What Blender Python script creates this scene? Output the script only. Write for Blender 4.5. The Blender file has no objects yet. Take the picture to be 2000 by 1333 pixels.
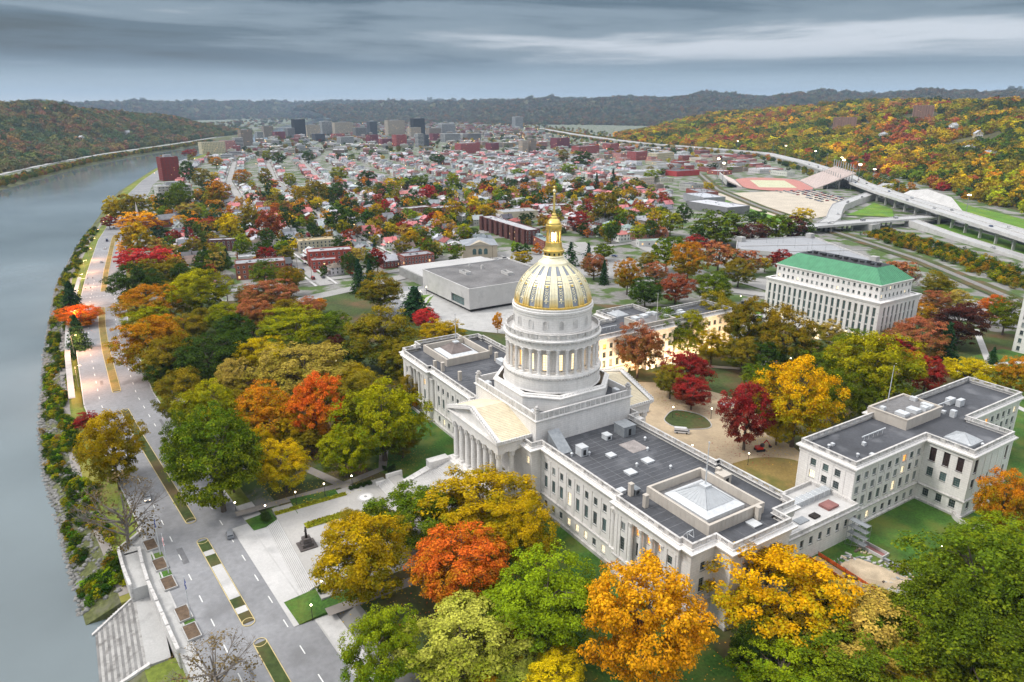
import bpy, math, random
import numpy as np
from mathutils import Matrix, Vector
R = math.radians
S = bpy.context.scene
COL = S.collection
# ---------------------------------------------------------------- camera
cam = bpy.data.cameras.new('camera'); camo = bpy.data.objects.new('camera', cam); COL.objects.link(camo)
cam.sensor_width = 36.0; cam.lens = 24.75; cam.clip_start = 1.0; cam.clip_end = 40000
yaw, pitch, roll = R(148.14), R(18.37), R(-0.2)
fw = Vector((math.cos(pitch)*math.cos(yaw), math.cos(pitch)*math.sin(yaw), -math.sin(pitch)))
rt = Vector((math.sin(yaw), -math.cos(yaw), 0)); up = rt.cross(fw)
rt, up = rt*math.cos(roll)+up*math.sin(roll), up*math.cos(roll)-rt*math.sin(roll)
camo.matrix_world = Matrix(((rt.x, up.x, -fw.x, 173.24), (rt.y, up.y, -fw.y, -122.64), (rt.z, up.z, -fw.z, 115.59), (0, 0, 0, 1)))
S.camera = camo
# ---------------------------------------------------------------- sky
W = bpy.data.worlds.new('World'); S.world = W; W.use_nodes = True
nt = W.node_tree; nt.nodes.clear(); N = nt.nodes.new; L = nt.links.new
def wmath(op, a, b=None, c=None):
    n = N('ShaderNodeMath'); n.operation = op
    for i, v in enumerate((a, b, c)):
        if v is None: continue
        if isinstance(v, (int, float)): n.inputs[i].default_value = v
        else: L(v, n.inputs[i])
    return n.outputs[0]
def ramp(nt, fac, stops, interp='EASE'):
    n = nt.nodes.new('ShaderNodeValToRGB'); n.color_ramp.interpolation = interp
    e = n.color_ramp.elements
    while len(e) < len(stops): e.new(0.5)
    for k, (p, c) in zip(e, stops): k.position = p; k.color = tuple(c)+(1,) if len(c) == 3 else c
    nt.links.new(fac, n.inputs[0]); return n.outputs[0]
SUN_EL, SUN_AZ = R(48), R(-118)      # direction towards the sun: azimuth from +X
sky = N('ShaderNodeTexSky'); sky.sky_type = 'NISHITA'; sky.sun_disc = False
sky.sun_elevation = SUN_EL; sky.sun_rotation = R(90)-SUN_AZ; sky.air_density = 1.4; sky.dust_density = 2.0
tc = N('ShaderNodeTexCoord'); sep = N('ShaderNodeSeparateXYZ'); L(tc.outputs['Generated'], sep.inputs[0])
z = wmath('MAXIMUM', sep.outputs[2], 0.0)
az = wmath('ARCTAN2', sep.outputs[1], wmath('MULTIPLY', sep.outputs[0], -1.0))
def cloud(sa, se, off, detail, dist, rough=0.55):
    cmb = N('ShaderNodeCombineXYZ'); L(wmath('MULTIPLY', az, sa), cmb.inputs[0])
    e = wmath('POWER', z, 0.72); L(wmath('ADD', wmath('MULTIPLY', e, se), wmath('MULTIPLY', az, 0.35)), cmb.inputs[1]); cmb.inputs[2].default_value = off
    n = N('ShaderNodeTexNoise'); n.inputs['Scale'].default_value = 1.0; n.inputs['Detail'].default_value = detail
    n.inputs['Roughness'].default_value = rough; n.inputs['Distortion'].default_value = dist
    L(cmb.outputs[0], n.inputs['Vector']); return n.outputs[0]
c1 = cloud(1.9, 15.0, 3.4, 7, 0.35); c2 = cloud(0.9, 5.5, 1.7, 4, 0.2)
cmix = wmath('ADD', wmath('MULTIPLY', c1, 0.62), wmath('MULTIPLY', c2, 0.38))
K = 10.0   # cloud radiance x background strength 0.1
def kc(*c): return tuple(v*K for v in c)
ccol = ramp(nt, cmix, [(0.38, kc(.020, .034, .052)), (0.455, kc(.048, .080, .118)), (0.535, kc(.135, .180, .228)), (0.65, kc(.40, .43, .48))])
hor = ramp(nt, z, [(0.0, kc(.46, .50, .53)), (0.02, kc(.30, .385, .46)), (0.07, kc(.075, .135, .205))])
mx = N('ShaderNodeMixRGB'); L(ramp(nt, z, [(0.0, (0, 0, 0)), (0.03, (.2, .2, .2)), (0.075, (1, 1, 1))]), mx.inputs[0]); L(hor, mx.inputs[1]); L(ccol, mx.inputs[2])
# an overcast layer is brighter overhead than at the skyline
zen = N('ShaderNodeMixRGB'); L(ramp(nt, z, [(0.16, (0, 0, 0)), (0.75, (1, 1, 1))]), zen.inputs[0]); L(mx.outputs[0], zen.inputs[1]); zen.inputs[2].default_value = kc(1.05, 1.05, 1.06)+(1,)
fin = N('ShaderNodeMixRGB'); fin.inputs[0].default_value = 0.9; L(sky.outputs[0], fin.inputs[1]); L(zen.outputs[0], fin.inputs[2])
bg = N('ShaderNodeBackground'); bg.inputs[1].default_value = 0.1; L(fin.outputs[0], bg.inputs[0])
wo = N('ShaderNodeOutputWorld'); L(bg.outputs[0], wo.inputs[0])
# ---------------------------------------------------------------- sun behind the cloud
sl = bpy.data.lights.new('sun', 'SUN'); so = bpy.data.objects.new('sun', sl); COL.objects.link(so)
sl.energy = 1.5; sl.angle = R(13); sl.color = (1, .95, .885)
sd = Vector((math.cos(SUN_EL)*math.cos(SUN_AZ), math.cos(SUN_EL)*math.sin(SUN_AZ), math.sin(SUN_EL)))
so.rotation_euler = sd.to_track_quat('Z', 'Y').to_euler()
S.view_settings.view_transform = 'Standard'; S.view_settings.look = 'None'; S.view_settings.gamma = 1; S.view_settings.exposure = 0.72
HAZE = 4.8e-5
S.view_settings.use_curve_mapping = False
cy = S.cycles; cy.use_denoising = True; cy.max_bounces = 5; cy.diffuse_bounces = 3; cy.glossy_bounces = 2; cy.transmission_bounces = 3
cy.transparent_max_bounces = 4; cy.volume_bounces = 0; cy.caustics_reflective = False; cy.caustics_refractive = False; cy.use_adaptive_sampling = True; cy.adaptive_threshold = 0.02
# ---------------------------------------------------------------- helpers
class MB:
    def __init__(s): s.v = []; s.f = []; s.m = []
    def face(s, pts, m=0):
        b = len(s.v); s.v += [tuple(p) for p in pts]; s.f.append(tuple(range(b, b+len(pts)))); s.m.append(m)
    def box(s, x0, x1, y0, y1, z0, z1, m=0, bottom=False):
        b = len(s.v); s.v += [(x0,y0,z0),(x1,y0,z0),(x1,y1,z0),(x0,y1,z0),(x0,y0,z1),(x1,y0,z1),(x1,y1,z1),(x0,y1,z1)]
        fs = [(0,1,5,4),(1,2,6,5),(2,3,7,6),(3,0,4,7),(4,5,6,7)]+([(3,2,1,0)] if bottom else [])
        s.f += [tuple(b+i for i in f) for f in fs]; s.m += [m]*len(fs)
    def obox(s, c, ang, lx, ly, z0, z1, m=0):
        ca, sa = math.cos(ang), math.sin(ang)
        pts = [(c[0]+ca*x-sa*y, c[1]+sa*x+ca*y) for x, y in ((-lx/2,-ly/2),(lx/2,-ly/2),(lx/2,ly/2),(-lx/2,ly/2))]
        s.prism(pts, z0, z1, m)
    def prism(s, poly, z0, z1, m=0, mtop=None, cap=True):
        n = len(poly); b = len(s.v)
        zz0 = z0 if hasattr(z0, '__len__') else [z0]*n; zz1 = z1 if hasattr(z1, '__len__') else [z1]*n
        s.v += [(x, y, q) for (x, y), q in zip(poly, zz0)]+[(x, y, q) for (x, y), q in zip(poly, zz1)]
        for i in range(n): j = (i+1) % n; s.f.append((b+i, b+j, b+n+j, b+n+i)); s.m.append(m)
        if cap: s.f.append(tuple(b+n+i for i in range(n))); s.m.append(m if mtop is None else mtop)
    def loft(s, rings, m=0, cap0=False, cap1=False, closed=True):
        n = len(rings[0]); b = len(s.v)
        for r in rings: s.v += [tuple(p) for p in r]
        for k in range(len(rings)-1):
            for i in range(n if closed else n-1):
                j = (i+1) % n; s.f.append((b+k*n+i, b+k*n+j, b+(k+1)*n+j, b+(k+1)*n+i)); s.m.append(m)
        if cap0: s.f.append(tuple(b+i for i in reversed(range(n)))); s.m.append(m)
        if cap1: s.f.append(tuple(b+(len(rings)-1)*n+i for i in range(n))); s.m.append(m)
    def lathe(s, prof, n=32, c=(0, 0), m=0, cap=True, a0=0.0):
        s.loft([[(c[0]+r*math.cos(a0+2*math.pi*i/n), c[1]+r*math.sin(a0+2*math.pi*i/n), zz) for i in range(n)] for r, zz in prof], m, False, cap)
    def tube(s, p, q, r0, r1=None, n=6, m=0, cap=True):
        r1 = r0 if r1 is None else r1; p = Vector(p); q = Vector(q); d = (q-p).normalized()
        a = d.orthogonal().normalized(); e = d.cross(a)
        s.loft([[c+(a*math.cos(t)+e*math.sin(t))*r for t in (2*math.pi*i/n for i in range(n))] for c, r in ((p, r0), (q, r1))], m, False, cap)
    def ring(s, poly, prof, m=0):      # sweep an (offset, z) profile round a closed outline
        s.loft([[(x, y, zz) for x, y in offset(poly, o)] for o, zz in prof], m)
    def mesh(s, name, mats, smooth=False):
        me = bpy.data.meshes.new(name); me.from_pydata(s.v, [], s.f)
        for mt in (mats if isinstance(mats, (list, tuple)) else [mats]): me.materials.append(mt)
        if any(s.m): me.polygons.foreach_set('material_index', s.m)
        if smooth: me.polygons.foreach_set('use_smooth', [True]*len(s.f))
        me.update(); return me
    def build(s, name, mats, parent=None, smooth=False, **k):
        return put(name, s.mesh(name, mats, smooth), parent, **k)
def offset(poly, o):
    n = len(poly); out = []
    for i in range(n):
        p0, p1, p2 = poly[i-1], poly[i], poly[(i+1) % n]
        d1 = Vector((p1[0]-p0[0], p1[1]-p0[1])).normalized(); d2 = Vector((p2[0]-p1[0], p2[1]-p1[1])).normalized()
        n1 = Vector((d1.y, -d1.x)); n2 = Vector((d2.y, -d2.x)); k = o/max(0.25, 1+n1.dot(n2))
        out.append((p1[0]+(n1.x+n2.x)*k, p1[1]+(n1.y+n2.y)*k))
    return out
def put(name, me, parent=None, loc=None, rot=0, scale=None, label=None, cat=None, group=None, kind=None, color=None):
    o = bpy.data.objects.new(name, me); COL.objects.link(o)
    if parent is not None: o.parent = parent
    if loc is not None: o.location = loc
    if rot: o.rotation_euler = (0, 0, rot)
    if scale is not None: o.scale = scale if hasattr(scale, '__len__') else (scale,)*3
    if label: o['label'] = label
    if cat: o['category'] = cat
    if group: o['group'] = group
    if kind: o['kind'] = kind
    if color is not None: o.color = tuple(color)+(1,)
    return o
def empty(name, loc=(0, 0, 0), rot=0, **k): return put(name, None, None, loc, rot, **k)
def tree_copy(o, parent=None):
    c = o.copy(); COL.objects.link(c); c.parent = parent
    for ch in list(o.children): tree_copy(ch, c)
    return c
# ---------------------------------------------------------------- materials
MATS = {}
def mat(name, col, rough=.8, var=.12, scale=.5, fine=0., bump=0., metal=0., emit=None, estr=0., obj=False, stain=None, streak=0., spec=.3):
    m = bpy.data.materials.new(name); m.use_nodes = True; MATS[name] = m
    t = m.node_tree; b = t.nodes['Principled BSDF']; nn = t.nodes.new; ll = t.links.new
    b.inputs['Roughness'].default_value = rough; b.inputs['Metallic'].default_value = metal; b.inputs['Specular IOR Level'].default_value = spec
    geo = nn('ShaderNodeNewGeometry')
    if obj:
        oi = nn('ShaderNodeObjectInfo'); src = oi.outputs['Color']
    else:
        rgb = nn('ShaderNodeRGB'); rgb.outputs[0].default_value = tuple(col)+(1,); src = rgb.outputs[0]
    def noise(sc, det=4, squash=None):
        n = nn('ShaderNodeTexNoise'); n.inputs['Scale'].default_value = sc; n.inputs['Detail'].default_value = det
        if squash:
            mp = nn('ShaderNodeMapping'); mp.inputs['Scale'].default_value = squash; ll(geo.outputs['Position'], mp.inputs[0]); ll(mp.outputs[0], n.inputs['Vector'])
        else: ll(geo.outputs['Position'], n.inputs['Vector'])
        return n.outputs[0]
    def scaled(src, fac, lo, hi):
        mr = nn('ShaderNodeMapRange'); ll(fac, mr.inputs[0]); mr.inputs[1].default_value = .3; mr.inputs[2].default_value = .7
        mr.inputs[3].default_value = lo; mr.inputs[4].default_value = hi
        mu = nn('ShaderNodeMixRGB'); mu.blend_type = 'MULTIPLY'; mu.inputs[0].default_value = 1
        ll(src, mu.inputs[1]); ll(mr.outputs[0], mu.inputs[2]); return mu.outputs[0]
    if var: src = scaled(src, noise(scale, 5), 1-var, 1+var)
    if fine: src = scaled(src, noise(scale*14, 2), 1-fine, 1+fine)
    if streak: src = scaled(src, noise(1.0, 4, (.9, .9, .07)), 1-streak, 1.0)
    if stain:
        mx = nn('ShaderNodeMixRGB'); ll(ramp(t, noise(stain[1], 6), [(stain[2], (0, 0, 0)), (stain[3], (1, 1, 1))], 'LINEAR'), mx.inputs[0])
        ll(src, mx.inputs[1]); mx.inputs[2].default_value = tuple(stain[0])+(1,); src = mx.outputs[0]
    ll(src, b.inputs['Base Color'])
    if bump:
        bp = nn('ShaderNodeBump'); bp.inputs['Strength'].default_value = bump; bp.inputs['Distance'].default_value = .1
        ll(noise(scale*10, 3), bp.inputs['Height']); ll(bp.outputs[0], b.inputs['Normal'])
    if emit:
        b.inputs['Emission Color'].default_value = tuple(emit)+(1,); b.inputs['Emission Strength'].default_value = estr
        if estr < 12: m.cycles.emission_sampling = 'NONE'
    m['src'] = 0
    return m
STONE = mat('limestone', (.82, .797, .775), .75, .05, .12, .04, .15, streak=.10, stain=((.52, .505, .49), .55, .64, .84))
STONE_OLD = mat('weathered_limestone', (.64, .62, .60), .85, .13, .3, .08, .2, streak=.25, stain=((.30, .29, .28), .8, .54, .76))
TRIM = mat('trim_stone', (.74, .725, .715), .7, .06, .2, .04)
ROOFBLK = mat('roof_membrane', (.075, .078, .088), .75, .25, .09, .10, stain=((.17, .175, .19), .11, .55, .75))
ROOFGRY = mat('roof_gravel', (.17, .165, .165), .9, .25, .08, .15)
TILE = mat('cream_roof_tile', (.72, .63, .46), .7, .10, .6, .06)
GOLD = mat('gold_leaf', (.95, .69, .21), .32, .08, .6, metal=.85)
GOLDPALE = mat('pale_gold_leaf', (.93, .85, .60), .42, .08, .8, metal=.35)
SLATE = mat('dome_lead', (.29, .32, .37), .5, .1, .5)
GLASS = mat('window_glass', (.035, .05, .055), .12, .5, .35, spec=.6)
GLASSG = mat('green_window_glass', (.07, .12, .12), .15, .5, .4, spec=.6)
BLIND = mat('window_blind', (.30, .33, .33), .5, .25, .8)
BRONZE = mat('bronze_window', (.045, .03, .03), .45, .2, 2)
LIT = mat('lit_window', (.9, .6, .25), .5, .3, .5, emit=(1, .62, .20), estr=1.1)
LITW = mat('lit_window_pale', (.9, .8, .55), .5, .2, .5, emit=(1, .80, .50), estr=.85)
LITO = mat('lit_window_orange', (.9, .4, .1), .5, .3, .5, emit=(1, .40, .06), estr=1.2)
FRAME = mat('window_frame', (.20, .22, .21), .5, .1, 1)
FRAMEW = mat('window_frame_pale', (.55, .56, .55), .5, .1, 1)
METAL = mat('white_metal', (.62, .64, .66), .4, .1, 1, metal=.2)
DARK = mat('dark_metal', (.03, .03, .032), .45, .1, 1)
GREYM = mat('grey_metal', (.30, .32, .34), .45, .15, 1, metal=.4)
PANEL = mat('roof_screen_panel', (.55, .50, .44), .7, .07, .4, streak=.14)
SKYL = mat('skylight_glass', (.42, .44, .46), .3, .08, .8)
CONC = mat('concrete', (.42, .415, .405), .85, .10, .15, .06, stain=((.27, .265, .26), .25, .55, .8))
CONCL = mat('pale_concrete', (.52, .51, .50), .85, .09, .12, .05, stain=((.36, .355, .35), .18, .55, .8))
PAVE = mat('plaza_stone', (.42, .405, .385), .8, .10, .10, .06, stain=((.38, .365, .35), .2, .52, .75))
ASPH = mat('asphalt', (.255, .257, .268), .85, .16, .05, .09, stain=((.17, .17, .175), .11, .58, .78))
ASPHD = mat('dark_asphalt', (.105, .105, .11), .85, .15, .08, .1)
STREETM = mat('street_paving', (.33, .322, .312), .85, .12, .05, .06)
PAINT = mat('white_road_paint', (.72, .72, .70), .6, .15, .6)
PAINTY = mat('yellow_kerb_paint', (.62, .50, .24), .6, .15, .6)
KERB = mat('kerb_concrete', (.46, .45, .44), .8, .1, .4)
REDBR = mat('red_paver', (.26, .12, .11), .8, .2, .5)
GRASS = mat('lawn', (.052, .128, .018), .9, .38, .11, .32, .6, stain=((.135, .155, .03), .13, .47, .72))
GRASSB = mat('bright_lawn', (.10, .21, .022), .9, .25, .05, .2, .5, stain=((.20, .26, .03), .04, .5, .75))
GRASSD = mat('dry_grass', (.24, .17, .055), .95, .25, .08, .15, .5, stain=((.12, .13, .03), .1, .5, .7))
PARK = mat('park_ground', (.055, .08, .022), .95, .3, .05, .25, .5, stain=((.13, .085, .04), .045, .46, .62))
LITTER = mat('leaf_litter', (.105, .066, .036), .95, .3, .1, .3, .5, stain=((.10, .10, .03), .06, .55, .75))
DIRT = mat('courtyard_dirt', (.46, .36, .24), .95, .13, .06, .08, .3, stain=((.33, .26, .18), .09, .5, .75))
CITYG = mat('city_ground', (.235, .228, .215), .95, .25, .02, .15, 0, stain=((.075, .12, .03), .055, .47, .55))
BANKM = mat('bank_soil', (.10, .11, .04), .95, .35, .08, .3, .5, stain=((.16, .15, .12), .15, .5, .7))
BANKG = mat('bank_grass', (.15, .19, .03), .95, .25, .06, .25, .5, stain=((.25, .22, .05), .05, .5, .7))
ROCK = mat('riprap_rock', (.22, .215, .205), .9, .25, .6, .2)
HILLG = mat('forest_floor', (.09, .085, .035), .95, .3, .02, .3)
RUST = mat('bronze_statue', (.035, .028, .024), .45, .2, 1, metal=.5)
WOODP = mat('utility_wood', (.13, .10, .075), .85, .2, 1)
GLOBE = mat('lit_lamp', (1, .95, .8), .5, 0, 1, emit=(1, .86, .58), estr=9)
GLOBEO = mat('lit_sodium_lamp', (1, .7, .4), .5, 0, 1, emit=(1, .55, .20), estr=9)
BED = mat('flower_bed', (.33, .34, .02), .9, .35, 1.2, .3, .5)
HEDGE = mat('hedge_green', (.03, .06, .012), .9, .4, 1.5, .3, .5)
# ashlar joints of the limestone
t = STONE.node_tree; bs = t.nodes['Principled BSDF']; src = bs.inputs['Base Color'].links[0].from_socket; ge = t.nodes.new('ShaderNodeNewGeometry'); sp = t.nodes.new('ShaderNodeSeparateXYZ'); cb_ = t.nodes.new('ShaderNodeCombineXYZ'); ad = t.nodes.new('ShaderNodeMath')
t.links.new(ge.outputs['Position'], sp.inputs[0]); t.links.new(sp.outputs[0], ad.inputs[0]); t.links.new(sp.outputs[1], ad.inputs[1]); t.links.new(ad.outputs[0], cb_.inputs[0]); t.links.new(sp.outputs[2], cb_.inputs[1])
bt = t.nodes.new('ShaderNodeTexBrick'); bt.inputs['Scale'].default_value = 1; bt.inputs['Brick Width'].default_value = 1.5; bt.inputs['Row Height'].default_value = .72; bt.inputs['Mortar Size'].default_value = .035; bt.inputs['Mortar Smooth'].default_value = .3
bt.inputs['Color1'].default_value = (1, 1, 1, 1); bt.inputs['Color2'].default_value = (.93, .93, .925, 1); bt.inputs['Mortar'].default_value = (.72, .71, .70, 1); t.links.new(cb_.outputs[0], bt.inputs['Vector'])
mu = t.nodes.new('ShaderNodeMixRGB'); mu.blend_type = 'MULTIPLY'; mu.inputs[0].default_value = .8; t.links.new(src, mu.inputs[1]); t.links.new(bt.outputs['Color'], mu.inputs[2]); t.links.new(mu.outputs[0], bs.inputs['Base Color'])
# ---------------------------------------------------------------- ground and river
RX = np.array([-14000, -6400, -5300, -4500, -3300, -2649, -2200, -1745, -1575, -1114, -840, -616, -435, -263, -146, -105, -68, -33, 14, 330.])
RY = np.array([5200, 2030, 1530, 1250, 800, 500, 290, 115, 47, -54, -93, -123, -141.6, -148, -149, -147, -143, -140, -135.5, -112])
FX = np.array([-14000, -6400, -5300, -4500, -3300, -2649, -2433, -2045, -1772, -1512, -1246, -800, -400, 330])
FY = np.array([4900, 1740, 1300, 1040, 600, 329, 230, 40, -64, -141, -212, -290, -335, -330.])
yr = lambda x: float(np.interp(x, RX, RY)); yf = lambda x: float(np.interp(x, FX, FY))
DK = [(-5, -12), (0, -9.2), (9, -5.7), (17, -5.45), (24, -1.62), (50, -1.6), (54, -.08), (64, -.05), (120, -.05)]
def ss(a, b, x): t = min(1, max(0, (x-a)/(b-a))); return t*t*(3-2*t)
def zg(x, y):
    d = y-yr(x)
    if -8.9 < x < 19.4 and d < 19: return -11.5
    zz = float(np.interp(d, [k[0] for k in DK], [k[1] for k in DK])) if d > -5 else -12.
    return zz-2.0*ss(66, 75, x)*ss(19, 28, y)*(1-ss(200, 240, y)) if d > 60 else zz
xs = np.concatenate([np.arange(330, 90, -20), np.arange(90, 40, -3), [40, 30, 20, 19.5, 19.3, 10, 0, -8.8, -9.0, -10, -20, -30, -40, -50], np.arange(-60, -700, -20), np.arange(-700, -2600, -60), np.arange(-2600, -7000, -250), [-7000, -9000, -14000]])
rows = []
for x in xs:
    a, f = yr(x), yf(x); row = [(f-9000, 0), (f-400, 0), (f-45, -.5), (f-20, -3), (f, -9.2), (f+8, -13), ((a+f)/2, -14)]
    row += [(a+d, zz if d > 19 else min(zz, zg(x, a+d))) for d, zz in DK]
    for d in (140, 148, 152, 156, 160, 164, 168, 174, 180, 185, 190, 200, 220, 250, 300, 340, 370, 400, 600, 1000, 3000, 9000): row.append((a+d, zg(x, a+d)-(.3 if d > 130 else .06)))
    rows.append([(x, y, q) for y, q in row])
g = MB(); g.loft(rows, closed=False); g.f = [f[::-1] for f in g.f]
go = g.build('ground', [CITYG, BANKM, BANKG], kind='structure')
n = len(rows[0])-1
go.data.polygons.foreach_set('material_index', [(1 if c in (6, 7, 8) or 2 <= c <= 5 else 2 if c in (9, 10, 11) else 0) for r in range(len(rows)-1) for c in range(n)])
wm = mat('river_water', (.155, .192, .205), .035, .22, .009, spec=.5)
t = wm.node_tree; b = t.nodes['Principled BSDF']; bp = t.nodes.new('ShaderNodeBump'); nz = t.nodes.new('ShaderNodeTexNoise'); nz.inputs['Scale'].default_value = .35; nz.inputs['Detail'].default_value = 4
gg = t.nodes.new('ShaderNodeNewGeometry'); t.links.new(gg.outputs['Position'], nz.inputs['Vector']); t.links.new(nz.outputs[0], bp.inputs['Height']); bp.inputs['Strength'].default_value = .07; bp.inputs['Distance'].default_value = .5
t.links.new(bp.outputs[0], b.inputs['Normal'])
w = MB()
for i in range(len(xs)-1):
    a, c = xs[i], xs[i+1]; w.face([(a, yf(a)-14, -9), (c, yf(c)-14, -9), (c, yr(c)+5, -9), (a, yr(a)+5, -9)][::-1])
w.build('river_water', wm, kind='structure')
def sheet(name, poly, zz, m, kind='structure', **k):
    q = MB(); 
    if callable(zz): q.face([(x, y, zz(x, y)) for x, y in poly])
    else: q.face([(x, y, zz) for x, y in poly])
    o = q.build(name, m, kind=kind, **k)
    if o.data.polygons[0].normal.z < 0: o.data.flip_normals()
    return o
def soft(P, n=3):
    for _ in range(n): P = [q for a, c in zip(P, P[1:]+P[:1]) for q in ((a[0]*.75+c[0]*.25, a[1]*.75+c[1]*.25), (a[0]*.25+c[0]*.75, a[1]*.25+c[1]*.75))]
    return P
def strip(mb, pts, w0, w1, zz, m=0, mat_i=None):
    """a ribbon between two offsets (metres to the left of travel) of a polyline"""
    P = [Vector(p[:2]) for p in pts]; rw = []
    for i, q in enumerate(P):
        d = (P[min(i+1, len(P)-1)]-P[max(i-1, 0)]).normalized(); nn = Vector((-d.y, d.x)); zc = zz if not callable(zz) else zz(q.x, q.y)
        if len(pts[i]) > 2: zc = pts[i][2]
        rw.append(((q.x+nn.x*w0, q.y+nn.y*w0, zc), (q.x+nn.x*w1, q.y+nn.y*w1, zc)))
    for a, c in zip(rw, rw[1:]):
        f = [a[0], a[1], c[1], c[0]]
        nz_ = (Vector(f[1])-Vector(f[0])).cross(Vector(f[2])-Vector(f[0])).z
        mb.face(f if nz_ > 0 else f[::-1], m)
def dense(pts, step=12):
    out = []
    for a, c in zip(pts, pts[1:]):
        k = max(1, int(math.dist(a, c)/step)); out += [tuple(p+(q-p)*i/k for p, q in zip(a, c)) for i in range(k)]
    return out+[pts[-1]]
# the park: lawns, leaf litter, courtyard
sheet('lawn', [(150, -72), (60, -76), (30, -79)]+[(x, yr(x)+55.5) for x in (20, 0, -20, -33, -50, -68, -105, -146, -200, -263, -300)]+[(-262, 35), (-240, 52), (-150, 150), (-110, 200), (-60, 262), (30, 300), (60, 300), (60, 18), (150, 18)], -.02, PARK)
q = MB()
for i in range(12):
    xa, xb = 64+i, 65+i
q = MB(); rws = [[(x, y, zg(x, y)+.012) for y in (18.05, 19, 20.5, 22, 23.5, 25, 26.5, 28, 42, 120, 200, 220, 240, 300)] for x in list(np.linspace(60, 78, 19))+[100, 150]]
q.loft(rws, closed=False); o = q.build('lawn', GRASS, kind='structure')
if o.data.polygons[0].normal.z < 0: o.data.flip_normals()
sheet('lawn', [(20, -17), (20, -50), (100, -60), (100, -17)], -.014, GRASS)
sheet('lawn', [(-20, -17.5), (-20, -46), (-34, -52), (-70, -52), (-84, -17.5)], -.014, GRASS)
sheet('lawn', [(-25, -52.5), (-33, -58), (-60, -70), (-140, -88), (-150, -60), (-70, -53)], -.012, LITTER)
sheet('courtyard_ground', soft([(-52, 10), (-52, 60), (-40, 86), (-14, 100), (6, 98), (22, 84), (38, 82), (52, 70), (56, 50), (54, 10)]), -.010, DIRT)
sheet('lawn', soft([(33, 36), (54, 34), (57, 62), (44, 78), (32, 68), (30, 52)]), -.006, GRASSD)
ISL = [(-3+9*math.cos(t)*(1+.12*math.sin(3*t)), 66.5+8.2*math.sin(t)) for t in np.linspace(0, 2*math.pi, 29)[:-1]]
sheet('lawn', ISL, -.002, PARK)
sheet('lawn', [(14, 100), (34, 86), (50, 88), (52, 140), (10, 160), (-30, 140), (-20, 104)], -.006, PARK)
k = MB(); k.ring(ISL, [(.3, -.02), (.3, .2), (0, .2), (0, -.02)]); k.build('courtyard_kerb', KERB, kind='structure')
# ---------------------------------------------------------------- boulevard
ROADC = [(330, -78), (180, -85.5), (60, -99.8), (20, -103.2), (-33, -107.8), (-77, -112.3), (-110, -115.6), (-150, -118.8), (-226, -119.4), (-277, -118.4), (-330, -115.7), (-430, -107.8), (-589, -92.5), (-720, -74), (-850, -56), (-1000, -34), (-1200, 2), (-1500, 68), (-1750, 150)]
RC = dense(ROADC, 10)
q = MB(); strip(q, RC, -13.0, 12.5, -1.6+.03); q.build('boulevard', ASPH, kind='structure')
q = MB()
for w0, w1 in ((-13.4, -13.0), (12.5, 12.9)):
    P = [Vector(p) for p in RC]
    for a, c in zip(P, P[1:]):
        d = (c-a).normalized(); nn = Vector((-d.y, d.x)); pl = [a+nn*w0, c+nn*w0, c+nn*w1, a+nn*w1]
        q.prism([(p.x, p.y) for p in pl][::-1] if w1 > w0 else pl, -1.65, -1.45)
q.build('kerb', KERB, kind='structure')
q = MB(); P = [p for p in RC if p[0] > -420]
def dash(q, pts, off, on, gap, wd, zz):
    acc = 0; 
    for a, c in zip(pts, pts[1:]):
        a, c = Vector(a), Vector(c); ln = (c-a).length; d = (c-a)/ln; nn = Vector((-d.y, d.x)); s0 = 0
        while s0 < ln:
            ph = acc % (on+gap)
            if ph < on:
                s1 = min(ln, s0+on-ph)
                f = [a+d*s0+nn*(off-wd/2), a+d*s1+nn*(off-wd/2), a+d*s1+nn*(off+wd/2), a+d*s0+nn*(off+wd/2)]
                q.face([(v.x, v.y, zz) for v in f])
            else: s1 = min(ln, s0+on+gap-ph)
            acc += s1-s0+1e-6; s0 = s1+1e-6
dash(q, P, 6.9, 3.2, 7.6, .26, -1.562); dash(q, P, -7.0, 3.2, 7.6, .26, -1.562)
for xx in (-352, -384):
    yc = float(np.interp(xx, [p[0] for p in ROADC][::-1], [p[1] for p in ROADC][::-1]))
    for j in range(12): q.box(xx-.3, xx+.3, yc-12+j*2, yc-11+j*2, -1.6, -1.560)
q.build('lane_markings', PAINT, kind='structure')
def along(pts, x0, x1): return [(x, float(np.interp(x, [p[0] for p in pts][::-1], [p[1] for p in pts][::-1]))) for x in np.linspace(x0, x1, max(2, int(abs(x1-x0)/8)))]
MED = [(-20, 21.5, 'concrete-and-turf'), (30, 95, 'turf'), (-135, -33, 'turf'), (-318, -160, 'turf'), (-610, -366, 'turf')]
MLAB = ['paved median island with turf patches opposite the statue plaza', 'grassed median island at the bottom edge of the boulevard', 'long grassed median island opposite the dense park trees', 'narrow grassed median island by the orange park trees', 'farthest grassed median island leading to the river bend']
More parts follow.
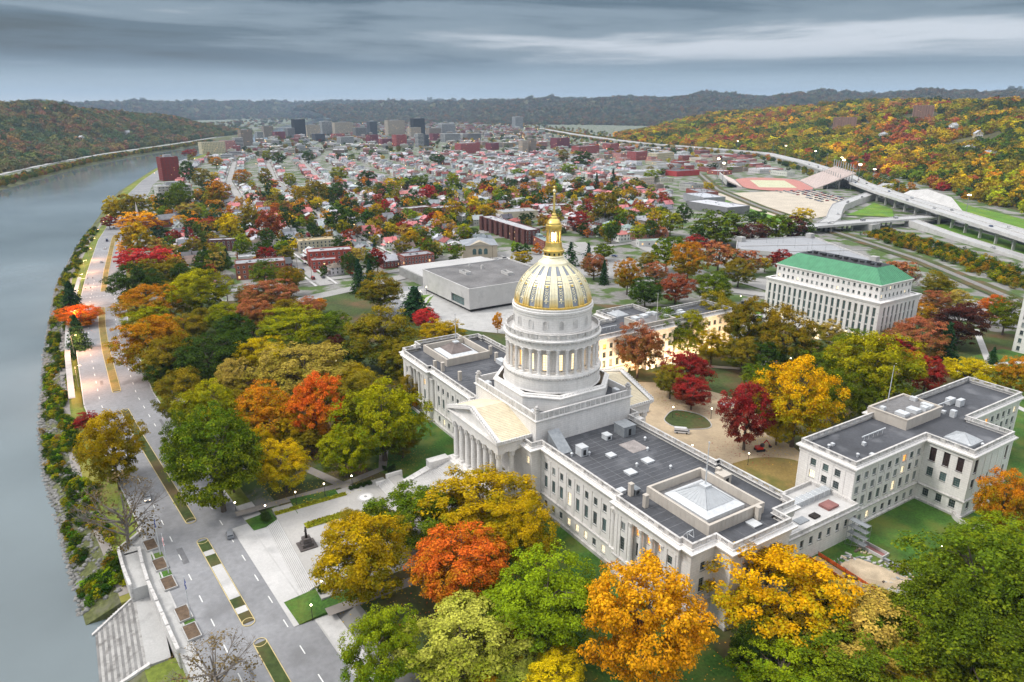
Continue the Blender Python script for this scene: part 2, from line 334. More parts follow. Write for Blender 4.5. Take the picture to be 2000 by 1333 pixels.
for (x0, x1, kd), lb in zip(MED, MLAB):
    r = empty('median_island', (x0, 0, -1.57), label=lb, cat='traffic island', group='islands down the middle of the boulevard')
    ax = along(ROADC, x0, x1); LP = [(x-x0, y) for x, y in ax]
    hw = 1.35 if x0 > -140 else 1.6
    for nm, o0, o1, hh, mm in (('kerb', -hw-.17, -hw, .19, PAINTY), ('kerb', hw, hw+.17, .19, PAINTY), ('turf', -hw, hw, .17, GRASSD if x0 < -140 else PARK)):
        q = MB()
        for a, c in zip(LP, LP[1:]):
            a, c = Vector(a), Vector(c); d = (c-a).normalized(); nn = Vector((-d.y, d.x)); s = 0
            q.prism([((a+nn*o0).x, (a+nn*o0).y), ((c+nn*o0).x, (c+nn*o0).y), ((c+nn*o1).x, (c+nn*o1).y), ((a+nn*o1).x, (a+nn*o1).y)], -.03, hh)
        o = q.build(nm, mm, r)
    if kd.startswith('conc'):
        for u0, u1 in ((.14, .20), (.34, .74), (.84, .90)):
            q = MB(); seg = along(ROADC, x0+(x1-x0)*u0, x0+(x1-x0)*u1); seg = [(x-x0, y) for x, y in seg]
            strip(q, seg, -hw+.05, hw-.05, .19); q.build('paved_panel', CONCL, r)
    for e in (LP[0], LP[-1]):
        q = MB(); q.lathe([(hw+.17, -.03), (hw+.17, .185), (hw, .185)], 14, e, cap=False); q.build('kerb_nose', PAINTY, r)
# sidewalks and plaza
q = MB(); strip(q, [p for p in RC if -36 <= p[0] <= 180], -18.0, -13.4, -1.46); strip(q, dense([(-22, -98.3), (29, -94.3)], 5), 0, 6, -1.452); q.build('sidewalk', CONCL, kind='structure')
q = MB(); strip(q, [p for p in RC if -420 <= p[0] < -150], 15.5, 18, -1.3); q.build('sidewalk', CONC, kind='structure')
q = MB(); strip(q, dense([(30, -86.5), (30, -60), (20, -20)], 5), -1.6, 1.6, -.006); strip(q, dense([(-24, -62), (-60, -76), (-140, -96)], 5), -1.6, 1.6, -.006); strip(q, dense([(-27, -96), (-27, -62), (-30, -48), (-52, -38)], 5), -1.5, 1.5, -.007); q.build('footpath', mat('path_paving', (.27, .245, .225), .9, .15, .2), kind='structure')
q = MB(); q.box(-24.5, 24.5, -86, -50, -1.4, .01); q.box(-14, 14, -50, -42, -1.4, .011); q.build('plaza', PAVE, kind='structure')
q = MB()
STEP_LINE = mat('step_line', (.27, .26, .25), .9, .2, .6)  # thin dark line along the back of each tread
for i in range(8): q.box(-17.5, 19, -86-.42*(8-i), -86-.42*(7-i), -1.5, -1.46+.18*(i+1)); q.box(-17.5, 19, -86-.42*(7-i)-.09, -86-.42*(7-i)-.001, -1.4, -1.455+.18*(i+1), 1)
q.build('plaza_steps', [CONCL, STEP_LINE], kind='structure')
rp = random.Random(12); q = MB()
for _ in range(46):
    k_ = rp.randrange(len(RC)-2); a, c = Vector(RC[k_]), Vector(RC[k_+1])
    if not -420 < a.x < 120: continue
    d = (c-a).normalized(); nn = Vector((-d.y, d.x)); o_ = rp.choice((-10, -5.2, 4.6, 9.4))+rp.uniform(-1, 1); ln, wd = rp.uniform(2, 14), rp.uniform(.15, 1.6); p = a+nn*o_
    q.face([(p.x+d.x*u*ln+nn.x*v*wd, p.y+d.y*u*ln+nn.y*v*wd, -1.566) for u, v in ((0, 0), (1, 0), (1, 1), (0, 1))])
q.build('road_patches', mat('patched_asphalt', (.17, .17, .178), .9, .2, .3, .1), kind='structure')
for x0, x1, lb in ((-24.4, -17.5, 'grass slope at the far end of the plaza steps'), (19, 29, 'grass slope at the near end of the plaza steps')):
    q = MB(); q.prism([(x0, -94), (x1, -93), (x1, -80), (x0, -80)], -1.5, [-1.35, -1.35, .03, .03]); q.build('grass_slope', GRASS, kind='structure')
sheet('lawn', [(20.5, -80), (29, -80), (29, -76), (21, -74)], .016, GRASS); sheet('lawn', [(-24.6, -80), (-27, -80), (-25.5, -66), (-21.6, -66), (-21.6, -80)], .016, GRASS)
# river path, riprap terrace
q = MB(); strip(q, dense([(-12, -127.6), (-26, -129), (-48, -131.6), (-70.6, -134.9), (-105, -136.9), (-160, -138.4), (-237, -139.3), (-320, -137), (-440, -131.5), (-616, -112), (-840, -81)], 12), -1.3, 1.3, lambda x, y: zg(x, y)+.06); q.build('river_path', mat('river_path_paving', (.27, .245, .225), .9, .15, .2), kind='structure')
# ---------------------------------------------------------------- building helpers
WIN = {}
def win_meshes(w, h, nx, ny, fm, key):
    k = (round(w, 2), round(h, 2), nx, ny, fm.name)
    if k not in WIN:
        q = MB(); f = .09; d0, d1 = -.06, .06
        q.box(-w/2, -w/2+f, d0, d1, 0, h); q.box(w/2-f, w/2, d0, d1, 0, h); q.box(-w/2+f, w/2-f, d0, d1, 0, f); q.box(-w/2+f, w/2-f, d0, d1, h-f, h, bottom=True)
        for i in range(1, nx): x = -w/2+w*i/nx; q.box(x-.03, x+.03, -.03, .03, f, h-f)
        for j in range(1, ny): zz = h*j/ny; q.box(-w/2+f, w/2-f, -.035, .035, zz-.03, zz+.03, bottom=True)
        q.box(-w/2-.12, w/2+.12, -.42, -.06, -.13, -.002, bottom=True)
        p = MB(); p.face([(-w/2+f, .02, f), (w/2-f, .02, f), (w/2-f, .02, h-f), (-w/2+f, .02, h-f)])
        WIN[k] = (q.mesh('window', fm), p)
    return WIN[k]
PANE = {}
rng = random.Random(5)
def window(parent, x, y, zz, ang, w, h, pm, fm=None, nx=2, ny=3, label=None):
    fm = fm or FRAME; fr, p = win_meshes(w, h, nx, ny, fm, 0)
    k = (id(p), pm.name)
    if k not in PANE: PANE[k] = p.mesh('pane', pm)
    o = put('window', fr, parent, (x, y, zz), ang)
    if label: o['label'] = label
    put('pane', PANE[k], o); return o
def facade(mb, parent, p0, p1, z0, z1, wins, depth=.38, m=0, glass=None, fm=None):
    """a wall from p0 to p1 (outside on the right hand) with real openings; wins: (u_centre, sill z, w, h, nx, ny, pane material)"""
    p0, p1 = Vector(p0), Vector(p1); ln = (p1-p0).length; d = (p1-p0)/ln; nin = Vector((-d.y, d.x)); ang = math.atan2(d.y, d.x)
    ops = [(a-w/2, a+w/2, s, s+h) for a, s, w, h, *_ in wins]
    us = sorted({0, ln, *[round(v, 3) for o in ops for v in o[:2]]}); zs = sorted({z0, z1, *[round(v, 3) for o in ops for v in o[2:]]})
    P = lambda u, zz, dd=0: (p0.x+d.x*u+nin.x*dd, p0.y+d.y*u+nin.y*dd, zz)
    for k in range(len(zs)-1):
        run = None
        for i in range(len(us)-1):
            cu, cz = (us[i]+us[i+1])/2, (zs[k]+zs[k+1])/2
            hole = any(a < cu < b and c < cz < e for a, b, c, e in ops)
            if not hole and run is None: run = us[i]
            if run is not None and (hole or i == len(us)-2):
                e = us[i] if hole else us[i+1]; mb.face([P(run, zs[k]), P(e, zs[k]), P(e, zs[k+1]), P(run, zs[k+1])], m); run = None
    for a, b, c, e in ops:
        mb.face([P(a, c), P(a, c, depth), P(a, e, depth), P(a, e)][::-1], m); mb.face([P(b, c), P(b, e), P(b, e, depth), P(b, c, depth)][::-1], m)
        mb.face([P(a, c), P(b, c), P(b, c, depth), P(a, c, depth)], m); mb.face([P(a, e), P(a, e, depth), P(b, e, depth), P(b, e)], m)
    for a, s, w, h, nx, ny, pm, *rest in wins:
        q = P(a, s, depth-.08); window(parent, q[0], q[1], s, ang, w, h, pm, rest[0] if rest else fm, nx, ny)
def balustrade(parent, poly, zb, h=1.35, th=.45, solid=1.5, gap=2.2, skip=(), old=True):
    """plinth, rail, pedestals and balusters round an outline"""
    q = MB(); n = len(poly)
    q.ring(poly, [(0, zb), (0, zb+.28), (-th, zb+.28), (-th, zb)]); q.ring(poly, [(.05, zb+h-.22), (.05, zb+h), (-th-.05, zb+h), (-th-.05, zb+h-.22), (.05, zb+h-.22)])
    bal = MB()
    for i in range(n):
        if i in skip: continue
        a, b = Vector(poly[i]), Vector(poly[(i+1) % n]); ln = (b-a).length; d = (b-a)/ln; nin = Vector((-d.y, d.x)); ang = math.atan2(d.y, d.x)
        if ln < 1.2: q.obox(((a+b)/2+nin*th/2), ang, ln, th-.04, zb+.27, zb+h-.2); continue
        per = solid+gap; k = max(1, round((ln-solid)/per)); per = (ln-solid)/k
        for j in range(k+1):
            c = a+d*(solid/2+j*per)+nin*th/2; q.obox(c, ang, solid, th-.02, zb+.27, zb+h-.21)
        for j in range(k):
            g = per-solid; nb = max(3, int(g/.34))
            for t in range(nb):
                c = a+d*(solid+j*per+g*(t+.5)/nb)+nin*th/2
                bal.lathe([(.07, zb+.28), (.13, zb+.48), (.06, zb+h-.42), (.10, zb+h-.22)], 5, (c.x, c.y), cap=False)
    o = q.build('balustrade', STONE_OLD if old else STONE, parent)
    if bal.v: bal.build('balusters', STONE_OLD if old else STONE, o, kind='stuff')
    return o
def column(parent, x, y, z0, z1, r, name='column', n=14, m=None):
    k = ('col', round(z1-z0, 2), round(r, 2), n)
    if k not in WIN:
        h = z1-z0; q = MB(); fl = 20 if n > 12 else n
        q.box(-r*1.3, r*1.3, -r*1.3, r*1.3, 0, r*.35); q.lathe([(r*1.28, r*.35), (r*1.3, r*.6), (r*1.08, r*.8)], n)
        q.lathe([(r, r*.8), (r*.98, h*.4), (r*.84, h-r*2.3)], n, cap=False)
        q.lathe([(r*.9, h-r*2.3), (r*.95, h-r*2.15), (r*.86, h-r*2.1), (r*.98, h-r*1.2), (r*1.12, h-r*1.15), (r*1.0, h-r*1.0), (r*1.28, h-r*.4)], n)
        for i in range(8): a = i*math.pi/4; q.obox((math.cos(a)*r*1.02, math.sin(a)*r*1.02), a, r*.4, r*.42, h-r*2.0, h-r*.5)
        q.box(-r*1.25, r*1.25, -r*1.25, r*1.25, h-r*.38, h, bottom=True)
        WIN[k] = q.mesh('column', m or STONE)
    return put(name, WIN[k], parent, (x, y, z0))
def mirror(poly): return [(-x, y) for x, y in reversed(poly)]
# ---------------------------------------------------------------- the capitol, main building
CAP = empty('capitol_building', label='white stone capitol with gilded ribbed dome and columned portico', cat='capitol')
half = [(19.5, -20.5), (19.5, -17), (55, -17), (55, -18.4), (77, -18.4), (77, -17.6), (80.1, -17.6), (80.1, -10), (85, -10), (85, 10), (80.1, 10), (80.1, 17.6), (77, 17.6), (77, 18.4), (55, 18.4), (55, 17), (19.5, 17), (19.5, 20.5)]
OUT = half+[(-x, y) for x, y in reversed(half)]
wallp = []
for h_ in (half,):
    wl = [(19.5, -20.5), (19.5, -17), (55, -17), (55, -18.4), (60.3, -18.4), (60.3, -17), (72, -17), (72, -18.4), (77, -18.4), (77, -17.6), (80.1, -17.6), (80.1, -10), (85, -10), (85, -6.6), (83.4, -6.6), (83.4, 6.6), (85, 6.6), (85, 10), (80.1, 10), (80.1, 17.6), (77, 17.6), (77, 18.4), (55, 18.4), (55, 17), (19.5, 17), (19.5, 20.5)]
WALL = wl+[(-x, y) for x, y in reversed(wl)]
w_up, w_mid, w_low = (1.55, 2.3), (1.6, 3.9), (1.5, 2.2)
def pick(*ms): return rng.choice(ms)
def cols_for(p0, p1):
    (x0, y0), (x1, y1) = p0, p1; out = []
    def add(u, lits=(GLASS, GLASS, GLASS, BLIND), lowlit=.3, uplit=.12, lo=True):
        out.append((u, 14.6, *w_up, 2, 3, LIT if rng.random() < uplit else pick(*lits)))
        out.append((u, 8.7, *w_mid, 2, 5, LITW if rng.random() < .06 else pick(GLASSG, GLASS, GLASSG)))
        if lo: out.append((u, 2.2, *w_low, 2, 2, LITW if rng.random() < lowlit else GLASS))
    if y0 == y1 == -17 and abs(x1-x0) > 30:
        for i in range(8):
            xc = 22+3.86*i if x0 > 0 else -(22+3.86*i); add(abs(xc-x0), uplit=.25 if x0 > 0 and i == 0 else .08)
    elif y0 == y1 == -18.4 and max(abs(x0), abs(x1)) < 73 and min(abs(x0), abs(x1)) == 55: add(abs(58-min(abs(x0), abs(x1))) if x0 > 0 else abs(x1-x0)-3, uplit=.5)
    elif y0 == y1 == -18.4 and max(abs(x0), abs(x1)) == 77: add(2.4 if x0 > 0 else abs(x1-x0)-2.4)
    elif y0 == y1 == -17 and abs(x1-x0) < 13 and min(abs(x0), abs(x1)) > 60:
        for xc in (62.2, 66.1, 70): u = xc-x0 if x0 > 0 else -xc-x0; out.append((u, 14.6, 1.6, 2.4, 2, 3, LITO if x0 > 0 else GLASS)); out.append((u, 8.7, *w_mid, 2, 5, GLASS)); out.append((u, 2.2, *w_low, 2, 2, GLASS))
    elif x0 == x1 == 80.1 and y1 < 0: add(abs(-13.6-y0), uplit=0)
    elif x0 == x1 == 83.4:
        for yc in (-4.4, 0, 4.4): out.append((yc-y0, 14.6, 1.6, 2.4, 2, 3, LITO if yc < 0 else GLASS)); out.append((yc-y0, 8.7, *w_mid, 2, 5, GLASS))
    elif y0 == y1 == -20.5: out.extend([(u, 15.6, 1.5, 2.4, 2, 3, LITW) for u in (1.9, 37.1)])
    elif x0 == x1 == 19.5 and y1 < 0: pass
    return out
q = MB()
for i in range(len(WALL)):
    a, b = WALL[i], WALL[(i+1) % len(WALL)]
    facade(q, CAP, a, b, 0 if abs(a[0]) > 50 and a[0] > 0 else -.3, 20.6, cols_for(a, b))
q.build('wall', STONE, CAP)
q = MB(); q.ring(OUT, [(.75, -.3), (.75, 1.1), (.55, 1.25), (.32, 1.3), (.3, 5.6), (.62, 5.75), (.62, 6.25), (.45, 6.4), (0, 6.5)]); 
base = q
bw = MB()      # basement course stays behind the low windows
bw.ring(OUT, [(.5, -.3), (.5, 1.0), (.02, 1.15)]); bw.ring(OUT, [(.02, 5.7), (.45, 5.8), (.5, 6.2), (.38, 6.4), (.02, 6.5)]); bw.build('base_course', STONE_OLD, CAP)
q = MB(); q.ring(OUT, [(.02, 18.3), (.22, 18.35), (.22, 19.1), (.3, 19.15), (.3, 19.8), (.55, 19.95), (.6, 20.35), (1.1, 20.55), (1.25, 20.95), (1.25, 21.15), (.35, 21.3), (.35, 21.75), (-.6, 21.75)]); q.build('cornice', STONE, CAP)
q = MB(); q.prism(offset(OUT, -.45), 20.5, 20.62); q.build('roof', ROOFBLK, CAP)
balustrade(CAP, offset(OUT, .05), 21.72, skip=())
# pilaster strips between the bays
for sx in (1, -1):
    for i in range(9):
        x = sx*(20.07+3.86*i); q = MB(); q.box(x-.5, x+.5, -17.16, -17.0, 6.5, 18.3); q.build('pilaster', STONE, CAP)
    for x in (55.6, 57.1-.35, 59.4, 73.1, 75.9): q = MB(); q.box(sx*x-.45, sx*x+.45, -18.58, -18.4, 6.5, 18.3); q.build('pilaster', STONE, CAP)
    for x in (53.2, 54.4): column(CAP, sx*x, -17.45, 6.5, 18.3, .55, n=10)
    for x in (60.6, 64.15, 68.05, 71.7): column(CAP, sx*x, -18.0, 6.5, 18.3, .58)
    for y in (-6.2, -2.2, 2.2, 6.2): column(CAP, sx*84.55, y, 6.5, 18.3, .58)
# roof seams and rooftop plant
q = MB()
for i in range(17): x = 21+2.05*i; q.box(x-.05, x+.05, -16, 16, 20.62, 20.632)
for y in (-8.5, -1.5): q.box(20, 55, y-.05, y+.05, 20.633, 20.64)
for x in (58, 61, 64, 67, 70, 73, 76): q.box(x-.05, x+.05, -17, -10, 20.62, 20.632)
for y in (-6, -2, 2, 6): q.box(78.5, 84, y-.05, y+.05, 20.62, 20.632)
for i in range(16): x = -22-2.05*i; q.box(x-.05, x+.05, -16, 16, 20.62, 20.632)
q.build('roof_seams', mat('roof_seam', (.19, .195, .205), .7, .2, .5), CAP, kind='stuff')
for sx in (1, -1):    # screened roof lights over the two chambers
    q = MB(); sc = [(56.3, -9.56), (77.5, -9.56), (77.5, 9.56), (56.3, 9.56)]; sc = sc if sx > 0 else mirror(sc)
    q.ring(sc, [(0, 20.62), (0, 23.55), (-.7, 23.55), (-.7, 21.2)])
    for i in range(4):
        a, b = Vector(sc[i]), Vector(sc[(i+1) % 4]); k = 14
        for j in range(1, k):
            c = a+(b-a)*j/k; d = (b-a).normalized(); q.obox((c.x+d.y*.02, c.y-d.x*.02), math.atan2(d.y, d.x), .08, .05, 20.7, 23.5)
    o = q.build('roof_screen', PANEL, CAP)
    q = MB(); q.prism(offset(sc, -.71), 20.6, 21.2); q.build('screen_floor', ROOFGRY, o)
    base_ = [(sx*66.9+dx, dy) for dx, dy in ((-7.2, -6.6), (7.2, -6.6), (7.2, 6.6), (-7.2, 6.6))]
    q = MB(); q.loft([[(x, y, 21.2) for x, y in base_], [(x, y, 22.3) for x, y in base_], [(x, y, 22.35) for x, y in offset(base_, -.4)], [(x, y, 23.2) for x, y in offset(base_, -2.1)]], cap1=True); q.build('roof_light_apron', METAL, o)
    pb = offset(base_, -1.9)
    q = MB(); ap = (sx*66.9, 0, 26.6); tp = [(sx*66.9+dx, dy, 26.0) for dx, dy in ((-.8, -.8), (.8, -.8), (.8, .8), (-.8, .8))]
    q.loft([[(x, y, 23.2) for x, y in pb], tp], cap1=True)
    for i in range(4):
        a, b = Vector((*pb[i], 23.22)), Vector((*pb[(i+1) % 4], 23.22)); ta, tb = Vector(tp[i]), Vector(tp[(i+1) % 4])
        for j in range(10):
            s0, s1 = a+(b-a)*j/9, ta+(tb-ta)*j/9; q.tube(s0, s1, .06, n=4)
    q.build('glass_pyramid', SKYL if sx > 0 else mat('copper_skylight', (.20, .165, .155), .6, .2, .5), o)
    q = MB(); q.box(sx*66.9-1.1, sx*66.9+1.1, -1.1, 1.1, 25.9, 26.4); q.build('pyramid_cap', METAL, o)
    q = MB(); q.lathe([(.22, 26.4), (.16, 31), (.10, 37.6), (.2, 37.7), (.2, 38), (.02, 38.1)], 8, (sx*66.9, 0)); q.build('flagpole', METAL, o)
for x, y in ((53.8, -12.6), (60, 12.5), (78.6, 6), (60, -13.2), (-41, -12), (-53, -13), (-56.5, -14.5), (-52, 10), (-60, 12), (-78, 8)):
    q = MB(); q.box(x-.55, x+.55, y-.55, y+.55, 20.62, 23.9); q.box(x-.62, x+.62, y-.62, y+.62, 23.9, 24.15, bottom=True); q.build('chimney_stack', PANEL, CAP)
for x, y, lx, ly, hh, m_ in ((34.5, -3.2, 2.2, 2.2, .55, METAL), (45, -5.0, 2.6, 2.6, .5, METAL), (42.5, 3.5, 2.6, 2.6, .5, METAL), (25, 3, 2.4, 2, 1.5, METAL), (25, 10, 4.8, 4.6, 3.2, GREYM), (29, -9.5, 2.8, 2.4, 2.6, METAL), (51.5, -13.8, 1.7, 1.7, .9, METAL), (53.6, -11, 2.2, 1.6, 1.6, GREYM), (57.6, 11.5, 5, 2, 1.0, GREYM), (62, 12.2, 3, 3, 2.8, PANEL), (79.6, 3.5, 2.6, 2.6, .3, METAL), (-30, -4, 2.4, 2.4, .5, METAL), (-36, -2, 2.4, 2.4, .5, METAL), (-48, 10, 4.5, 2.6, 1.6, METAL)):
    q = MB(); q.box(x-lx/2, x+lx/2, y-ly/2, y+ly/2, 20.62, 20.62+hh); q.box(x-lx/2-.12, x+lx/2+.12, y-ly/2-.12, y+ly/2+.12, 20.62+hh, 20.62+hh+.12, bottom=True)
    if hh > 1.2: q.box(x+lx/2, x+lx/2+.06, y-.5, y+.5, 20.9, 20.62+hh*.75, 1)
    q.build('rooftop_unit', [m_, DARK], CAP)
q = MB(); q.prism([(19.55, -15), (26.5, -15), (26.5, -11), (19.55, -11)], 20.62, [25.6, 20.9, 20.9, 25.6]); q.build('sloped_hatch', GREYM, CAP)
q = MB(); q.box(30, 36.5, 3.4, 9.4, 20.62, 20.66); q.build('gravel_patch', mat('roof_ballast', (.30, .27, .26), .95, .2, .4, .2), CAP)
for x, y in ((28.4, -12.6), (37.5, 8), (43, -1), (32, 12), (30.6, -8), (49, 6)):
    q = MB(); q.lathe([(.28, 20.62), (.28, 21.3), (.45, 21.35), (.45, 21.6), (.2, 21.85)], 8, (x, y)); q.build('roof_vent', METAL, CAP)
q = MB()
for dy in (-1.2, .8):
    for a, b in (((76, -13.5+dy, 20.7), (74.3, -13.5+dy, 20.7)), ((76, -13.5+dy, 20.7), (75.3, -13.2+dy, 22.3)), ((74.3, -13.5+dy, 20.7), (75.3, -13.2+dy, 22.3))): q.tube(a, b, .08, n=5)
q.tube((75.3, -14.4, 22.3), (75.3, -12.4, 22.3), .12, n=5); q.build('antenna_frame', METAL, CAP)
# ---- central block, steps of the drum
SB = [(-18, -18), (18, -18), (18, 18), (-18, 18)]
q = MB(); q.ring(SB, [(0, 20.4), (0, 28.2), (.5, 28.5), (.55, 28.75), (.05, 28.9), (.05, 31.0), (-.45, 31.0), (-.45, 28.6)]); q.prism(offset(SB, -.46), 28.4, 28.62); 
cb = q.build('central_block', STONE, CAP)
q = MB()
for i in range(4):
    a, b = Vector(SB[i]), Vector(SB[(i+1) % 4]); d = (b-a).normalized(); nn = Vector((d.y, -d.x))
    for j in range(18):
        c = a+d*(1.4+j*(36-2.8)/17); q.obox((c.x+nn.x*.1, c.y+nn.y*.1), math.atan2(d.y, d.x), 1.55, .12, 29.1, 30.85)
q.build('block_parapet_panels', STONE_OLD, cb, kind='stuff')
q = MB(); q.prism(offset(SB, -.5), 28.62, 28.64); q.build('block_roof', ROOFBLK, cb)
for sx in (1, -1):
    for sy in (1, -1):
        x, y = sx*17.3, sy*17.3
        q = MB(); q.box(x-.75, x+.75, y-.75, y+.75, 31.0, 31.4); q.box(x-.55, x+.55, y-.55, y+.55, 31.4, 32.2); q.box(x-.75, x+.75, y-.75, y+.75, 32.2, 32.45, bottom=True); q.lathe([(.5, 32.45), (.62, 32.9), (.3, 33.2)], 8, (x, y)); q.build('corner_pedestal', STONE_OLD, cb)
        q = MB(); q.box(x-sx*3.6-1.2, x-sx*3.6+1.2, y-sy*1.6-.7, y-sy*1.6+.7, 28.6, 30.2); q.build('rooftop_unit', METAL, cb)
OCT = [(8.4, -16.5), (16.5, -8.4), (16.5, 8.4), (8.4, 16.5), (-8.4, 16.5), (-16.5, 8.4), (-16.5, -8.4), (-8.4, -16.5)]
q = MB(); q.ring(OCT, [(0, 28.6), (0, 32.6), (.35, 32.8), (.4, 33.2), (.15, 33.3), (-1.1, 33.9)])
for i in range(8):
    a, b = Vector(OCT[i]), Vector(OCT[(i+1) % 8]); d = (b-a).normalized(); k = 12; nin = Vector((-d.y, d.x))
    for j in range(k): c = a+(b-a)*(j+.5)/k+nin*.5; q.obox((c.x, c.y), math.atan2(d.y, d.x), .9, .55, 33.3, 33.75)
oc = q.build('octagon_base', STONE, CAP)
DR = empty('dome'); DR.parent = CAP
NS = 96
q = MB(); q.lathe([(15.6, 33.6), (15.3, 34.0), (15.3, 37.7), (15.55, 37.9), (15.6, 38.4), (15.35, 39.05), (12.0, 39.1)], NS, cap=False); q.build('lower_drum', STONE, DR, smooth=False)
q = MB()
for i in range(96): a = i*2*math.pi/96; q.obox((15.62*math.cos(a), 15.62*math.sin(a)), a, .25, .45, 37.8, 38.25)
q.build('drum_ornament', STONE_OLD, DR, kind='stuff')
# drum wall with window openings
q = MB(); rw = 11.9
for i in range(16):
    a0, a1 = (i-.5)*math.pi/8, (i+.5)*math.pi/8
    A = [Vector((rw*math.cos(a), rw*math.sin(a))) for a in (a0, a1)]
    facade(q, DR, A[0], A[1], 39.0, 47.6, [((A[1]-A[0]).length/2, 39.3, 1.75, 5.2, 2, 6, LITW if i % 16 in (13, 14, 15, 0) else LIT, GOLD)], .5)
q.build('drum_wall', STONE, DR)
for i in range(32): a = (i+.5)*math.pi/16; o = column(DR, 14.25*math.cos(a), 14.25*math.sin(a), 39.1, 47.0, .52, n=10); o.rotation_euler = (0, 0, a)
q = MB(); q.lathe([(13.5, 47.0), (14.75, 47.0), (14.75, 48.6), (14.95, 48.7), (15.0, 49.1), (15.35, 49.3), (15.35, 49.75), (14.9, 49.9), (14.9, 50.2), (12.2, 50.2)], NS, cap=False); q.build('drum_cornice', STONE, DR)
q = MB()
for i in range(64): a = i*2*math.pi/64; q.obox((15.05*math.cos(a), 15.05*math.sin(a)), a, .3, .7, 48.75, 49.1)
q.build('dentils', STONE_OLD, DR, kind='stuff')
balustrade(DR, [(14.85*math.cos(2*math.pi*i/32), 14.85*math.sin(2*math.pi*i/32)) for i in range(32)], 50.2, h=1.6, th=.4, solid=1.0, gap=1.9)
q = MB(); q.lathe([(12.3, 50.0), (12.3, 51.5), (12.2, 51.6), (12.2, 56.0), (12.35, 56.2), (12.4, 56.9), (12.6, 57.1), (12.65, 57.7), (12.45, 57.9), (12.5, 58.5), (11.6, 58.75)], NS, cap=False); q.build('upper_drum', STONE, DR)
for i in range(16):
    a = i*math.pi/8; q = MB(); r_ = 12.19
    prof = [(-.65, 52.6), (.65, 52.6), (.65, 54.6)]+[(.65*math.cos(t), 54.6+.65*math.sin(t)) for t in np.linspace(.3, math.pi-.3, 6)]+[(-.65, 54.6)]
    inner = [Vector(p) for p in prof]; outer = [(p[0]*1.3, p[1]+(.22 if p[1] > 53 else 0)) for p in prof]
    fr = [[(.14, x, zz) for x, zz in outer], [(.14, p.x, p.y) for p in inner], [(-.05, p.x, p.y) for p in inner]]
    q.loft(fr); o = q.build('niche', STONE, DR, loc=(r_*math.cos(a), r_*math.sin(a), 0), rot=a)
    q = MB(); q.face([(.02, p.x, p.y) for p in inner]); q.build('niche_back', STONE_OLD, o)
# gilded shell: lead panels, sixteen double ribs, applied ornament
SHP = [(11.68, 58.7), (11.62, 59.8), (11.3, 61.6), (10.75, 63.2), (10.05, 64.7), (9.1, 66.2), (8.0, 67.5), (6.75, 68.7), (5.5, 69.7), (4.7, 70.3)]
q = MB(); q.lathe([(12.05, 58.7), (12.1, 59.2), (11.8, 59.35), (11.7, 59.3)], NS, cap=False); q.build('dome_rim', GOLD, DR)
q = MB(); q.lathe([(r_-.02, zz) for r_, zz in SHP], NS, cap=True); q.build('dome_shell', SLATE, DR, smooth=True)
RIBG = mat('gilded_rib', (.94, .86, .62), .42, .08, .9, metal=.35)
t = RIBG.node_tree; b = t.nodes['Principled BSDF']; src = b.inputs['Base Color'].links[0].from_socket
ge = t.nodes.new('ShaderNodeNewGeometry'); sp = t.nodes.new('ShaderNodeSeparateXYZ'); t.links.new(ge.outputs['Position'], sp.inputs[0]); mr = t.nodes.new('ShaderNodeMapRange'); mr.inputs[1].default_value = 58.8; mr.inputs[2].default_value = 62.5; t.links.new(sp.outputs[2], mr.inputs[0])
mx = t.nodes.new('ShaderNodeMixRGB'); t.links.new(mr.outputs[0], mx.inputs[0]); mx.inputs[1].default_value = (.86, .58, .10, 1); t.links.new(src, mx.inputs[2]); t.links.new(mx.outputs[0], b.inputs['Base Color'])
ribm = MB()
def ribstrip(mb, a_c, da, lift, prof, z_lo=58, z_hi=71):
    rows = []
    for r_, zz in prof:
        if not z_lo <= zz <= z_hi: continue
        rows.append([((r_+l)*math.cos(a_c+s*da*(1 if abs(s) else 0)), (r_+l)*math.sin(a_c+s*da), zz) for s, l in ((-1, 0), (-1, lift), (1, lift), (1, 0))])
    mb.loft(rows, closed=False)
ribstrip(ribm, 0, .108, .16, SHP); ribstrip(ribm, -.09, .017, .34, SHP); ribstrip(ribm, .09, .017, .34, SHP); ribstrip(ribm, 0, .012, .28, SHP)
ribme = ribm.mesh('rib', RIBG)
orn = MB()
def pt(r_a, zz, l): 
    r_ = float(np.interp(zz, [p[1] for p in SHP], [p[0] for p in SHP]))+l; return r_*math.cos(r_a), r_*math.sin(r_a), zz
def blob(a, zz, wa, hz, l=.16):
    c = [pt(a+wa*math.cos(t), zz+hz*math.sin(t), .03) for t in np.linspace(0, 2*math.pi, 7)[:-1]]; c2 = [pt(a+wa*.6*math.cos(t), zz+hz*.6*math.sin(t), l) for t in np.linspace(0, 2*math.pi, 7)[:-1]]
    orn.loft([c, c2], cap1=True)
for zz, wa, hz in ((60.7, .022, .35), (61.25, .045, .2), (61.7, .03, .3)): blob(0, zz, wa, hz)
for s in (-1, 1):
    for zz, aa in ((62.2, .028), (62.75, .045), (63.3, .028), (63.8, .04), (64.4, .03), (61.1, .05)): blob(s*aa, zz, .013, .24)
for zz in (62.5, 63.1, 63.7, 64.3): blob(0, zz, .018, .2)
orn.loft([[pt(s, zz, .1) for s in (-.06, .06)] for zz in (64.9, 65.1)], closed=False); orn.loft([[pt(s, zz, .1) for s in (-.075, .075)] for zz in (66.7, 66.95)], closed=False)
for s in (-.05, 0, .05):
    for zz in (65.5, 66.2, 67.2, 67.7): blob(s, zz, .03, .28, .14)
orm = orn.mesh('panel_ornament', GOLDPALE)
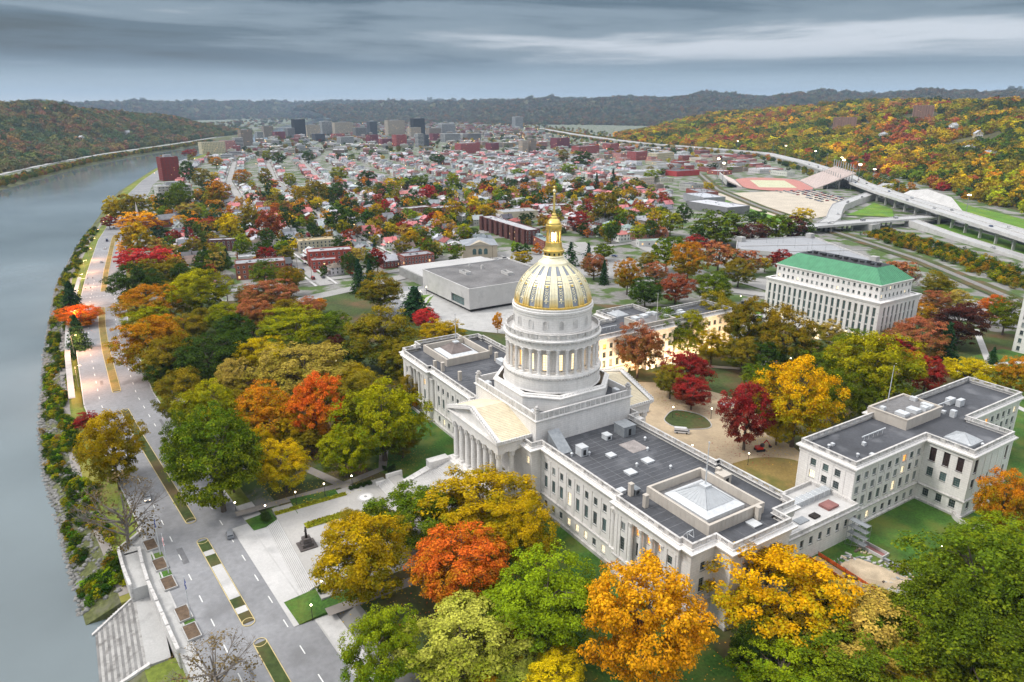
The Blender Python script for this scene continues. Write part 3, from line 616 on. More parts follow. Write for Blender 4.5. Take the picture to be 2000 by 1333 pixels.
ocu = MB(); ocu.lathe([(.3, 0), (.34, .3), (.2, .32), (.2, .1)], 10); ocm = ocu.mesh('oculus', [GOLD])
for i in range(16):
    put('rib', ribme, DR, rot=(i+.5)*math.pi/8); put('panel_ornament', orm, DR, rot=i*math.pi/8)
    a = i*math.pi/8; x, y, zz = pt(a, 65.1, 0); o = put('oculus', ocm, DR, (x, y, zz)); o.rotation_euler = (0, .75, a)
    q = MB(); q.lathe([(.17, .12)], 8); 
# lantern
LN = [('lantern_ring', [(4.9, 70.2), (4.6, 70.9), (3.6, 71.6), (3.1, 72.3), (3.3, 72.6), (3.0, 72.9)], GOLDPALE, 32), ('lantern_gallery', [(2.9, 72.9), (2.9, 73.9), (3.3, 74.0), (3.35, 74.5), (2.95, 74.6), (2.8, 75.0), (2.6, 75.6), (2.5, 76.5), (2.45, 76.9)], GOLD, 32), ('lantern_core', [(1.45, 76.9), (1.45, 80.8)], GOLDPALE, 20), ('lantern_cornice', [(1.5, 80.7), (2.3, 80.75), (2.45, 81.5), (2.45, 82.0), (2.2, 82.1), (2.1, 82.7), (1.7, 83.4), (1.1, 83.9), (1.0, 84.4), (.75, 84.6), (.72, 85.2), (.5, 85.4)], GOLD, 28), ('spire', [(.5, 85.4), (.34, 86.2), (.30, 91.2), (.22, 91.5)], GOLD, 12), ('orb', [(.12, 91.4), (.42, 91.7), (.5, 92.0), (.42, 92.3), (.12, 92.6)], GOLDPALE, 14)]
for nm, pf, m_, nn_ in LN: q = MB(); q.lathe(pf, nn_); o = q.build(nm, m_, DR, smooth=nm in ('orb', 'spire')); 
q = MB(); q.lathe([(1.3, 76.95), (1.3, 80.6)], 12, cap=False); 
for i in range(12):
    a = i*math.pi/6; o = column(DR, 2.05*math.cos(a), 2.05*math.sin(a), 76.9, 80.75, .22, 'lantern_column', 8, GOLD); o.data = o.data
    q = MB(); q.box(-.12, .12, -.28, .28, 73.1, 73.8); q.build('gallery_opening', DARK, DR, loc=(2.82*math.cos(a), 2.82*math.sin(a), 0), rot=a)
for k_ in [k for k in WIN if k[0] == 'col' and k[1] == round(80.75-76.9, 2)]: WIN[k_].materials.clear(); WIN[k_].materials.append(GOLD)
q = MB(); q.lathe([(.05, 92.5), (.3, 92.8), (.28, 93.2), (.12, 93.5)], 8)
q.face([(0, 0, 92.9), (.1, .5, 93.4), (0, .95, 93.2), (-.1, .5, 93.1)]); q.face([(0, 0, 92.9), (.1, -.5, 93.4), (0, -.95, 93.2), (-.1, -.5, 93.1)]); q.tube((.2, 0, 93.4), (.5, 0, 93.55), .12, .05)
q.build('gilded_eagle', GOLD, DR)
for i in range(2): q = MB(); q.box(-.12, .12, -.14, .14, 77.4, 79.8); q.build('lantern_light', GLOBE, DR, loc=(1.5*math.cos(-.6+(i-.5)*.55), 1.5*math.sin(-.6+(i-.5)*.55), 0), rot=-.6+(i-.5)*.55)
# ---- porticoes front and rear
for sy in (-1, 1):
    PT = empty('portico'); PT.parent = CAP; PT.rotation_euler = (0, 0, 0 if sy < 0 else math.pi)
    q = MB(); q.box(-16.5, 16.5, -31, -20.4, -.3, 5.9); q.box(-15.5, 15.5, -30.2, -20.4, 5.9, 6.3); q.build('stylobate', STONE, PT)
    for i in range(8):
        column(PT, (i-3.5)*3.9, -28, 6.3, 19.8, .98, n=18)
        if i in (0, 7): column(PT, (i-3.5)*3.9, -24, 6.3, 19.8, .98, n=18)
    en = [(-14.9, -29.2), (14.9, -29.2), (14.9, -18), (-14.9, -18)]
    q = MB(); q.ring(en, [(-1.9, 19.8), (0, 19.8), (0, 21.2), (.15, 21.25), (.15, 22.2), (.5, 22.4), (.6, 22.8), (1.0, 23.0), (1.0, 23.4), (-.2, 23.45)]); q.prism(offset(en, -1.85), 20.4, 20.6); q.build('entablature', STONE, PT)
    q = MB(); q.face([(-14.6, -29.0, 23.3), (14.6, -29.0, 23.3), (0, -29.0, 28.2)]); q.build('tympanum', STONE, PT)
    for s in (-1, 1):      # raking cornice and tiled slope
        q = MB(); a, b = (s*15.9, 23.35), (0, 28.7); th = .75
        sec = [(-30.3, 0), (-30.3, th), (-28.6, th), (-28.9, 0)]
        q.loft([[(x, y, zz+o) for y, o in sec] for x, zz in (a, b)], cap0=True, cap1=True); q.build('raking_cornice', STONE, PT)
        nr = 24
        for k in range(nr):
            f0, f1 = k/nr, (k+1)/nr; x0, x1 = s*15.6*(1-f0), s*15.6*(1-f1); z0_, z1_ = 23.75+5.0*f0, 23.75+5.0*f1
            q = MB(); q.face([(x0, -28.65, z0_+.12), (x1, -28.65, z1_+.02), (x1, -18, z1_+.02), (x0, -18, z0_+.12)][::(1 if s > 0 else -1)]); q.face([(x0, -28.65, z0_-.06), (x0, -28.65, z0_+.12), (x0, -18, z0_+.12), (x0, -18, z0_-.06)])
            q.build('tile_course', TILE, PT)
        for j in range(12):
            q = MB(); y = -28.3+j*.9; q.box(s*15.75-.2, s*15.75+.2, y-.32, y+.32, 23.45, 24.05); q.build('antefix', TRIM if j % 2 else STONE, PT)
        q = MB(); q.box(min(s*15.2, s*15.5), max(s*15.2, s*15.5), -28.6, -18.1, 23.46, 23.72); q.build('gutter', DARK, PT)
    q = MB()
    for s in (-1, 1):
        for k in range(18): f = (k+.5)/18; q.box(s*15.9*(1-f)-.16, s*15.9*(1-f)+.16, -30.2, -29.8, 24.0+5.35*f, 24.7+5.35*f)
    q.build('cresting', STONE, PT, kind='stuff')
    # flight of steps
    nst = 24
    for i in range(nst if sy < 0 else 0): q = MB(); y1 = -31-(nst-i)*.62; q.box(-13.5, 13.5, y1, y1+.62, -.2, 1.9+4.0*(i+.5)/nst); q.build('step', CONCL, PT)
    for s in (-1, 1):
        q = MB(); q.prism([(s*14.9-1.3, -46.5), (s*14.9+1.3, -46.5), (s*14.9+1.3, -31), (s*14.9-1.3, -31)], -.3, [1.9, 1.9, 6.6, 6.6]); q.prism([(s*14.9-1.5, -38), (s*14.9+1.5, -38), (s*14.9+1.5, -31), (s*14.9-1.5, -31)], -.3, 6.9); q.build('cheek_wall', STONE, PT)
# ---------------------------------------------------------------- the two office wings and the links
def wing(sx, name, label, gz):
    WG = empty(name, (0, 0, 0), label=label, cat='building', group='office wings of the capitol')
    P = [(56, 53), (74, 53), (74, 88.5), (88, 88.5), (88, 112.2), (74, 112.2), (74, 149), (56, 149), (56, 107), (53, 107), (53, 91), (56, 91)]
    if sx < 0: P = mirror(P)
    q = MB(); n = len(P)
    for i in range(n):
        a, b = P[i], P[(i+1) % n]; dx, dy = b[0]-a[0], b[1]-a[1]; ln = math.hypot(dx, dy); ws = []
        sees = (dy > 0 and sx > 0) or dy == 0 and dx > 0 or (sx < 0 and dy > 0)
        def col_(u, lit=.12):
            for zz, h_, w_, ny in ((13.6, 2.2, 1.85, 3), (9.6, 2.4, 1.85, 3), (4.9, 3.2, 1.85, 4), (-.6, 2.3, 1.7, 2)):
                pm = pick(LITO, LIT) if rng.random() < lit and zz > 12 else LITW if rng.random() < .06 else pick(GLASS, GLASS, BLIND, GLASSG)
                ws.append((u, zz, w_, h_, 3 if w_ > 1.6 else 2, ny, pm))
        if sees and ln > 10:
            if ln < 15 and dx > 0:
                for u in (3.0, 7.0, 11.0):
                    ws += [(u, 12.2, 1.9, 5.0, 2, 6, BRONZE, BRONZE), (u, 7.2, 1.9, 2.9, 3, 4, GLASSG), (u, .1, 1.8, 2.6, 3, 3, GLASS)]
            elif ln > 20 and ln < 30:
                for k, u in enumerate((3, 7.4, 11.85, 16.3, 20.7)):
                    if k in (0, 4): ws.append((u, 12.2, 1.9, 5.0, 2, 6, BRONZE, BRONZE))
                    ws += [(u, 7.2, 1.9, 2.9, 3, 4, GLASS), (u, .1, 1.7, 2.4, 2, 3, GLASS)]
            elif ln == 18:
                for u in (4.9, 9, 12.9): col_(u, .45)
            else:
                k = int(ln/3.85) if ln < 60 else 24; st = (ln-3.85*(k-1))/2
                for j in range(k): col_(st+3.85*j, .3 if sx > 0 else .05)
        facade(q, WG, a, b, -3.2, 19.0, ws)
    q.build('wall', STONE, WG)
    q = MB(); q.ring(P, [(.45, -3.2), (.45, -1.4), (.02, -1.25)]); q.ring(P, [(.02, 3.1), (.4, 3.2), (.45, 3.6), (.02, 3.9)]); q.build('base_course', STONE_OLD, WG)
    q = MB(); q.ring(P, [(.02, 16.8), (.2, 16.85), (.2, 17.8), (.5, 18.0), (.95, 18.25), (1.0, 18.7), (.3, 18.85), (.3, 19.2), (-.5, 19.2)]); q.build('cornice', STONE, WG)
    balustrade(WG, P, 19.18)
    q = MB(); q.prism(offset(P, -.4), 18.2, 18.45); q.build('roof', ROOFBLK, WG)
    for i in range(n):
        a, b = Vector(P[i]), Vector(P[(i+1) % n]); d = (b-a); ln = d.length; d = d/ln; nn = Vector((d.y, -d.x))
        if ln > 17 and (d.y > 0 or d.x > 0):
            k = int(ln/3.85); st = (ln-3.85*(k-1))/2-1.925
            for u_ in ([st+3.85*j for j in range(k+1)] if ln > 18.5 else (2.85, 6.95, 10.95, 14.95)):
                c = a+d*u_+nn*.06; m2 = MB(); m2.obox((c.x, c.y), math.atan2(d.y, d.x), .75, .14, 3.9, 16.8); m2.build('pilaster', STONE, WG)
    def B(nm, x0, x1, y0, y1, z0, z1, m_): 
        m2 = MB(); m2.box(min(sx*x0, sx*x1), max(sx*x0, sx*x1), y0, y1, z0, z1, bottom=True); return m2.build(nm, m_, WG)
    m2 = MB(); ph = [(54.5, 89), (67.5, 89), (67.5, 109), (54.5, 109)]; ph = ph if sx > 0 else mirror(ph)
    m2.ring(ph, [(0, 18.45), (0, 21.7), (.15, 21.75), (.15, 22.1), (-.5, 22.1), (-.5, 21.6)]); o = m2.build('penthouse', PANEL, WG); m2 = MB(); m2.prism(offset(ph, -.51), 21.2, 21.6); m2.build('penthouse_roof', ROOFGRY, o)
    for x0, x1, y0, y1, h_ in ((62, 65.5, 91, 94, 22.6), (62.5, 66, 96.5, 99.5, 22.8), (57.5, 59, 90, 91.5, 22.9), (64.5, 66.5, 101, 103, 23), (63, 66.5, 104, 106, 22.9), (58, 60, 106.5, 108, 22.8)): B('rooftop_unit', x0, x1, y0, y1, 21.6, h_, METAL)
    for x0, x1, y0, y1, h_ in ((62.5, 64.5, 121, 124, 20.6), (65.5, 67, 122, 125, 20.8), (69, 70.6, 111.5, 113, 20.8), (66, 67.2, 112, 113.2, 19.4), (61, 62, 60, 61, 19.2), (66, 67, 68, 69, 19.5), (71, 72.4, 64, 65.4, 19)): B('rooftop_unit', x0, x1, y0, y1, 18.45, h_, METAL)
    for a, b in (((64.8, 82, 20.1), (64.8, 70, 20.1)), ((64, 109, 20.2), (64, 121, 20.2))):
        m2 = MB(); m2.tube((sx*a[0], *a[1:]), (sx*b[0], *b[1:]), .22, n=6)
        for k in range(5): y = a[1]+(b[1]-a[1])*(k+.5)/5; m2.tube((sx*a[0], y, 18.4), (sx*a[0], y, 20.1), .06, n=4)
        m2.build('pipe_run', METAL, WG)
    bs = [(sx*81+dx, 96.5+dy) for dx, dy in ((-4, -3.6), (4, -3.6), (4, 3.6), (-4, 3.6))]
    m2 = MB(); m2.loft([[(x, y, 18.4) for x, y in bs], [(x, y, 19.4) for x, y in bs], [(sx*81-.2, 96.4, 21.4), (sx*81+.2, 96.4, 21.4), (sx*81+.2, 96.6, 21.4), (sx*81-.2, 96.6, 21.4)]], cap1=True)
    for i in range(4):
        for j in range(7): a = Vector((*bs[i], 19.42))+(Vector((*bs[(i+1) % 4], 19.42))-Vector((*bs[i], 19.42)))*j/6; m2.tube(a, (sx*81, 96.5, 21.45), .05, n=4)
    m2.build('glass_pyramid', SKYL, WG)
    m2 = MB(); m2.lathe([(.16, 22), (.12, 30), (.06, 34.5), (.15, 34.6), (.02, 34.9)], 8, (sx*55.6, 98)); m2.build('flagpole', METAL, WG)
    for x, y in ((84.5, 93), (86, 97.5), (62, 58), (70, 60)): m2 = MB(); m2.lathe([(.3, 18.4), (.3, 19.2), (.5, 19.25), (.5, 19.55), (.15, 19.8)], 8, (sx*x, y)); m2.build('roof_vent', METAL, WG)
    if sx > 0:
        m2 = MB(); arc = [(90.5+5.5*math.cos(t), 92+6.5*math.sin(t)) for t in np.linspace(-2.7, -.3, 12)]
        for a, b in zip(arc, arc[1:]):
            d = (Vector(b)-Vector(a)); m2.obox(((a[0]+b[0])/2, (a[1]+b[1])/2), math.atan2(d.y, d.x), d.length+.1, .6, -2.2, -.6)
        m2.build('curved_ramp_wall', STONE_OLD, WG)
    return WG
wing(1, 'capitol_wing', 'white stone office wing with roof pyramid, nearest the right edge', -2)
wing(-1, 'capitol_wing', 'white stone office wing behind the gold dome, its courtyard face floodlit', 0)
for sx, lb in ((1, 'low white stone link between the main building and the near office wing'), (-1, 'low white stone link between the main building and the wing behind the dome')):
    LK = empty('link_building', label=lb, cat='building', group='links between capitol and wings')
    P = [(61, 18.45), (76.5, 18.45), (76.5, 52.9), (61, 52.9)]; P = P if sx > 0 else mirror(P)
    q = MB()
    for i in range(4):
        a, b = P[i], P[(i+1) % 4]; ws = []
        if b[1] > a[1]: ws = [(2.6+3.9*j, 2.6, 1.5, 2.4, 2, 3, GLASS) for j in range(9)]
        facade(q, LK, a, b, -3.0, 7.6, ws)
    q.build('wall', STONE, LK); q = MB(); q.ring(P, [(.02, 6.6), (.3, 6.8), (.6, 7.2), (.6, 7.6), (.1, 7.7), (.1, 8.7), (-.4, 8.7), (-.4, 7.6)]); q.build('parapet', STONE_OLD, LK)
    q = MB(); q.prism(offset(P, -.38), 7.2, 7.62); q.build('roof', CONCL, LK)
    q = MB(); q.box(sx*67-1.2, sx*67+1.2, 30, 52.5, 7.6, 9.4); o = q.build('glazed_lantern', SKYL, LK)
    for j in range(10): q = MB(); q.box(sx*67-1.35, sx*67+1.35, 30.5+j*2.3, 30.75+j*2.3, 7.6, 9.6); q.build('lantern_rib', METAL, o)
    if sx > 0:
        for j, (x, y, lx, ly, m_) in enumerate(((72.6, 33, 2.4, 4, GREYM), (73.2, 38, 2, 2.6, RUST), (72, 46, 3.4, 4.5, REDBR), (64, 40, 1.3, 1.3, DARK), (74, 27, 3, 4, CONCL))): q = MB(); q.box(x-lx/2, x+lx/2, y-ly/2, y+ly/2, 7.62, 7.95+.2*(j % 3)); q.build('roof_equipment', m_, LK)

# ---------------------------------------------------------------- trees
def foliage_mat(name, inst=False):
    m = bpy.data.materials.new(name); m.use_nodes = True; t = m.node_tree; t.nodes.clear(); nn = t.nodes.new; ll = t.links.new
    at = nn('ShaderNodeAttribute'); at.attribute_name = 'leafv'
    if inst:
        a1 = nn('ShaderNodeAttribute'); a1.attribute_type = 'INSTANCER'; a1.attribute_name = 'tint'; c1 = a1.outputs['Color']; c2 = c1
    else:
        oi = nn('ShaderNodeObjectInfo'); c1 = oi.outputs['Color']; a2 = nn('ShaderNodeAttribute'); a2.attribute_type = 'OBJECT'; a2.attribute_name = 'tint2'; c2 = a2.outputs['Color']
    col = c1
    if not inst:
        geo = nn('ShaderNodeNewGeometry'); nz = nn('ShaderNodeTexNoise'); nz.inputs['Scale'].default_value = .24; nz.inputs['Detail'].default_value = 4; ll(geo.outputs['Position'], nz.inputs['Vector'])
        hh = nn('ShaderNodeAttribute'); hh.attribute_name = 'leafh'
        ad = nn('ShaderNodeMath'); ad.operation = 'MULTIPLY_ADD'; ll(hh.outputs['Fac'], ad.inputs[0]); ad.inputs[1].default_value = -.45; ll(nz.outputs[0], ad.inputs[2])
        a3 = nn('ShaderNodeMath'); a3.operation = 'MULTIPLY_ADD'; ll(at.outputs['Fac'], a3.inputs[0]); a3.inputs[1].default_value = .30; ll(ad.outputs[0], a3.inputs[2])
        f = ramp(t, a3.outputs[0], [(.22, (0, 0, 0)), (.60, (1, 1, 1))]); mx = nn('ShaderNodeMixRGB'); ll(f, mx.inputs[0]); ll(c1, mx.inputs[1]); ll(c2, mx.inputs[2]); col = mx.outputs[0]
    mr = nn('ShaderNodeMapRange'); ll(at.outputs['Fac'], mr.inputs[0]); mr.inputs[3].default_value = .42; mr.inputs[4].default_value = 1.30
    mu = nn('ShaderNodeMixRGB'); mu.blend_type = 'MULTIPLY'; mu.inputs[0].default_value = 1; ll(col, mu.inputs[1]); ll(mr.outputs[0], mu.inputs[2])
    d = nn('ShaderNodeBsdfDiffuse'); tr = nn('ShaderNodeBsdfTranslucent'); ll(mu.outputs[0], d.inputs[0]); ll(mu.outputs[0], tr.inputs[0])
    ms = nn('ShaderNodeMixShader'); ms.inputs[0].default_value = .2; ll(d.outputs[0], ms.inputs[1]); ll(tr.outputs[0], ms.inputs[2])
    o = nn('ShaderNodeOutputMaterial'); ll(ms.outputs[0], o.inputs[0]); return m
LEAF = foliage_mat('foliage'); LEAFI = foliage_mat('forest_foliage', True)
BARK = mat('bark', (.11, .085, .065), .9, .3, 1.5, .2)
def leaf_mesh(name, P, Nr, size, rs, m, asp=.75, hmin=-1, hmax=1):
    n = len(P); up_ = rs.normal(size=(n, 3)); t1 = np.cross(Nr, up_); t1 /= np.linalg.norm(t1, axis=1)[:, None]+1e-9; t2 = np.cross(Nr, t1)
    s = (size*rs.uniform(.45, 1.5, n))[:, None]; a, b = t1*s*.5, t2*s*.5*asp
    V = np.stack([P-a-b*.35, P-b, P+a-b*.2, P+a*.3+b], 1).reshape(-1, 3)
    me = bpy.data.meshes.new(name); me.vertices.add(4*n); me.vertices.foreach_set('co', V.ravel()); me.loops.add(4*n); me.loops.foreach_set('vertex_index', np.arange(4*n)); me.polygons.add(n)
    me.polygons.foreach_set('loop_start', np.arange(0, 4*n, 4)); me.update(calc_edges=True)
    at = me.attributes.new('leafv', 'FLOAT', 'FACE'); at.data.foreach_set('value', rs.random(n).astype(np.float32))
    at = me.attributes.new('leafh', 'FLOAT', 'FACE'); at.data.foreach_set('value', ((P[:, 2]-hmin)/(hmax-hmin)).astype(np.float32))
    me.materials.append(m); return me
def unit(rs, n):
    v = rs.normal(size=(n, 3)); return v/np.linalg.norm(v, axis=1)[:, None]
def crown(name, seed, lobes, clumps, leaves, size, m, lr=(.34, .5), cr=.15, flat=.0, hole=.0):
    """unit crown (radius 1): lobes carry clumps, clumps carry leaves"""
    rs = np.random.RandomState(seed); LC = []
    for i in range(lobes):
        for _ in range(30):
            d = unit(rs, 1)[0]; d[2] = d[2]*.9+.04
            c = d*rs.uniform(.38, .76)
            if all(np.linalg.norm(c-e) > .29 for e, _ in LC): break
        LC.append((c, rs.uniform(*lr)))
    LC.append((np.array([0, 0, .42]), .46)); LC.append((np.array([0, 0, -.05]), .5))
    P, Nr = [], []
    for c, r in LC:
        for d in unit(rs, clumps):
            q = c+d*r*rs.uniform(.82, 1.08)
            if q[2] < -.85 or rs.random() < hole: continue
            inside = min(np.linalg.norm(q-e)/s for e, s in LC)
            if inside < .60: continue
            k = int(leaves*rs.uniform(.6, 1.3)); dd = unit(rs, k); dd[:, 2] = np.where(dd[:, 2] < -.2, -dd[:, 2]*.6, dd[:, 2])
            rr = cr*rs.uniform(.75, 1.3)*(rs.uniform(.25, 1, k)**.5)[:, None]
            P.append(q+dd*rr); Nr.append(dd*.55+d*.5+np.array([0, 0, .45])+rs.normal(size=(k, 3))*.38)
    P, Nr = np.concatenate(P), np.concatenate(Nr); Nr /= np.linalg.norm(Nr, axis=1)[:, None]
    return leaf_mesh(name, P, Nr, size, rs, m)
def conifer(name, seed, tiers, per, leaves, size, m):
    rs = np.random.RandomState(seed); P, Nr = [], []
    for i in range(tiers):
        f = i/(tiers-1); zz = -1+2*f; rad = (1-f)**.8*.95+.04
        for j in range(max(4, int(per*(1-.6*f)))):
            a = rs.uniform(0, 2*math.pi); ln = rad*rs.uniform(.7, 1.1); k = leaves; s = rs.uniform(.15, 1, k)
            p = np.stack([np.cos(a)*ln*s, np.sin(a)*ln*s, zz-.16*ln*s+rs.normal(size=k)*.025], 1); side = np.array([-math.sin(a), math.cos(a), 0])
            p += side*(rs.normal(size=k)*.10*(1.1-s))[:, None]; P.append(p); Nr.append(np.array([math.cos(a)*.5, math.sin(a)*.5, .8])+rs.normal(size=(k, 3))*.4)
    P, Nr = np.concatenate(P), np.concatenate(Nr); Nr /= np.linalg.norm(Nr, axis=1)[:, None]; return leaf_mesh(name, P, Nr, size, rs, m, .5)
def trunk_mesh(seed, limbs=7, twigs=0, spread=.8, m=None):
    """unit: ground at z=-1.35 (below a crown of half height 1), limbs reaching into the crown"""
    rs = random.Random(seed); q = MB(); pts = [(0, 0, -1.36), (rs.uniform(-.03, .03), rs.uniform(-.03, .03), -.9), (rs.uniform(-.06, .06), rs.uniform(-.06, .06), -.35), (rs.uniform(-.1, .1), rs.uniform(-.1, .1), .45)]
    for a, b, r0, r1 in zip(pts, pts[1:], (.062, .047, .036), (.047, .036, .012)): q.tube(a, b, r0, r1, 7)
    for i in range(limbs):
        a = i*2.4+rs.uniform(-.4, .4); h = rs.uniform(-.8, -.1); s = (0, 0, h); rad = rs.uniform(.35, .62)*spread; e = (math.cos(a)*rad, math.sin(a)*rad, h+rs.uniform(.45, .9)); mid = (e[0]*.5, e[1]*.5, h+(e[2]-h)*.42)
        q.tube(s, mid, .030, .02, 5); q.tube(mid, e, .02, .006, 5)
        for k in range(2+twigs):
            f = rs.uniform(.2, 1); b = tuple(mid[j]+(e[j]-mid[j])*f for j in range(3)); a2 = a+rs.uniform(-1, 1); l2 = rs.uniform(.2, .42)
            e2 = (b[0]+math.cos(a2)*l2, b[1]+math.sin(a2)*l2, b[2]+rs.uniform(.05, .35)); q.tube(b, e2, .010, .003, 4)
            for _ in range(twigs):
                f = rs.uniform(.3, 1); c = tuple(b[j]+(e2[j]-b[j])*f for j in range(3)); q.tube(c, (c[0]+rs.uniform(-.2, .2), c[1]+rs.uniform(-.2, .2), c[2]+rs.uniform(0, .22)), .005, .002, 3)
    return q.mesh('trunk', m or BARK)
HI = [crown('crown', s, 26+s % 4, 23, 92, .040, LEAF, lr=(.2, .47), cr=.13) for s in range(6)]
MID = [crown('crown', 40+s, 18, 12, 28, .11, LEAF, cr=.17) for s in range(4)]
CHI = [conifer('crown', s, 26, 20, 16, .12, LEAF) for s in (3, 4)]
CMID = [conifer('crown', 7, 14, 12, 9, .2, LEAF)]
SPARSE = [crown('crown', 80+s, 13, 10, 20, .05, LEAF, cr=.17, hole=.35) for s in range(2)]
TRK = [trunk_mesh(s) for s in range(4)]; TRKB = [trunk_mesh(30+s, 13, 4, 1.5, mat('grey_bark', (.20, .175, .155), .9, .2, 1.5)) for s in range(2)]
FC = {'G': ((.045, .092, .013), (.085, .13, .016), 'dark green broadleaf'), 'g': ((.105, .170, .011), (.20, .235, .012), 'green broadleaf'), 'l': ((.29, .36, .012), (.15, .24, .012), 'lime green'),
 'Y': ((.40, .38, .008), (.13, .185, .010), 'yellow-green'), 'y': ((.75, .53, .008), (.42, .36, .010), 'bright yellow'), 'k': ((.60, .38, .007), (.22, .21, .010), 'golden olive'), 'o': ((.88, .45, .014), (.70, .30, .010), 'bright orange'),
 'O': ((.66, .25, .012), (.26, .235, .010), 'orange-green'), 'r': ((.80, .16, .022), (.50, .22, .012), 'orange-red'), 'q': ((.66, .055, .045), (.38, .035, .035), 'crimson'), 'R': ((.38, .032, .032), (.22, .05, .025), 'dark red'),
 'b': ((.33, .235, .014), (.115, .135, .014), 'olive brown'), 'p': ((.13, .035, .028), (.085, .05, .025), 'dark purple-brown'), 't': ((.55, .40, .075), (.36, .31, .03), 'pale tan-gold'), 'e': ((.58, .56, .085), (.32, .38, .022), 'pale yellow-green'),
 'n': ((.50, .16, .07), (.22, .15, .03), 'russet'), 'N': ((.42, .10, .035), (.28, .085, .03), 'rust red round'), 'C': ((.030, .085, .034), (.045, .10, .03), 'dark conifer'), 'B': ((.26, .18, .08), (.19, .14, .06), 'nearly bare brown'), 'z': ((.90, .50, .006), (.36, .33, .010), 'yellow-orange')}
LMK = [('the statue plaza', 0, -78), ('the front steps', 0, -48), ('the river stairs', -5, -128), ('the long grassed median', -80, -113), ('the near capitol end', 95, -5), ('the far capitol end', -92, 0), ('the construction dig', 92, 42), ('the dirt courtyard', 10, 70), ('the near office wing', 70, 160), ('the wing behind the dome', -70, 155),
 ('the concrete culture centre', -222, 100), ('the green-roofed office block', -38, 215), ('the parking deck', -170, 370), ('the gatehouse', -248, 82), ('the boulevard crossing', -365, -105), ('the river bend', -680, -70), ('the cream temple-fronted hall', -330, 190), ('the brick apartment terrace', -420, 220), ('the red brick apartments', -370, 60), ('the stadium', -540, 800), ('the car park', -380, 640), ('the white balconied flats', -800, 0), ('the red brick tower', -1050, -10), ('the right-edge office slab', 10, 330), ('the rail line', -60, 400), ('the bottom lawn edge', 120, -40)]
ORD = ['', 'second', 'third', 'fourth', 'fifth', 'sixth', 'seventh', 'eighth', 'ninth', 'tenth', 'eleventh', 'twelfth']
def place(items, noun):
    """items: (x, y, look words) -> one label each that singles it out by look, landmark and rank"""
    out = [None]*len(items); by = {}
    for i, (x, y, w_) in enumerate(items):
        k = min(range(len(LMK)), key=lambda j: math.hypot(x-LMK[j][1], y-LMK[j][2])); by.setdefault((w_, k), []).append((math.hypot(x-LMK[k][1], y-LMK[k][2]), i))
    for (w_, k), v in by.items():
        for j, (_, i) in enumerate(sorted(v)):
            o_ = ORD[j] if j < 12 else str(j+1)+'th'
            out[i] = f'{w_} {noun} by {LMK[k][0]}' if len(v) == 1 else f'{w_} {noun}, {o_+" " if o_ else ""}nearest of its look to {LMK[k][0]}'
    return out
def jit(c, rs, a=.12): k = 1+rs.uniform(-a, a); return tuple(v*k*(1+rs.uniform(-.06, .06)) for v in c)
rt_ = random.Random(11)
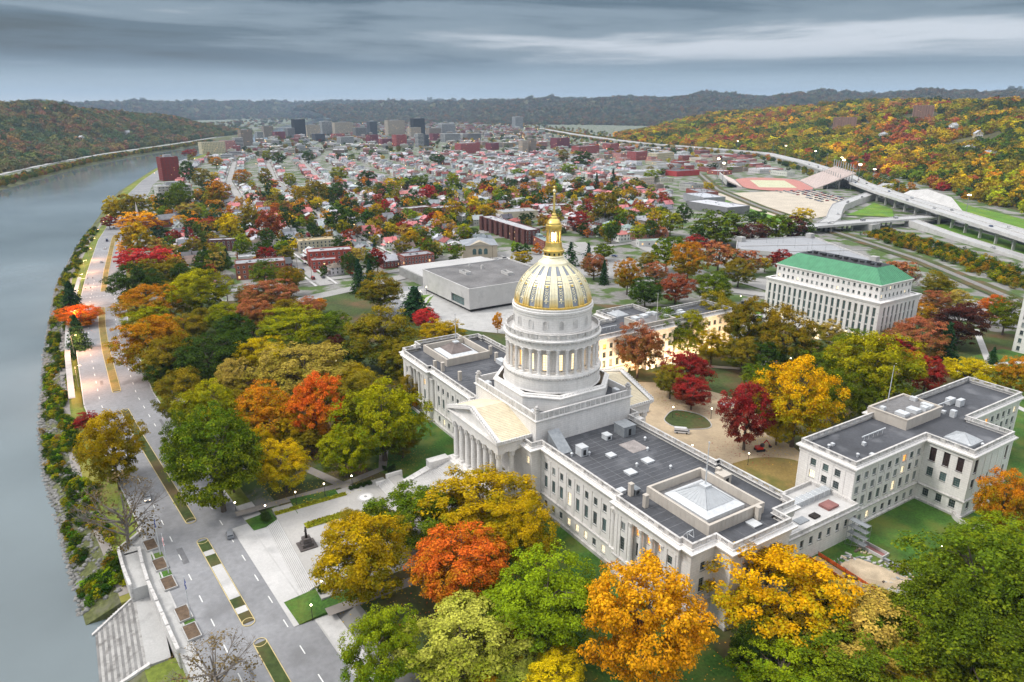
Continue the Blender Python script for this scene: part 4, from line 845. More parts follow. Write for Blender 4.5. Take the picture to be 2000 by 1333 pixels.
TREES = [t.split(',') for t in "-311.2,-131.3,10.5,11.2,11.8,C;-283.2,-128.2,11.6,6.4,8.1,r;-236.2,-130.5,8.3,9.9,10.4,C;-306.5,-98.0,13.6,12.4,14.9,G;-424.6,-93.2,8.0,7.0,8.9,q;-393.1,-81.3,15.5,9.4,11.5,q;-370.4,-84.6,12.1,7.5,9.3,b;-327.9,-82.0,6.7,5.2,6.8,G;-703.7,-83.3,10.3,12.9,15.4,y;-698.6,-76.6,12.8,11.5,13.9,k;-666.0,-64.5,16.0,15.4,18.2,b;-656.4,-91.2,7.3,6.1,7.8,R;-796.4,-34.4,5.0,7.1,9.0,o;-713.3,-34.2,8.5,11.8,14.2,G;-689.3,-21.7,10.2,17.3,20.4,g;-666.9,-12.8,12.4,8.0,9.9,t;-603.7,-70.0,16.0,9.6,11.7,o;-633.2,-54.0,6.5,5.9,7.6,G;-468.9,-81.3,12.8,13.3,15.9,k;-486.1,-88.5,7.3,6.3,8.1,o;-617.9,-31.1,7.6,5.5,7.2,o;-584.7,-21.5,7.3,5.9,7.6,r;-589.3,-8.6,5.4,4.8,6.4,r;-620.3,-47.3,5.9,3.2,4.6,O;-509.3,-3.2,10.7,11.2,13.6,y;-527.7,21.5,12.1,13.2,15.7,b;-480.6,28.1,11.6,13.9,16.5,N;-524.0,53.8,5.5,9.4,11.6,G;-511.8,-38.1,5.1,7.7,8.1,C;-513.7,-48.4,6.1,6.1,7.8,R;-432.5,-52.4,4.5,5.4,7.1,G;-252.2,-67.9,17.9,13.2,15.7,Y;-308.9,-78.2,7.9,5.3,6.9,b;-371.3,11.0,7.9,7.0,8.9,b;-285.0,-48.4,6.6,9.1,11.2,B;-308.0,-19.3,9.9,8.3,10.3,g;-278.9,-10.1,8.0,8.7,10.8,b;-245.1,-30.7,16.0,8.8,10.9,n;-262.0,-41.4,6.6,6.3,8.0,b;-207.8,-49.6,10.8,8.9,11.0,n;-211.0,-63.1,9.7,8.1,10.1,Y;-221.5,-72.3,7.2,6.5,8.3,b;-255.2,-94.5,16.7,10.1,12.3,O;-232.4,-98.7,11.6,7.6,9.5,Y;-171.2,-102.0,15.4,12.6,15.1,O;-139.8,-83.0,14.2,10.7,13.0,G;-140.2,-61.2,11.5,8.2,10.2,y;-103.4,-51.2,19.4,10.7,13.0,t;-116.7,-77.6,7.0,8.0,10.0,t;-98.0,-36.2,10.2,6.2,8.0,k;-105.6,-97.3,10.8,10.4,12.6,b;-80.2,-93.1,11.6,10.9,13.2,Y;-33.4,-98.4,13.7,15.3,18.2,g;-59.1,-103.9,6.5,10.6,12.8,g;-69.6,-75.1,12.9,9.6,11.7,O;-56.0,-60.8,10.1,12.5,15.0,r;-31.9,-79.6,8.2,7.8,9.7,y;-51.8,-83.4,5.7,6.8,8.6,k;-35.0,-45.1,15.2,12.9,15.4,Y;-31.0,-60.2,8.7,7.8,9.7,Y;-68.3,-18.0,2.3,3.7,5.2,o;-72.1,-18.8,6.3,6.3,8.0,b;-166.1,-38.5,17.5,9.6,11.8,Y;-168.3,-18.5,10.6,7.6,9.5,g;-131.0,-28.4,4.6,7.3,9.2,p;-119.0,-11.5,17.0,12.9,15.5,b;-165.0,31.7,7.3,4.8,6.4,q;-130.1,24.4,11.8,6.5,8.3,k;-208.3,23.4,13.2,10.9,13.2,b;-261.0,29.5,7.2,10.8,11.3,C;-266.5,39.3,5.9,9.6,10.1,C;-187.7,36.1,13.7,8.8,9.2,C;-220.9,-15.2,9.2,5.1,6.7,n;-227.1,-8.0,5.6,3.9,5.4,O;-359.1,79.1,4.4,7.7,8.1,C;-342.7,58.1,7.1,6.0,7.8,t;-466.0,88.1,14.1,14.4,17.1,G;-450.8,84.9,5.8,9.3,11.4,Y;-70.8,-124.2,10.0,12.6,15.1,k;-28.7,-124.7,10.8,12.6,15.2,B;40.7,-113.7,9.3,7.1,9.0,B;-127.1,-130.7,4.9,3.5,5.0,R;22.9,-38.8,15.5,8.6,10.6,k;42.2,-36.7,7.7,8.7,10.7,k;14.7,-57.5,12.6,6.9,8.8,g;30.5,-76.3,12.2,10.0,12.2,k;1.6,-69.0,4.8,2.7,4.0,b;44.3,-57.8,11.9,9.0,11.1,r;54.6,-59.5,6.9,4.7,6.2,b;66.2,-47.8,12.4,9.5,11.6,l;86.8,-36.5,12.2,13.1,15.7,o;65.3,-68.0,12.6,6.9,8.7,e;61.0,-84.5,7.6,9.8,12.0,l;79.4,-54.7,6.5,3.6,5.0,y;73.1,-67.1,3.8,2.1,3.4,o;93.2,-4.6,14.6,10.2,12.4,z;117.7,34.3,16.2,13.3,15.9,g;117.9,17.8,11.0,10.5,12.7,g;109.4,6.9,13.3,7.3,9.2,t;111.5,-2.6,12.8,7.0,8.9,g;104.9,-16.1,9.9,5.5,7.1,l;118.1,6.5,9.7,5.3,7.0,b;98.1,-18.2,3.9,6.5,8.3,G;99.7,84.4,7.4,10.3,12.6,O;106.5,70.6,11.3,6.2,7.9,l;124.3,16.3,14.7,9.1,11.2,g;125.3,33.1,8.4,11.2,13.5,g;-208.8,182.8,9.5,8.3,10.3,n;-163.5,174.4,8.7,11.2,13.5,O;-194.2,219.2,7.1,7.9,9.8,b;-251.6,211.1,6.0,7.7,8.1,C;-194.0,180.1,4.6,7.9,8.3,C;-132.5,161.8,10.0,8.7,10.7,G;-130.6,184.7,10.7,8.3,10.2,N;-175.3,210.6,7.9,6.4,8.2,n;-165.6,230.4,11.3,13.5,16.1,O;-198.4,242.0,12.0,12.0,14.4,g;-177.4,273.2,12.9,10.1,12.3,n;-159.7,285.6,8.2,8.2,10.2,n;-151.7,310.9,9.2,7.6,9.5,R;-159.4,302.9,5.2,4.8,6.4,k;-118.3,205.3,12.5,9.0,11.0,g;-138.7,250.3,10.5,8.6,10.6,b;-63.0,110.3,12.4,10.4,12.7,g;-47.7,80.7,10.8,11.4,13.7,n;-56.2,120.2,9.2,10.5,12.8,Y;-66.9,151.3,12.7,11.2,13.5,b;-40.6,119.5,7.7,7.7,9.6,k;-40.1,143.9,11.9,13.3,15.9,b;-18.7,142.4,13.9,13.9,16.6,b;-23.5,86.2,10.2,8.2,10.2,R;-9.5,75.4,7.4,6.1,7.9,R;-22.3,76.1,6.7,6.7,8.5,b;-8.0,112.8,7.4,5.5,7.2,g;25.6,65.7,9.3,11.5,13.8,R;33.0,82.2,14.0,15.3,18.1,z;29.3,78.4,5.9,5.9,7.6,y;4.9,135.0,9.9,8.1,10.0,g;29.1,135.4,16.3,15.0,17.8,Y;-7.2,180.5,11.3,6.7,8.6,g;29.9,110.3,7.9,10.3,12.5,g;-26.9,188.5,6.7,6.4,8.2,t;-17.7,187.3,5.5,4.6,6.2,t;5.3,207.5,12.9,9.2,11.3,n;0.9,194.9,9.0,6.0,7.7,R;6.2,244.5,13.9,10.3,12.6,p;13.5,219.6,7.4,8.9,9.4,C;-46.9,323.6,10.4,8.4,10.4,b;-77.6,334.8,10.8,8.8,10.9,n;-70.2,333.5,7.7,6.9,8.7,B;-32.2,293.8,8.0,6.5,8.3,n;-25.1,304.3,8.1,6.6,8.4,t;-26.2,269.6,7.6,5.1,6.7,O;-5.1,302.4,7.2,7.2,9.1,r;8.8,285.8,8.6,8.9,11.0,g;31.6,169.0,7.7,7.7,9.6,R;16.4,190.3,6.1,4.7,6.2,O;38.0,191.2,10.7,5.9,7.6,y;52.2,196.5,6.8,8.2,10.1,O;27.4,235.3,3.2,3.7,3.9,C;21.6,210.3,1.9,3.7,3.9,C;-138.4,62.0,2.9,4.9,6.5,o;-272.7,164.0,7.1,5.2,6.9,k;-253.0,195.4,7.9,8.7,9.1,C;-259.3,359.5,19.5,13.7,16.3,g;-261.5,341.7,8.2,8.0,9.9,G;-245.2,354.6,8.0,7.0,8.8,g;-304.3,464.6,11.7,7.1,9.0,G;-228.6,401.2,15.1,12.1,14.5,g;-229.0,370.9,14.5,9.7,11.9,p;-222.4,416.2,10.8,10.8,13.1,p;-215.6,422.8,7.4,9.9,12.1,G;-288.0,516.9,10.1,7.5,9.4,y;-308.8,352.4,10.5,10.5,12.7,Y;-325.0,349.5,9.6,10.1,12.3,k;-333.9,393.8,8.2,11.2,13.6,G;-392.2,341.4,14.0,15.6,18.5,b;-376.0,347.1,7.4,9.1,11.1,l;-630.7,519.5,8.3,12.8,13.5,C;-653.4,568.4,9.4,13.4,14.1,C;-699.6,687.0,13.0,8.6,10.7,l;-541.3,651.2,8.5,6.1,7.9,y;-235.1,310.3,11.0,6.4,8.2,R;-771.1,36.0,15.4,14.7,17.5,O;-729.2,21.4,6.7,5.7,7.4,O;-1085.2,48.1,12.0,16.7,19.7,G;-988.2,51.4,12.9,14.6,17.3,b;-1089.8,86.3,7.9,7.5,9.4,y;-985.7,109.4,12.9,12.1,14.5,O;-963.1,138.8,10.2,13.6,16.3,b;-918.8,165.3,9.9,10.7,13.0,Y;-736.1,146.9,12.5,13.2,15.8,b;-746.5,179.0,13.5,10.6,12.9,G;-718.0,123.1,11.5,11.5,13.9,k;-665.7,126.5,7.1,6.7,8.5,y;-970.6,256.4,15.0,11.4,13.8,Y;-915.9,285.3,13.6,10.2,12.4,G;-799.4,274.9,10.0,8.8,10.9,y;-554.0,158.7,7.4,8.0,10.0,k;-592.2,183.1,5.1,7.6,9.5,q;-746.2,-10.0,12.2,15.6,18.5,g;-1411.3,338.9,13.2,11.4,13.8,G;-1375.5,264.8,12.8,12.8,15.3,G;-1482.3,266.4,11.2,12.4,14.9,Y;-1382.6,143.2,13.2,10.3,12.6,O;-1842.1,161.4,18.5,10.3,12.6,R;-1613.9,75.7,10.5,10.5,12.7,O;-658.3,268.0,9.4,10.1,12.3,q;-735.1,342.2,9.7,13.5,16.1,l;-795.7,320.9,14.0,10.1,12.3,g;-1226.3,562.2,18.2,10.0,12.2,G;-864.1,641.3,14.1,9.4,11.5,l;-986.4,765.1,18.1,14.9,17.7,G;-1088.9,792.6,11.4,13.6,16.3,b;-876.5,543.5,10.9,7.2,9.1,l;-813.5,538.5,13.0,7.8,9.7,k;-578.5,403.3,8.1,12.1,14.6,k;-555.0,402.7,4.6,5.6,7.3,o;-526.9,403.3,4.5,6.4,8.2,y;-377.4,297.8,11.0,8.9,10.9,R;-479.3,248.4,10.5,8.2,10.2,k;-504.6,226.3,9.5,9.5,11.7,k;-481.5,195.4,5.4,7.0,8.8,o;-448.2,157.1,4.5,4.3,5.8,g;-414.9,182.2,5.4,4.6,6.2,k;-408.6,196.8,5.4,3.4,4.8,G;-155.2,-69.8,10.1,8.7,10.8,G;-75.1,-39.0,10.3,8.3,10.3,b;-97.0,-11.1,10.2,8.9,10.9,b;-84.7,-48.3,8.4,7.2,9.0,b;-52.8,-65.3,6.2,5.0,6.6,b;-152.0,-97.0,11.2,9.8,12.0,b;-148.3,-100.8,7.4,6.9,8.7,G;-185.8,-62.6,9.6,8.1,10.1,G;-219.5,-28.3,9.1,5.8,7.5,b;-199.3,-84.3,11.3,8.2,10.2,b;-84.4,-81.4,8.6,7.4,9.3,b;-106.2,1.5,8.3,6.4,8.1,Y;-51.6,-47.8,7.9,6.8,8.6,g;-33.5,-39.0,6.5,5.1,6.7,b;-43.5,-93.3,6.2,6.2,8.0,G;-58.4,-69.7,6.6,6.6,8.4,k;-212.4,-89.9,8.8,7.2,9.0,O;-134.1,-32.4,8.6,5.8,7.5,b;-125.7,-23.0,7.3,6.4,8.2,G;-255.6,229.9,8.2,6.1,7.8,g;-28.1,125.9,8.6,7.2,9.1,b;-17.1,129.9,7.3,7.3,9.2,G;-13.8,154.2,7.7,6.2,8.0,G;-2.1,159.9,7.6,6.2,8.0,b;36.2,122.6,7.7,6.4,8.2,g;102.8,-3.1,7.7,6.6,8.4,b;99.2,8.0,7.4,4.1,5.6,b;67.9,-58.7,5.4,4.3,5.8,b;72.6,-60.3,5.9,3.4,4.8,e".split(';')]
TREES = [(float(a), float(b), float(c), float(d), float(e), f) for a, b, c, d, e, f in TREES]
CX, CY = 173.24, -122.64
def plant(x, y, r, b, zc, c, label, group):
    dist = math.hypot(x-CX, y-CY); g0 = zg(x, y)
    c1, c2, _ = FC[c]; hi = dist < 520
    rt = empty('conifer_tree' if c == 'C' else 'broadleaf_tree', (x, y, g0), rt_.uniform(0, 6.3), label=label, cat='tree', group=group)
    me = (rt_.choice(CHI) if hi else CMID[0]) if c == 'C' else rt_.choice(SPARSE) if c == 'B' else rt_.choice(HI if hi else MID)
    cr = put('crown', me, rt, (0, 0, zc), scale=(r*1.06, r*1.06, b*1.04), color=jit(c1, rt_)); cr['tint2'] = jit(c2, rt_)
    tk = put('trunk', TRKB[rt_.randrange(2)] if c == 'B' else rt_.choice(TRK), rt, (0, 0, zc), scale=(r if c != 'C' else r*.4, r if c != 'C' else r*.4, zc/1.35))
    return rt
LB = place([(x, y, FC[c][2]) for x, y, r, b, zc, c in TREES], 'tree')
for (x, y, r, b, zc, c), lb in zip(TREES, LB): plant(x, y, r, b, zc, c, lb, 'trees of the capitol park and the streets beyond')
# fallen leaves under the nearer trees
FCM = bpy.data.materials.new('town_paint'); FCM.use_nodes = True; t = FCM.node_tree; an = t.nodes.new('ShaderNodeAttribute'); an.attribute_name = 'fcol'; t.links.new(an.outputs['Color'], t.nodes['Principled BSDF'].inputs['Base Color']); t.nodes['Principled BSDF'].inputs['Roughness'].default_value = .85
q = MB(); fcl = []
for x, y, r, b, zc, c in TREES:
    if c in 'CBGg' or math.hypot(x-CX, y-CY) > 300: continue
    for _ in range(170):
        a_, d_ = rt_.uniform(0, 6.3), r*1.35*rt_.random()**.6; px, py = x+d_*math.cos(a_), y+d_*math.sin(a_); s = rt_.uniform(.1, .26); t_ = rt_.uniform(0, 6); g0 = zg(px, py)+.06
        if abs(px) < 86 and -22 < py < 20 or py < -86 and g0 < -1.2: continue
        q.face([(px+s*math.cos(t_+k), py+s*math.sin(t_+k), g0+rt_.uniform(0, .05)) for k in (0, 1.6, 3.1, 4.7)]); fcl.append([v*.75 for v in jit(FC[c][0], rt_, .3)])
me = q.mesh('fallen_leaves', FCM); at = me.attributes.new('fcol', 'FLOAT_VECTOR', 'FACE'); at.data.foreach_set('vector', np.array(fcl, np.float32).ravel()); put('fallen_leaves', me, label='fallen leaves scattered on the grass under the near trees', cat='leaves', kind='stuff')
# ---------------------------------------------------------------- scattered vegetation as one mass each
LOW = bpy.data.collections.new('forest_crowns'); LOWC = []
for s in range(6):
    o = bpy.data.objects.new('forest_crown', crown('forest_crown', 60+s, 9, 8, 16, .2, LEAFI, cr=.2)); LOW.objects.link(o)
BUSH = bpy.data.collections.new('bush_crowns')
for s in range(4):
    o = bpy.data.objects.new('bush_crown', crown('bush_crown', 90+s, 6, 9, 26, .13, LEAFI, cr=.2)); BUSH.objects.link(o)
def gn_scatter(name, coll, pts, scl, tint, label, cat):
    me = bpy.data.meshes.new(name); me.from_pydata([tuple(p) for p in pts], [], [])
    a = me.attributes.new('sc', 'FLOAT_VECTOR', 'POINT'); a.data.foreach_set('vector', np.asarray(scl, np.float32).ravel())
    a = me.attributes.new('tint', 'FLOAT_VECTOR', 'POINT'); a.data.foreach_set('vector', np.asarray(tint, np.float32).ravel())
    o = put(name, me, label=label, cat=cat, kind='stuff'); me.materials.append(LEAFI)
    ng = bpy.data.node_groups.new(name, 'GeometryNodeTree'); ng.interface.new_socket('Geometry', in_out='INPUT', socket_type='NodeSocketGeometry'); ng.interface.new_socket('Geometry', in_out='OUTPUT', socket_type='NodeSocketGeometry')
    nn = ng.nodes.new; ll = ng.links.new; gi = nn('NodeGroupInput'); go_ = nn('NodeGroupOutput'); ip = nn('GeometryNodeInstanceOnPoints'); ci = nn('GeometryNodeCollectionInfo')
    ci.inputs['Collection'].default_value = coll; ci.inputs['Separate Children'].default_value = True; ci.inputs['Reset Children'].default_value = True; ip.inputs['Pick Instance'].default_value = True
    sa = nn('GeometryNodeInputNamedAttribute'); sa.data_type = 'FLOAT_VECTOR'; sa.inputs['Name'].default_value = 'sc'
    ri = nn('FunctionNodeRandomValue'); ri.data_type = 'INT'; ri.inputs[4].default_value = 0; ri.inputs[5].default_value = len(coll.objects)-1
    rv = nn('FunctionNodeRandomValue'); rv.data_type = 'FLOAT_VECTOR'; rv.inputs[0].default_value = (0, 0, 0); rv.inputs[1].default_value = (.2, .2, 6.28); rv.inputs['Seed'].default_value = 3
    ll(gi.outputs[0], ip.inputs['Points']); ll(ci.outputs[0], ip.inputs['Instance']); ll(ri.outputs[2], ip.inputs['Instance Index']); ll(rv.outputs[0], ip.inputs['Rotation']); ll(sa.outputs[0], ip.inputs['Scale']); ll(ip.outputs[0], go_.inputs[0])
    md = o.modifiers.new('scatter', 'NODES'); md.node_group = ng; return o
def vnoise(x, y, s): return (math.sin(x*s*1.3+y*s*.7+1.3)+math.sin(-x*s*.8+y*s*1.7+4)+math.sin(x*s*2.3-y*s*1.9+.6)*.6)/2.6
def hill(name, label, st, cols, rows_, pal, dens, rough=10, size=(6, 9), clear=(), back=.35):
    """stations (base x, y, ridge x, y, ridge z): a wooded slope rising from its base to its ridge"""
    A = np.array(st, float); tt = np.linspace(0, len(st)-1, cols); B = np.stack([np.interp(tt, np.arange(len(st)), A[:, i]) for i in range(5)], 1)
    us = np.concatenate([np.linspace(0, 1, rows_), np.linspace(1.1, 1+back, 3)]); grid = []
    for bx, by, rx, ry, rz in B:
        rw = []
        for u in us:
            x, y = bx+(rx-bx)*u, by+(ry-by)*u; e = ss(0, 1, u)*.6+.4*u if u <= 1 else 1-.25*(u-1)
            rw.append((x, y, -1.5+max(0, rz)*e+rough*vnoise(x, y, .005)*min(1, u*1.5)+rough*.45*vnoise(x, y, .017)*min(1, u*3)))
        grid.append(rw)
    q = MB(); q.loft(grid, closed=False); o = q.build(name, HILLG, kind='structure', smooth=True)
    if o.data.polygons[len(o.data.polygons)//2].normal.z < 0: o.data.flip_normals()
    G_ = np.array(grid); rs = np.random.RandomState(len(name)+cols); pts, sc, ti = [], [], []
    for i in range(cols-1):
        for j in range(len(us)-1):
            a, b, c = G_[i, j], G_[i+1, j], G_[i, j+1]; ar = np.linalg.norm(np.cross(b-a, c-a)); n = rs.poisson(ar*dens)
            for _ in range(n):
                f, h = rs.random(2); p = a+(b-a)*f+(c-a)*h
                if any((p[0]-cx_)**2+(p[1]-cy_)**2 < cr_**2 for cx_, cy_, cr_ in clear): continue
                r = size[0]+(size[1]-size[0])*rs.random()**1.7; k = pal[int((vnoise(p[0], p[1], .009)*.42+.5+rs.normal()*.15)*len(pal)) % len(pal)]; v = rs.uniform(.6, 1.35)
                pts.append(p+np.array([0, 0, r*.55])); sc.append((r, r, r*rs.uniform(.85, 1.25))); ti.append([m_*v*rs.uniform(.85, 1.15) for m_ in k])
    return o, pts, sc, ti, G_
FP = {k: FC[k][0] for k in FC}
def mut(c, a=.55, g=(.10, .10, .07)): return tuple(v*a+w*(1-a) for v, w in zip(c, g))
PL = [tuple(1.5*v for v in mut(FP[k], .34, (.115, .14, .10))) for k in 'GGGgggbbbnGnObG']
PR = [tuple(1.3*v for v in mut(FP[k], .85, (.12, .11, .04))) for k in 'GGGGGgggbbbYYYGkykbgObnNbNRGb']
PF = [(.14, .17, .12), (.19, .18, .12), (.18, .20, .13), (.23, .18, .12), (.14, .16, .12), (.21, .20, .13)]  # far woods: leaf colours lightened so part of the haze is painted in
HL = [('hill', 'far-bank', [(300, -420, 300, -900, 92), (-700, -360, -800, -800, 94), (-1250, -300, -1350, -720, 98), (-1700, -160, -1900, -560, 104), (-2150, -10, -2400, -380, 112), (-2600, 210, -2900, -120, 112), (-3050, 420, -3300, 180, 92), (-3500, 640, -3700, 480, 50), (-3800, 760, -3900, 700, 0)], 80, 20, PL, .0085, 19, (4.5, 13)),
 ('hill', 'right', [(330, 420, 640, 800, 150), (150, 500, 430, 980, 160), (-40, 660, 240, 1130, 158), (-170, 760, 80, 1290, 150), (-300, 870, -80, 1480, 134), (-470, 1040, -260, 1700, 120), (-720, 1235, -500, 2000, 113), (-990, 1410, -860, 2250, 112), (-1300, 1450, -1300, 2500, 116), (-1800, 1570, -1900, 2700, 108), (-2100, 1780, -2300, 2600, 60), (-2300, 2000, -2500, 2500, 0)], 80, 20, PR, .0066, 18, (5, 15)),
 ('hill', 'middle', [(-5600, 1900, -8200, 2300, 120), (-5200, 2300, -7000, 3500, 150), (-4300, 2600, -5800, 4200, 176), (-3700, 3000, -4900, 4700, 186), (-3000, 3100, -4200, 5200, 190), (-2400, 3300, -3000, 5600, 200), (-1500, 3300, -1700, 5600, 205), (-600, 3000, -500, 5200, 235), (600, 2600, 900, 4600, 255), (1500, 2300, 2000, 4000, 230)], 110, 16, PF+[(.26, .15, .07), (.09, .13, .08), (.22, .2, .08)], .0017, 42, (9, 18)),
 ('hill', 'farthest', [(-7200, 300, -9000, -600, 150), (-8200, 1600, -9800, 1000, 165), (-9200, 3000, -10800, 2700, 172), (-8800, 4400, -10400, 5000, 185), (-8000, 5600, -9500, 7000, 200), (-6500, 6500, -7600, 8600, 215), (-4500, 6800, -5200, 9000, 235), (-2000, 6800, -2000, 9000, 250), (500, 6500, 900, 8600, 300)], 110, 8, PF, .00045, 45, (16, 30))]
LBH = {'far-bank': 'wooded hillside in muted autumn colours across the river', 'right': 'bright autumn woods on the hillside above the highway', 'middle': 'hazy brown woods on the slopes behind downtown', 'farthest': 'blue-grey forest on the farthest ridge'}
HG = {}
for nm, key, st, co, ro, pal, de, rg, sz in HL:
    clr = [(-1180, 1900, 75), (-1000, 1990, 60), (-760, 1700, 70), (-620, 1530, 60), (-900, 1650, 60), (-255, 770, 62), (-300, 830, 40), (-60, 600, 50), (-150, 700, 40), (-30, 640, 40)] if key == 'right' else ()
    o, pts, sc, ti, G_ = hill(nm, key, st, co, ro, pal, de, rg, sz, clr); HG[key] = G_
    gn_scatter('forest', LOW, pts, sc, ti, LBH[key], 'forest')
def hz(key, x, y):
    G_ = HG[key].reshape(-1, 3); i = np.argsort((G_[:, 0]-x)**2+(G_[:, 1]-y)**2)[:4]; return float(G_[i, 2].mean())
# river bank: shrubs and riprap
rs = np.random.RandomState(3); pts, sc, ti = [], [], []
for _ in range(3600):
    x = 60-rs.random()**1.4*760; d = rs.uniform(1.5, 13); y = yr(x)+d
    if -16 < x < 34 or vnoise(x, d*4, .09) < -.25+.04*abs(d-5): continue
    r = rs.uniform(.7, 2.0); k = FP[rs.choice(list('GggGbYlG'))]; pts.append((x, y, zg(x, y)+r*.5)); sc.append((r, r, r*rs.uniform(.7, 1.1))); ti.append([m_*rs.uniform(.7, 1.2) for m_ in k])
for _ in range(1400):
    x = -900-rs.random()*1900; d = rs.uniform(2, 40); y = yf(x)-d; r = rs.uniform(2, 6); k = mut(FP[rs.choice(list('GgbYgGkn'))], .7); pts.append((x, y, zg(x, yr(x)+60)-4+r*.5)); sc.append((r, r, r)); ti.append([m_*rs.uniform(.8, 1.2) for m_ in k])
gn_scatter('bank_shrubbery', BUSH, pts, sc, ti, 'green and yellow shrubs along both river banks', 'shrubs')
q = MB(); rr = random.Random(4); n = 0
for _ in range(4600):
    x = 70-rr.random()**1.3*720; d = rr.choice((rr.uniform(-.6, 2.5), rr.uniform(0, 9.5))); y = yr(x)+d; s = rr.uniform(.35, 1.05)
    if -14 < x < 32: continue
    zz = zg(x, y); a = rr.uniform(0, 3); pl = [(x+s*math.cos(a+t)*rr.uniform(.6, 1), y+s*math.sin(a+t)*rr.uniform(.6, 1)) for t in (0, 1.3, 2.5, 3.8, 5)]
    q.loft([[(px, py, zz-.3) for px, py in pl], [(px, py, zz+s*.35) for px, py in pl], [(x+(px-x)*.5, y+(py-y)*.5, zz+s*.65) for px, py in pl]], cap1=True)
q.build('riprap_rubble', ROCK, label='grey riprap rocks lining the near river bank', cat='rocks', kind='stuff')
# ---------------------------------------------------------------- city: surfaces
OBJW = mat('painted_wall', (1, 1, 1), .8, .10, .25, .05, obj=True); OBJR = mat('roof_shingle', (1, 1, 1), .9, .16, .3, .12, obj=True)
WTRIM = mat('white_trim', (.66, .66, .65), .7, .05, .5); WDARK = mat('dark_panes', (.045, .05, .06), .3, .4, .2); WWARM = mat('warm_panes', (.8, .5, .2), .5, .3, .2, emit=(1, .6, .25), estr=.6)
BRICKM = mat('brick', (.23, .075, .055), .85, .15, .3, .12); TARM = mat('tar_roof', (.23, .235, .245), .9, .25, .1, .1)
def nrm(x):
    m = (yr(x+60)-yr(x-60))/120; l = math.hypot(1, m); return (-m/l, 1/l), math.atan2(-m, -1)
def XT(x, t): (a, b), _ = nrm(x); return x+a*t, yr(x)+b*t
STR_T = [165, 236, 310, 384, 458, 532, 606, 680, 754, 828, 902]
CROSS = [-318, -452, -585, -722, -860, -1000, -1150, -1300, -1450, -1620]
def okcity(x, y):
    a, b = (-285, 345), (-960, 1040)
    return (b[0]-a[0])*(y-a[1])-(b[1]-a[1])*(x-a[0]) < 0 and True
def inside(x, y): 
    # true on the town side of the highway and car park
    lim = np.interp(x, [-1900, -1250, -960, -760, -640, -520, -440, -330, -285, -200], [1350, 1180, 880, 700, 610, 560, 480, 360, 330, 250]); return y < lim
q = MB(); sw = MB()
for i, t in enumerate(STR_T):
    pts = [XT(x, t) for x in np.arange(-300, -1760, -20)]; pts = [p for p in pts if inside(*p)]
    if len(pts) > 3: strip(q, pts, -4.6, 4.6, .05); strip(sw, pts, -8.0, -6.2, .06); strip(sw, pts, 6.2, 8.0, .06)
for x in CROSS:
    pts = [XT(x, t) for t in np.arange(62, 980, 20)]; pts = [p for p in pts if inside(*p)]
    if len(pts) > 3: strip(q, pts, -4.4, 4.4, .058)
q2 = [(-262, -20), (-268, 20), (-288, 60), (-300, 110), (-290, 170), (-250, 215), (-212, 196)]
strip(q, dense([(-250, -95), (-262, -20), (-275, 30), (-290, 75), (-318, 120), (-325, 190)], 10), -6, 6, .064); strip(q, dense([(-330, 262), (-270, 232), (-212, 196), (-150, 232), (-90, 262), (-40, 300)], 10), -5.5, 5.5, .07)
strip(q, dense([(-300, 300), (-240, 280), (-180, 262), (-120, 290), (-60, 330), (0, 350), (60, 360)], 10), -5, 5, .074)
q.build('street', STREETM, kind='structure'); sw.build('pavement', CONCL, kind='structure')
sheet('parking_ground', [(-330, 175), (-300, 215), (-232, 262), (-180, 240), (-215, 190), (-262, 150), (-300, 150)], .03, mat('lot_paving', (.30, .295, .29), .85, .12, .05), 'structure')
sheet('parking_ground', [(-150, 262), (-118, 300), (-30, 352), (60, 372), (60, 330), (-30, 290), (-90, 256)], .035, STREETM)
sheet('drive', [(-262, 62), (-246, 92), (-238, 96), (-226, 78), (-200, 42), (-180, 36), (-184, 26), (-206, 20), (-240, 36)], .012, ASPH)
sheet('museum_terrace', [(-250, 46), (-172, 42), (-150, 52), (-128, 70), (-138, 84), (-160, 140), (-250, 140)], .014, CONC)
sheet('lawn', [(-236, 52), (-232, 70), (-205, 50), (-168, 40), (-180, 34), (-206, 44)], .02, GRASSB)
q = MB(); strip(q, dense([(-252, 92), (-236, 74), (-226, 62), (-206, 48), (-180, 40), (-150, 36)], 4), -1.1, 1.1, .026); strip(q, dense([(-128, 70), (-100, 62), (-92, 30)], 6), -1.2, 1.2, .026)
for pl in ([(-70, 165), (-92, 176), (-100, 192), (-90, 208), (-82, 196), (-74, 176)], [(-60, 160), (-86, 205), (-84, 240)], [(20, 215), (36, 200), (56, 190), (80, 180), (110, 172)], [(36, 200), (28, 232), (10, 262), (-4, 285)], [(40, 262), (28, 232)], [(-30, 150), (0, 172), (20, 215)], [(-60, 100), (-30, 130), (-30, 150), (-70, 165)]): strip(q, dense(pl, 5), -1.5, 1.5, .028)
q.build('footpath', CONCL, kind='structure')
sheet('lawn', [(-66, 160), (-106, 170), (-112, 205), (-86, 215), (-78, 195)], .005, GRASSB); sheet('lawn', [(14, 205), (110, 170), (110, 262), (20, 262)], -1.9 if False else .004, GRASS)
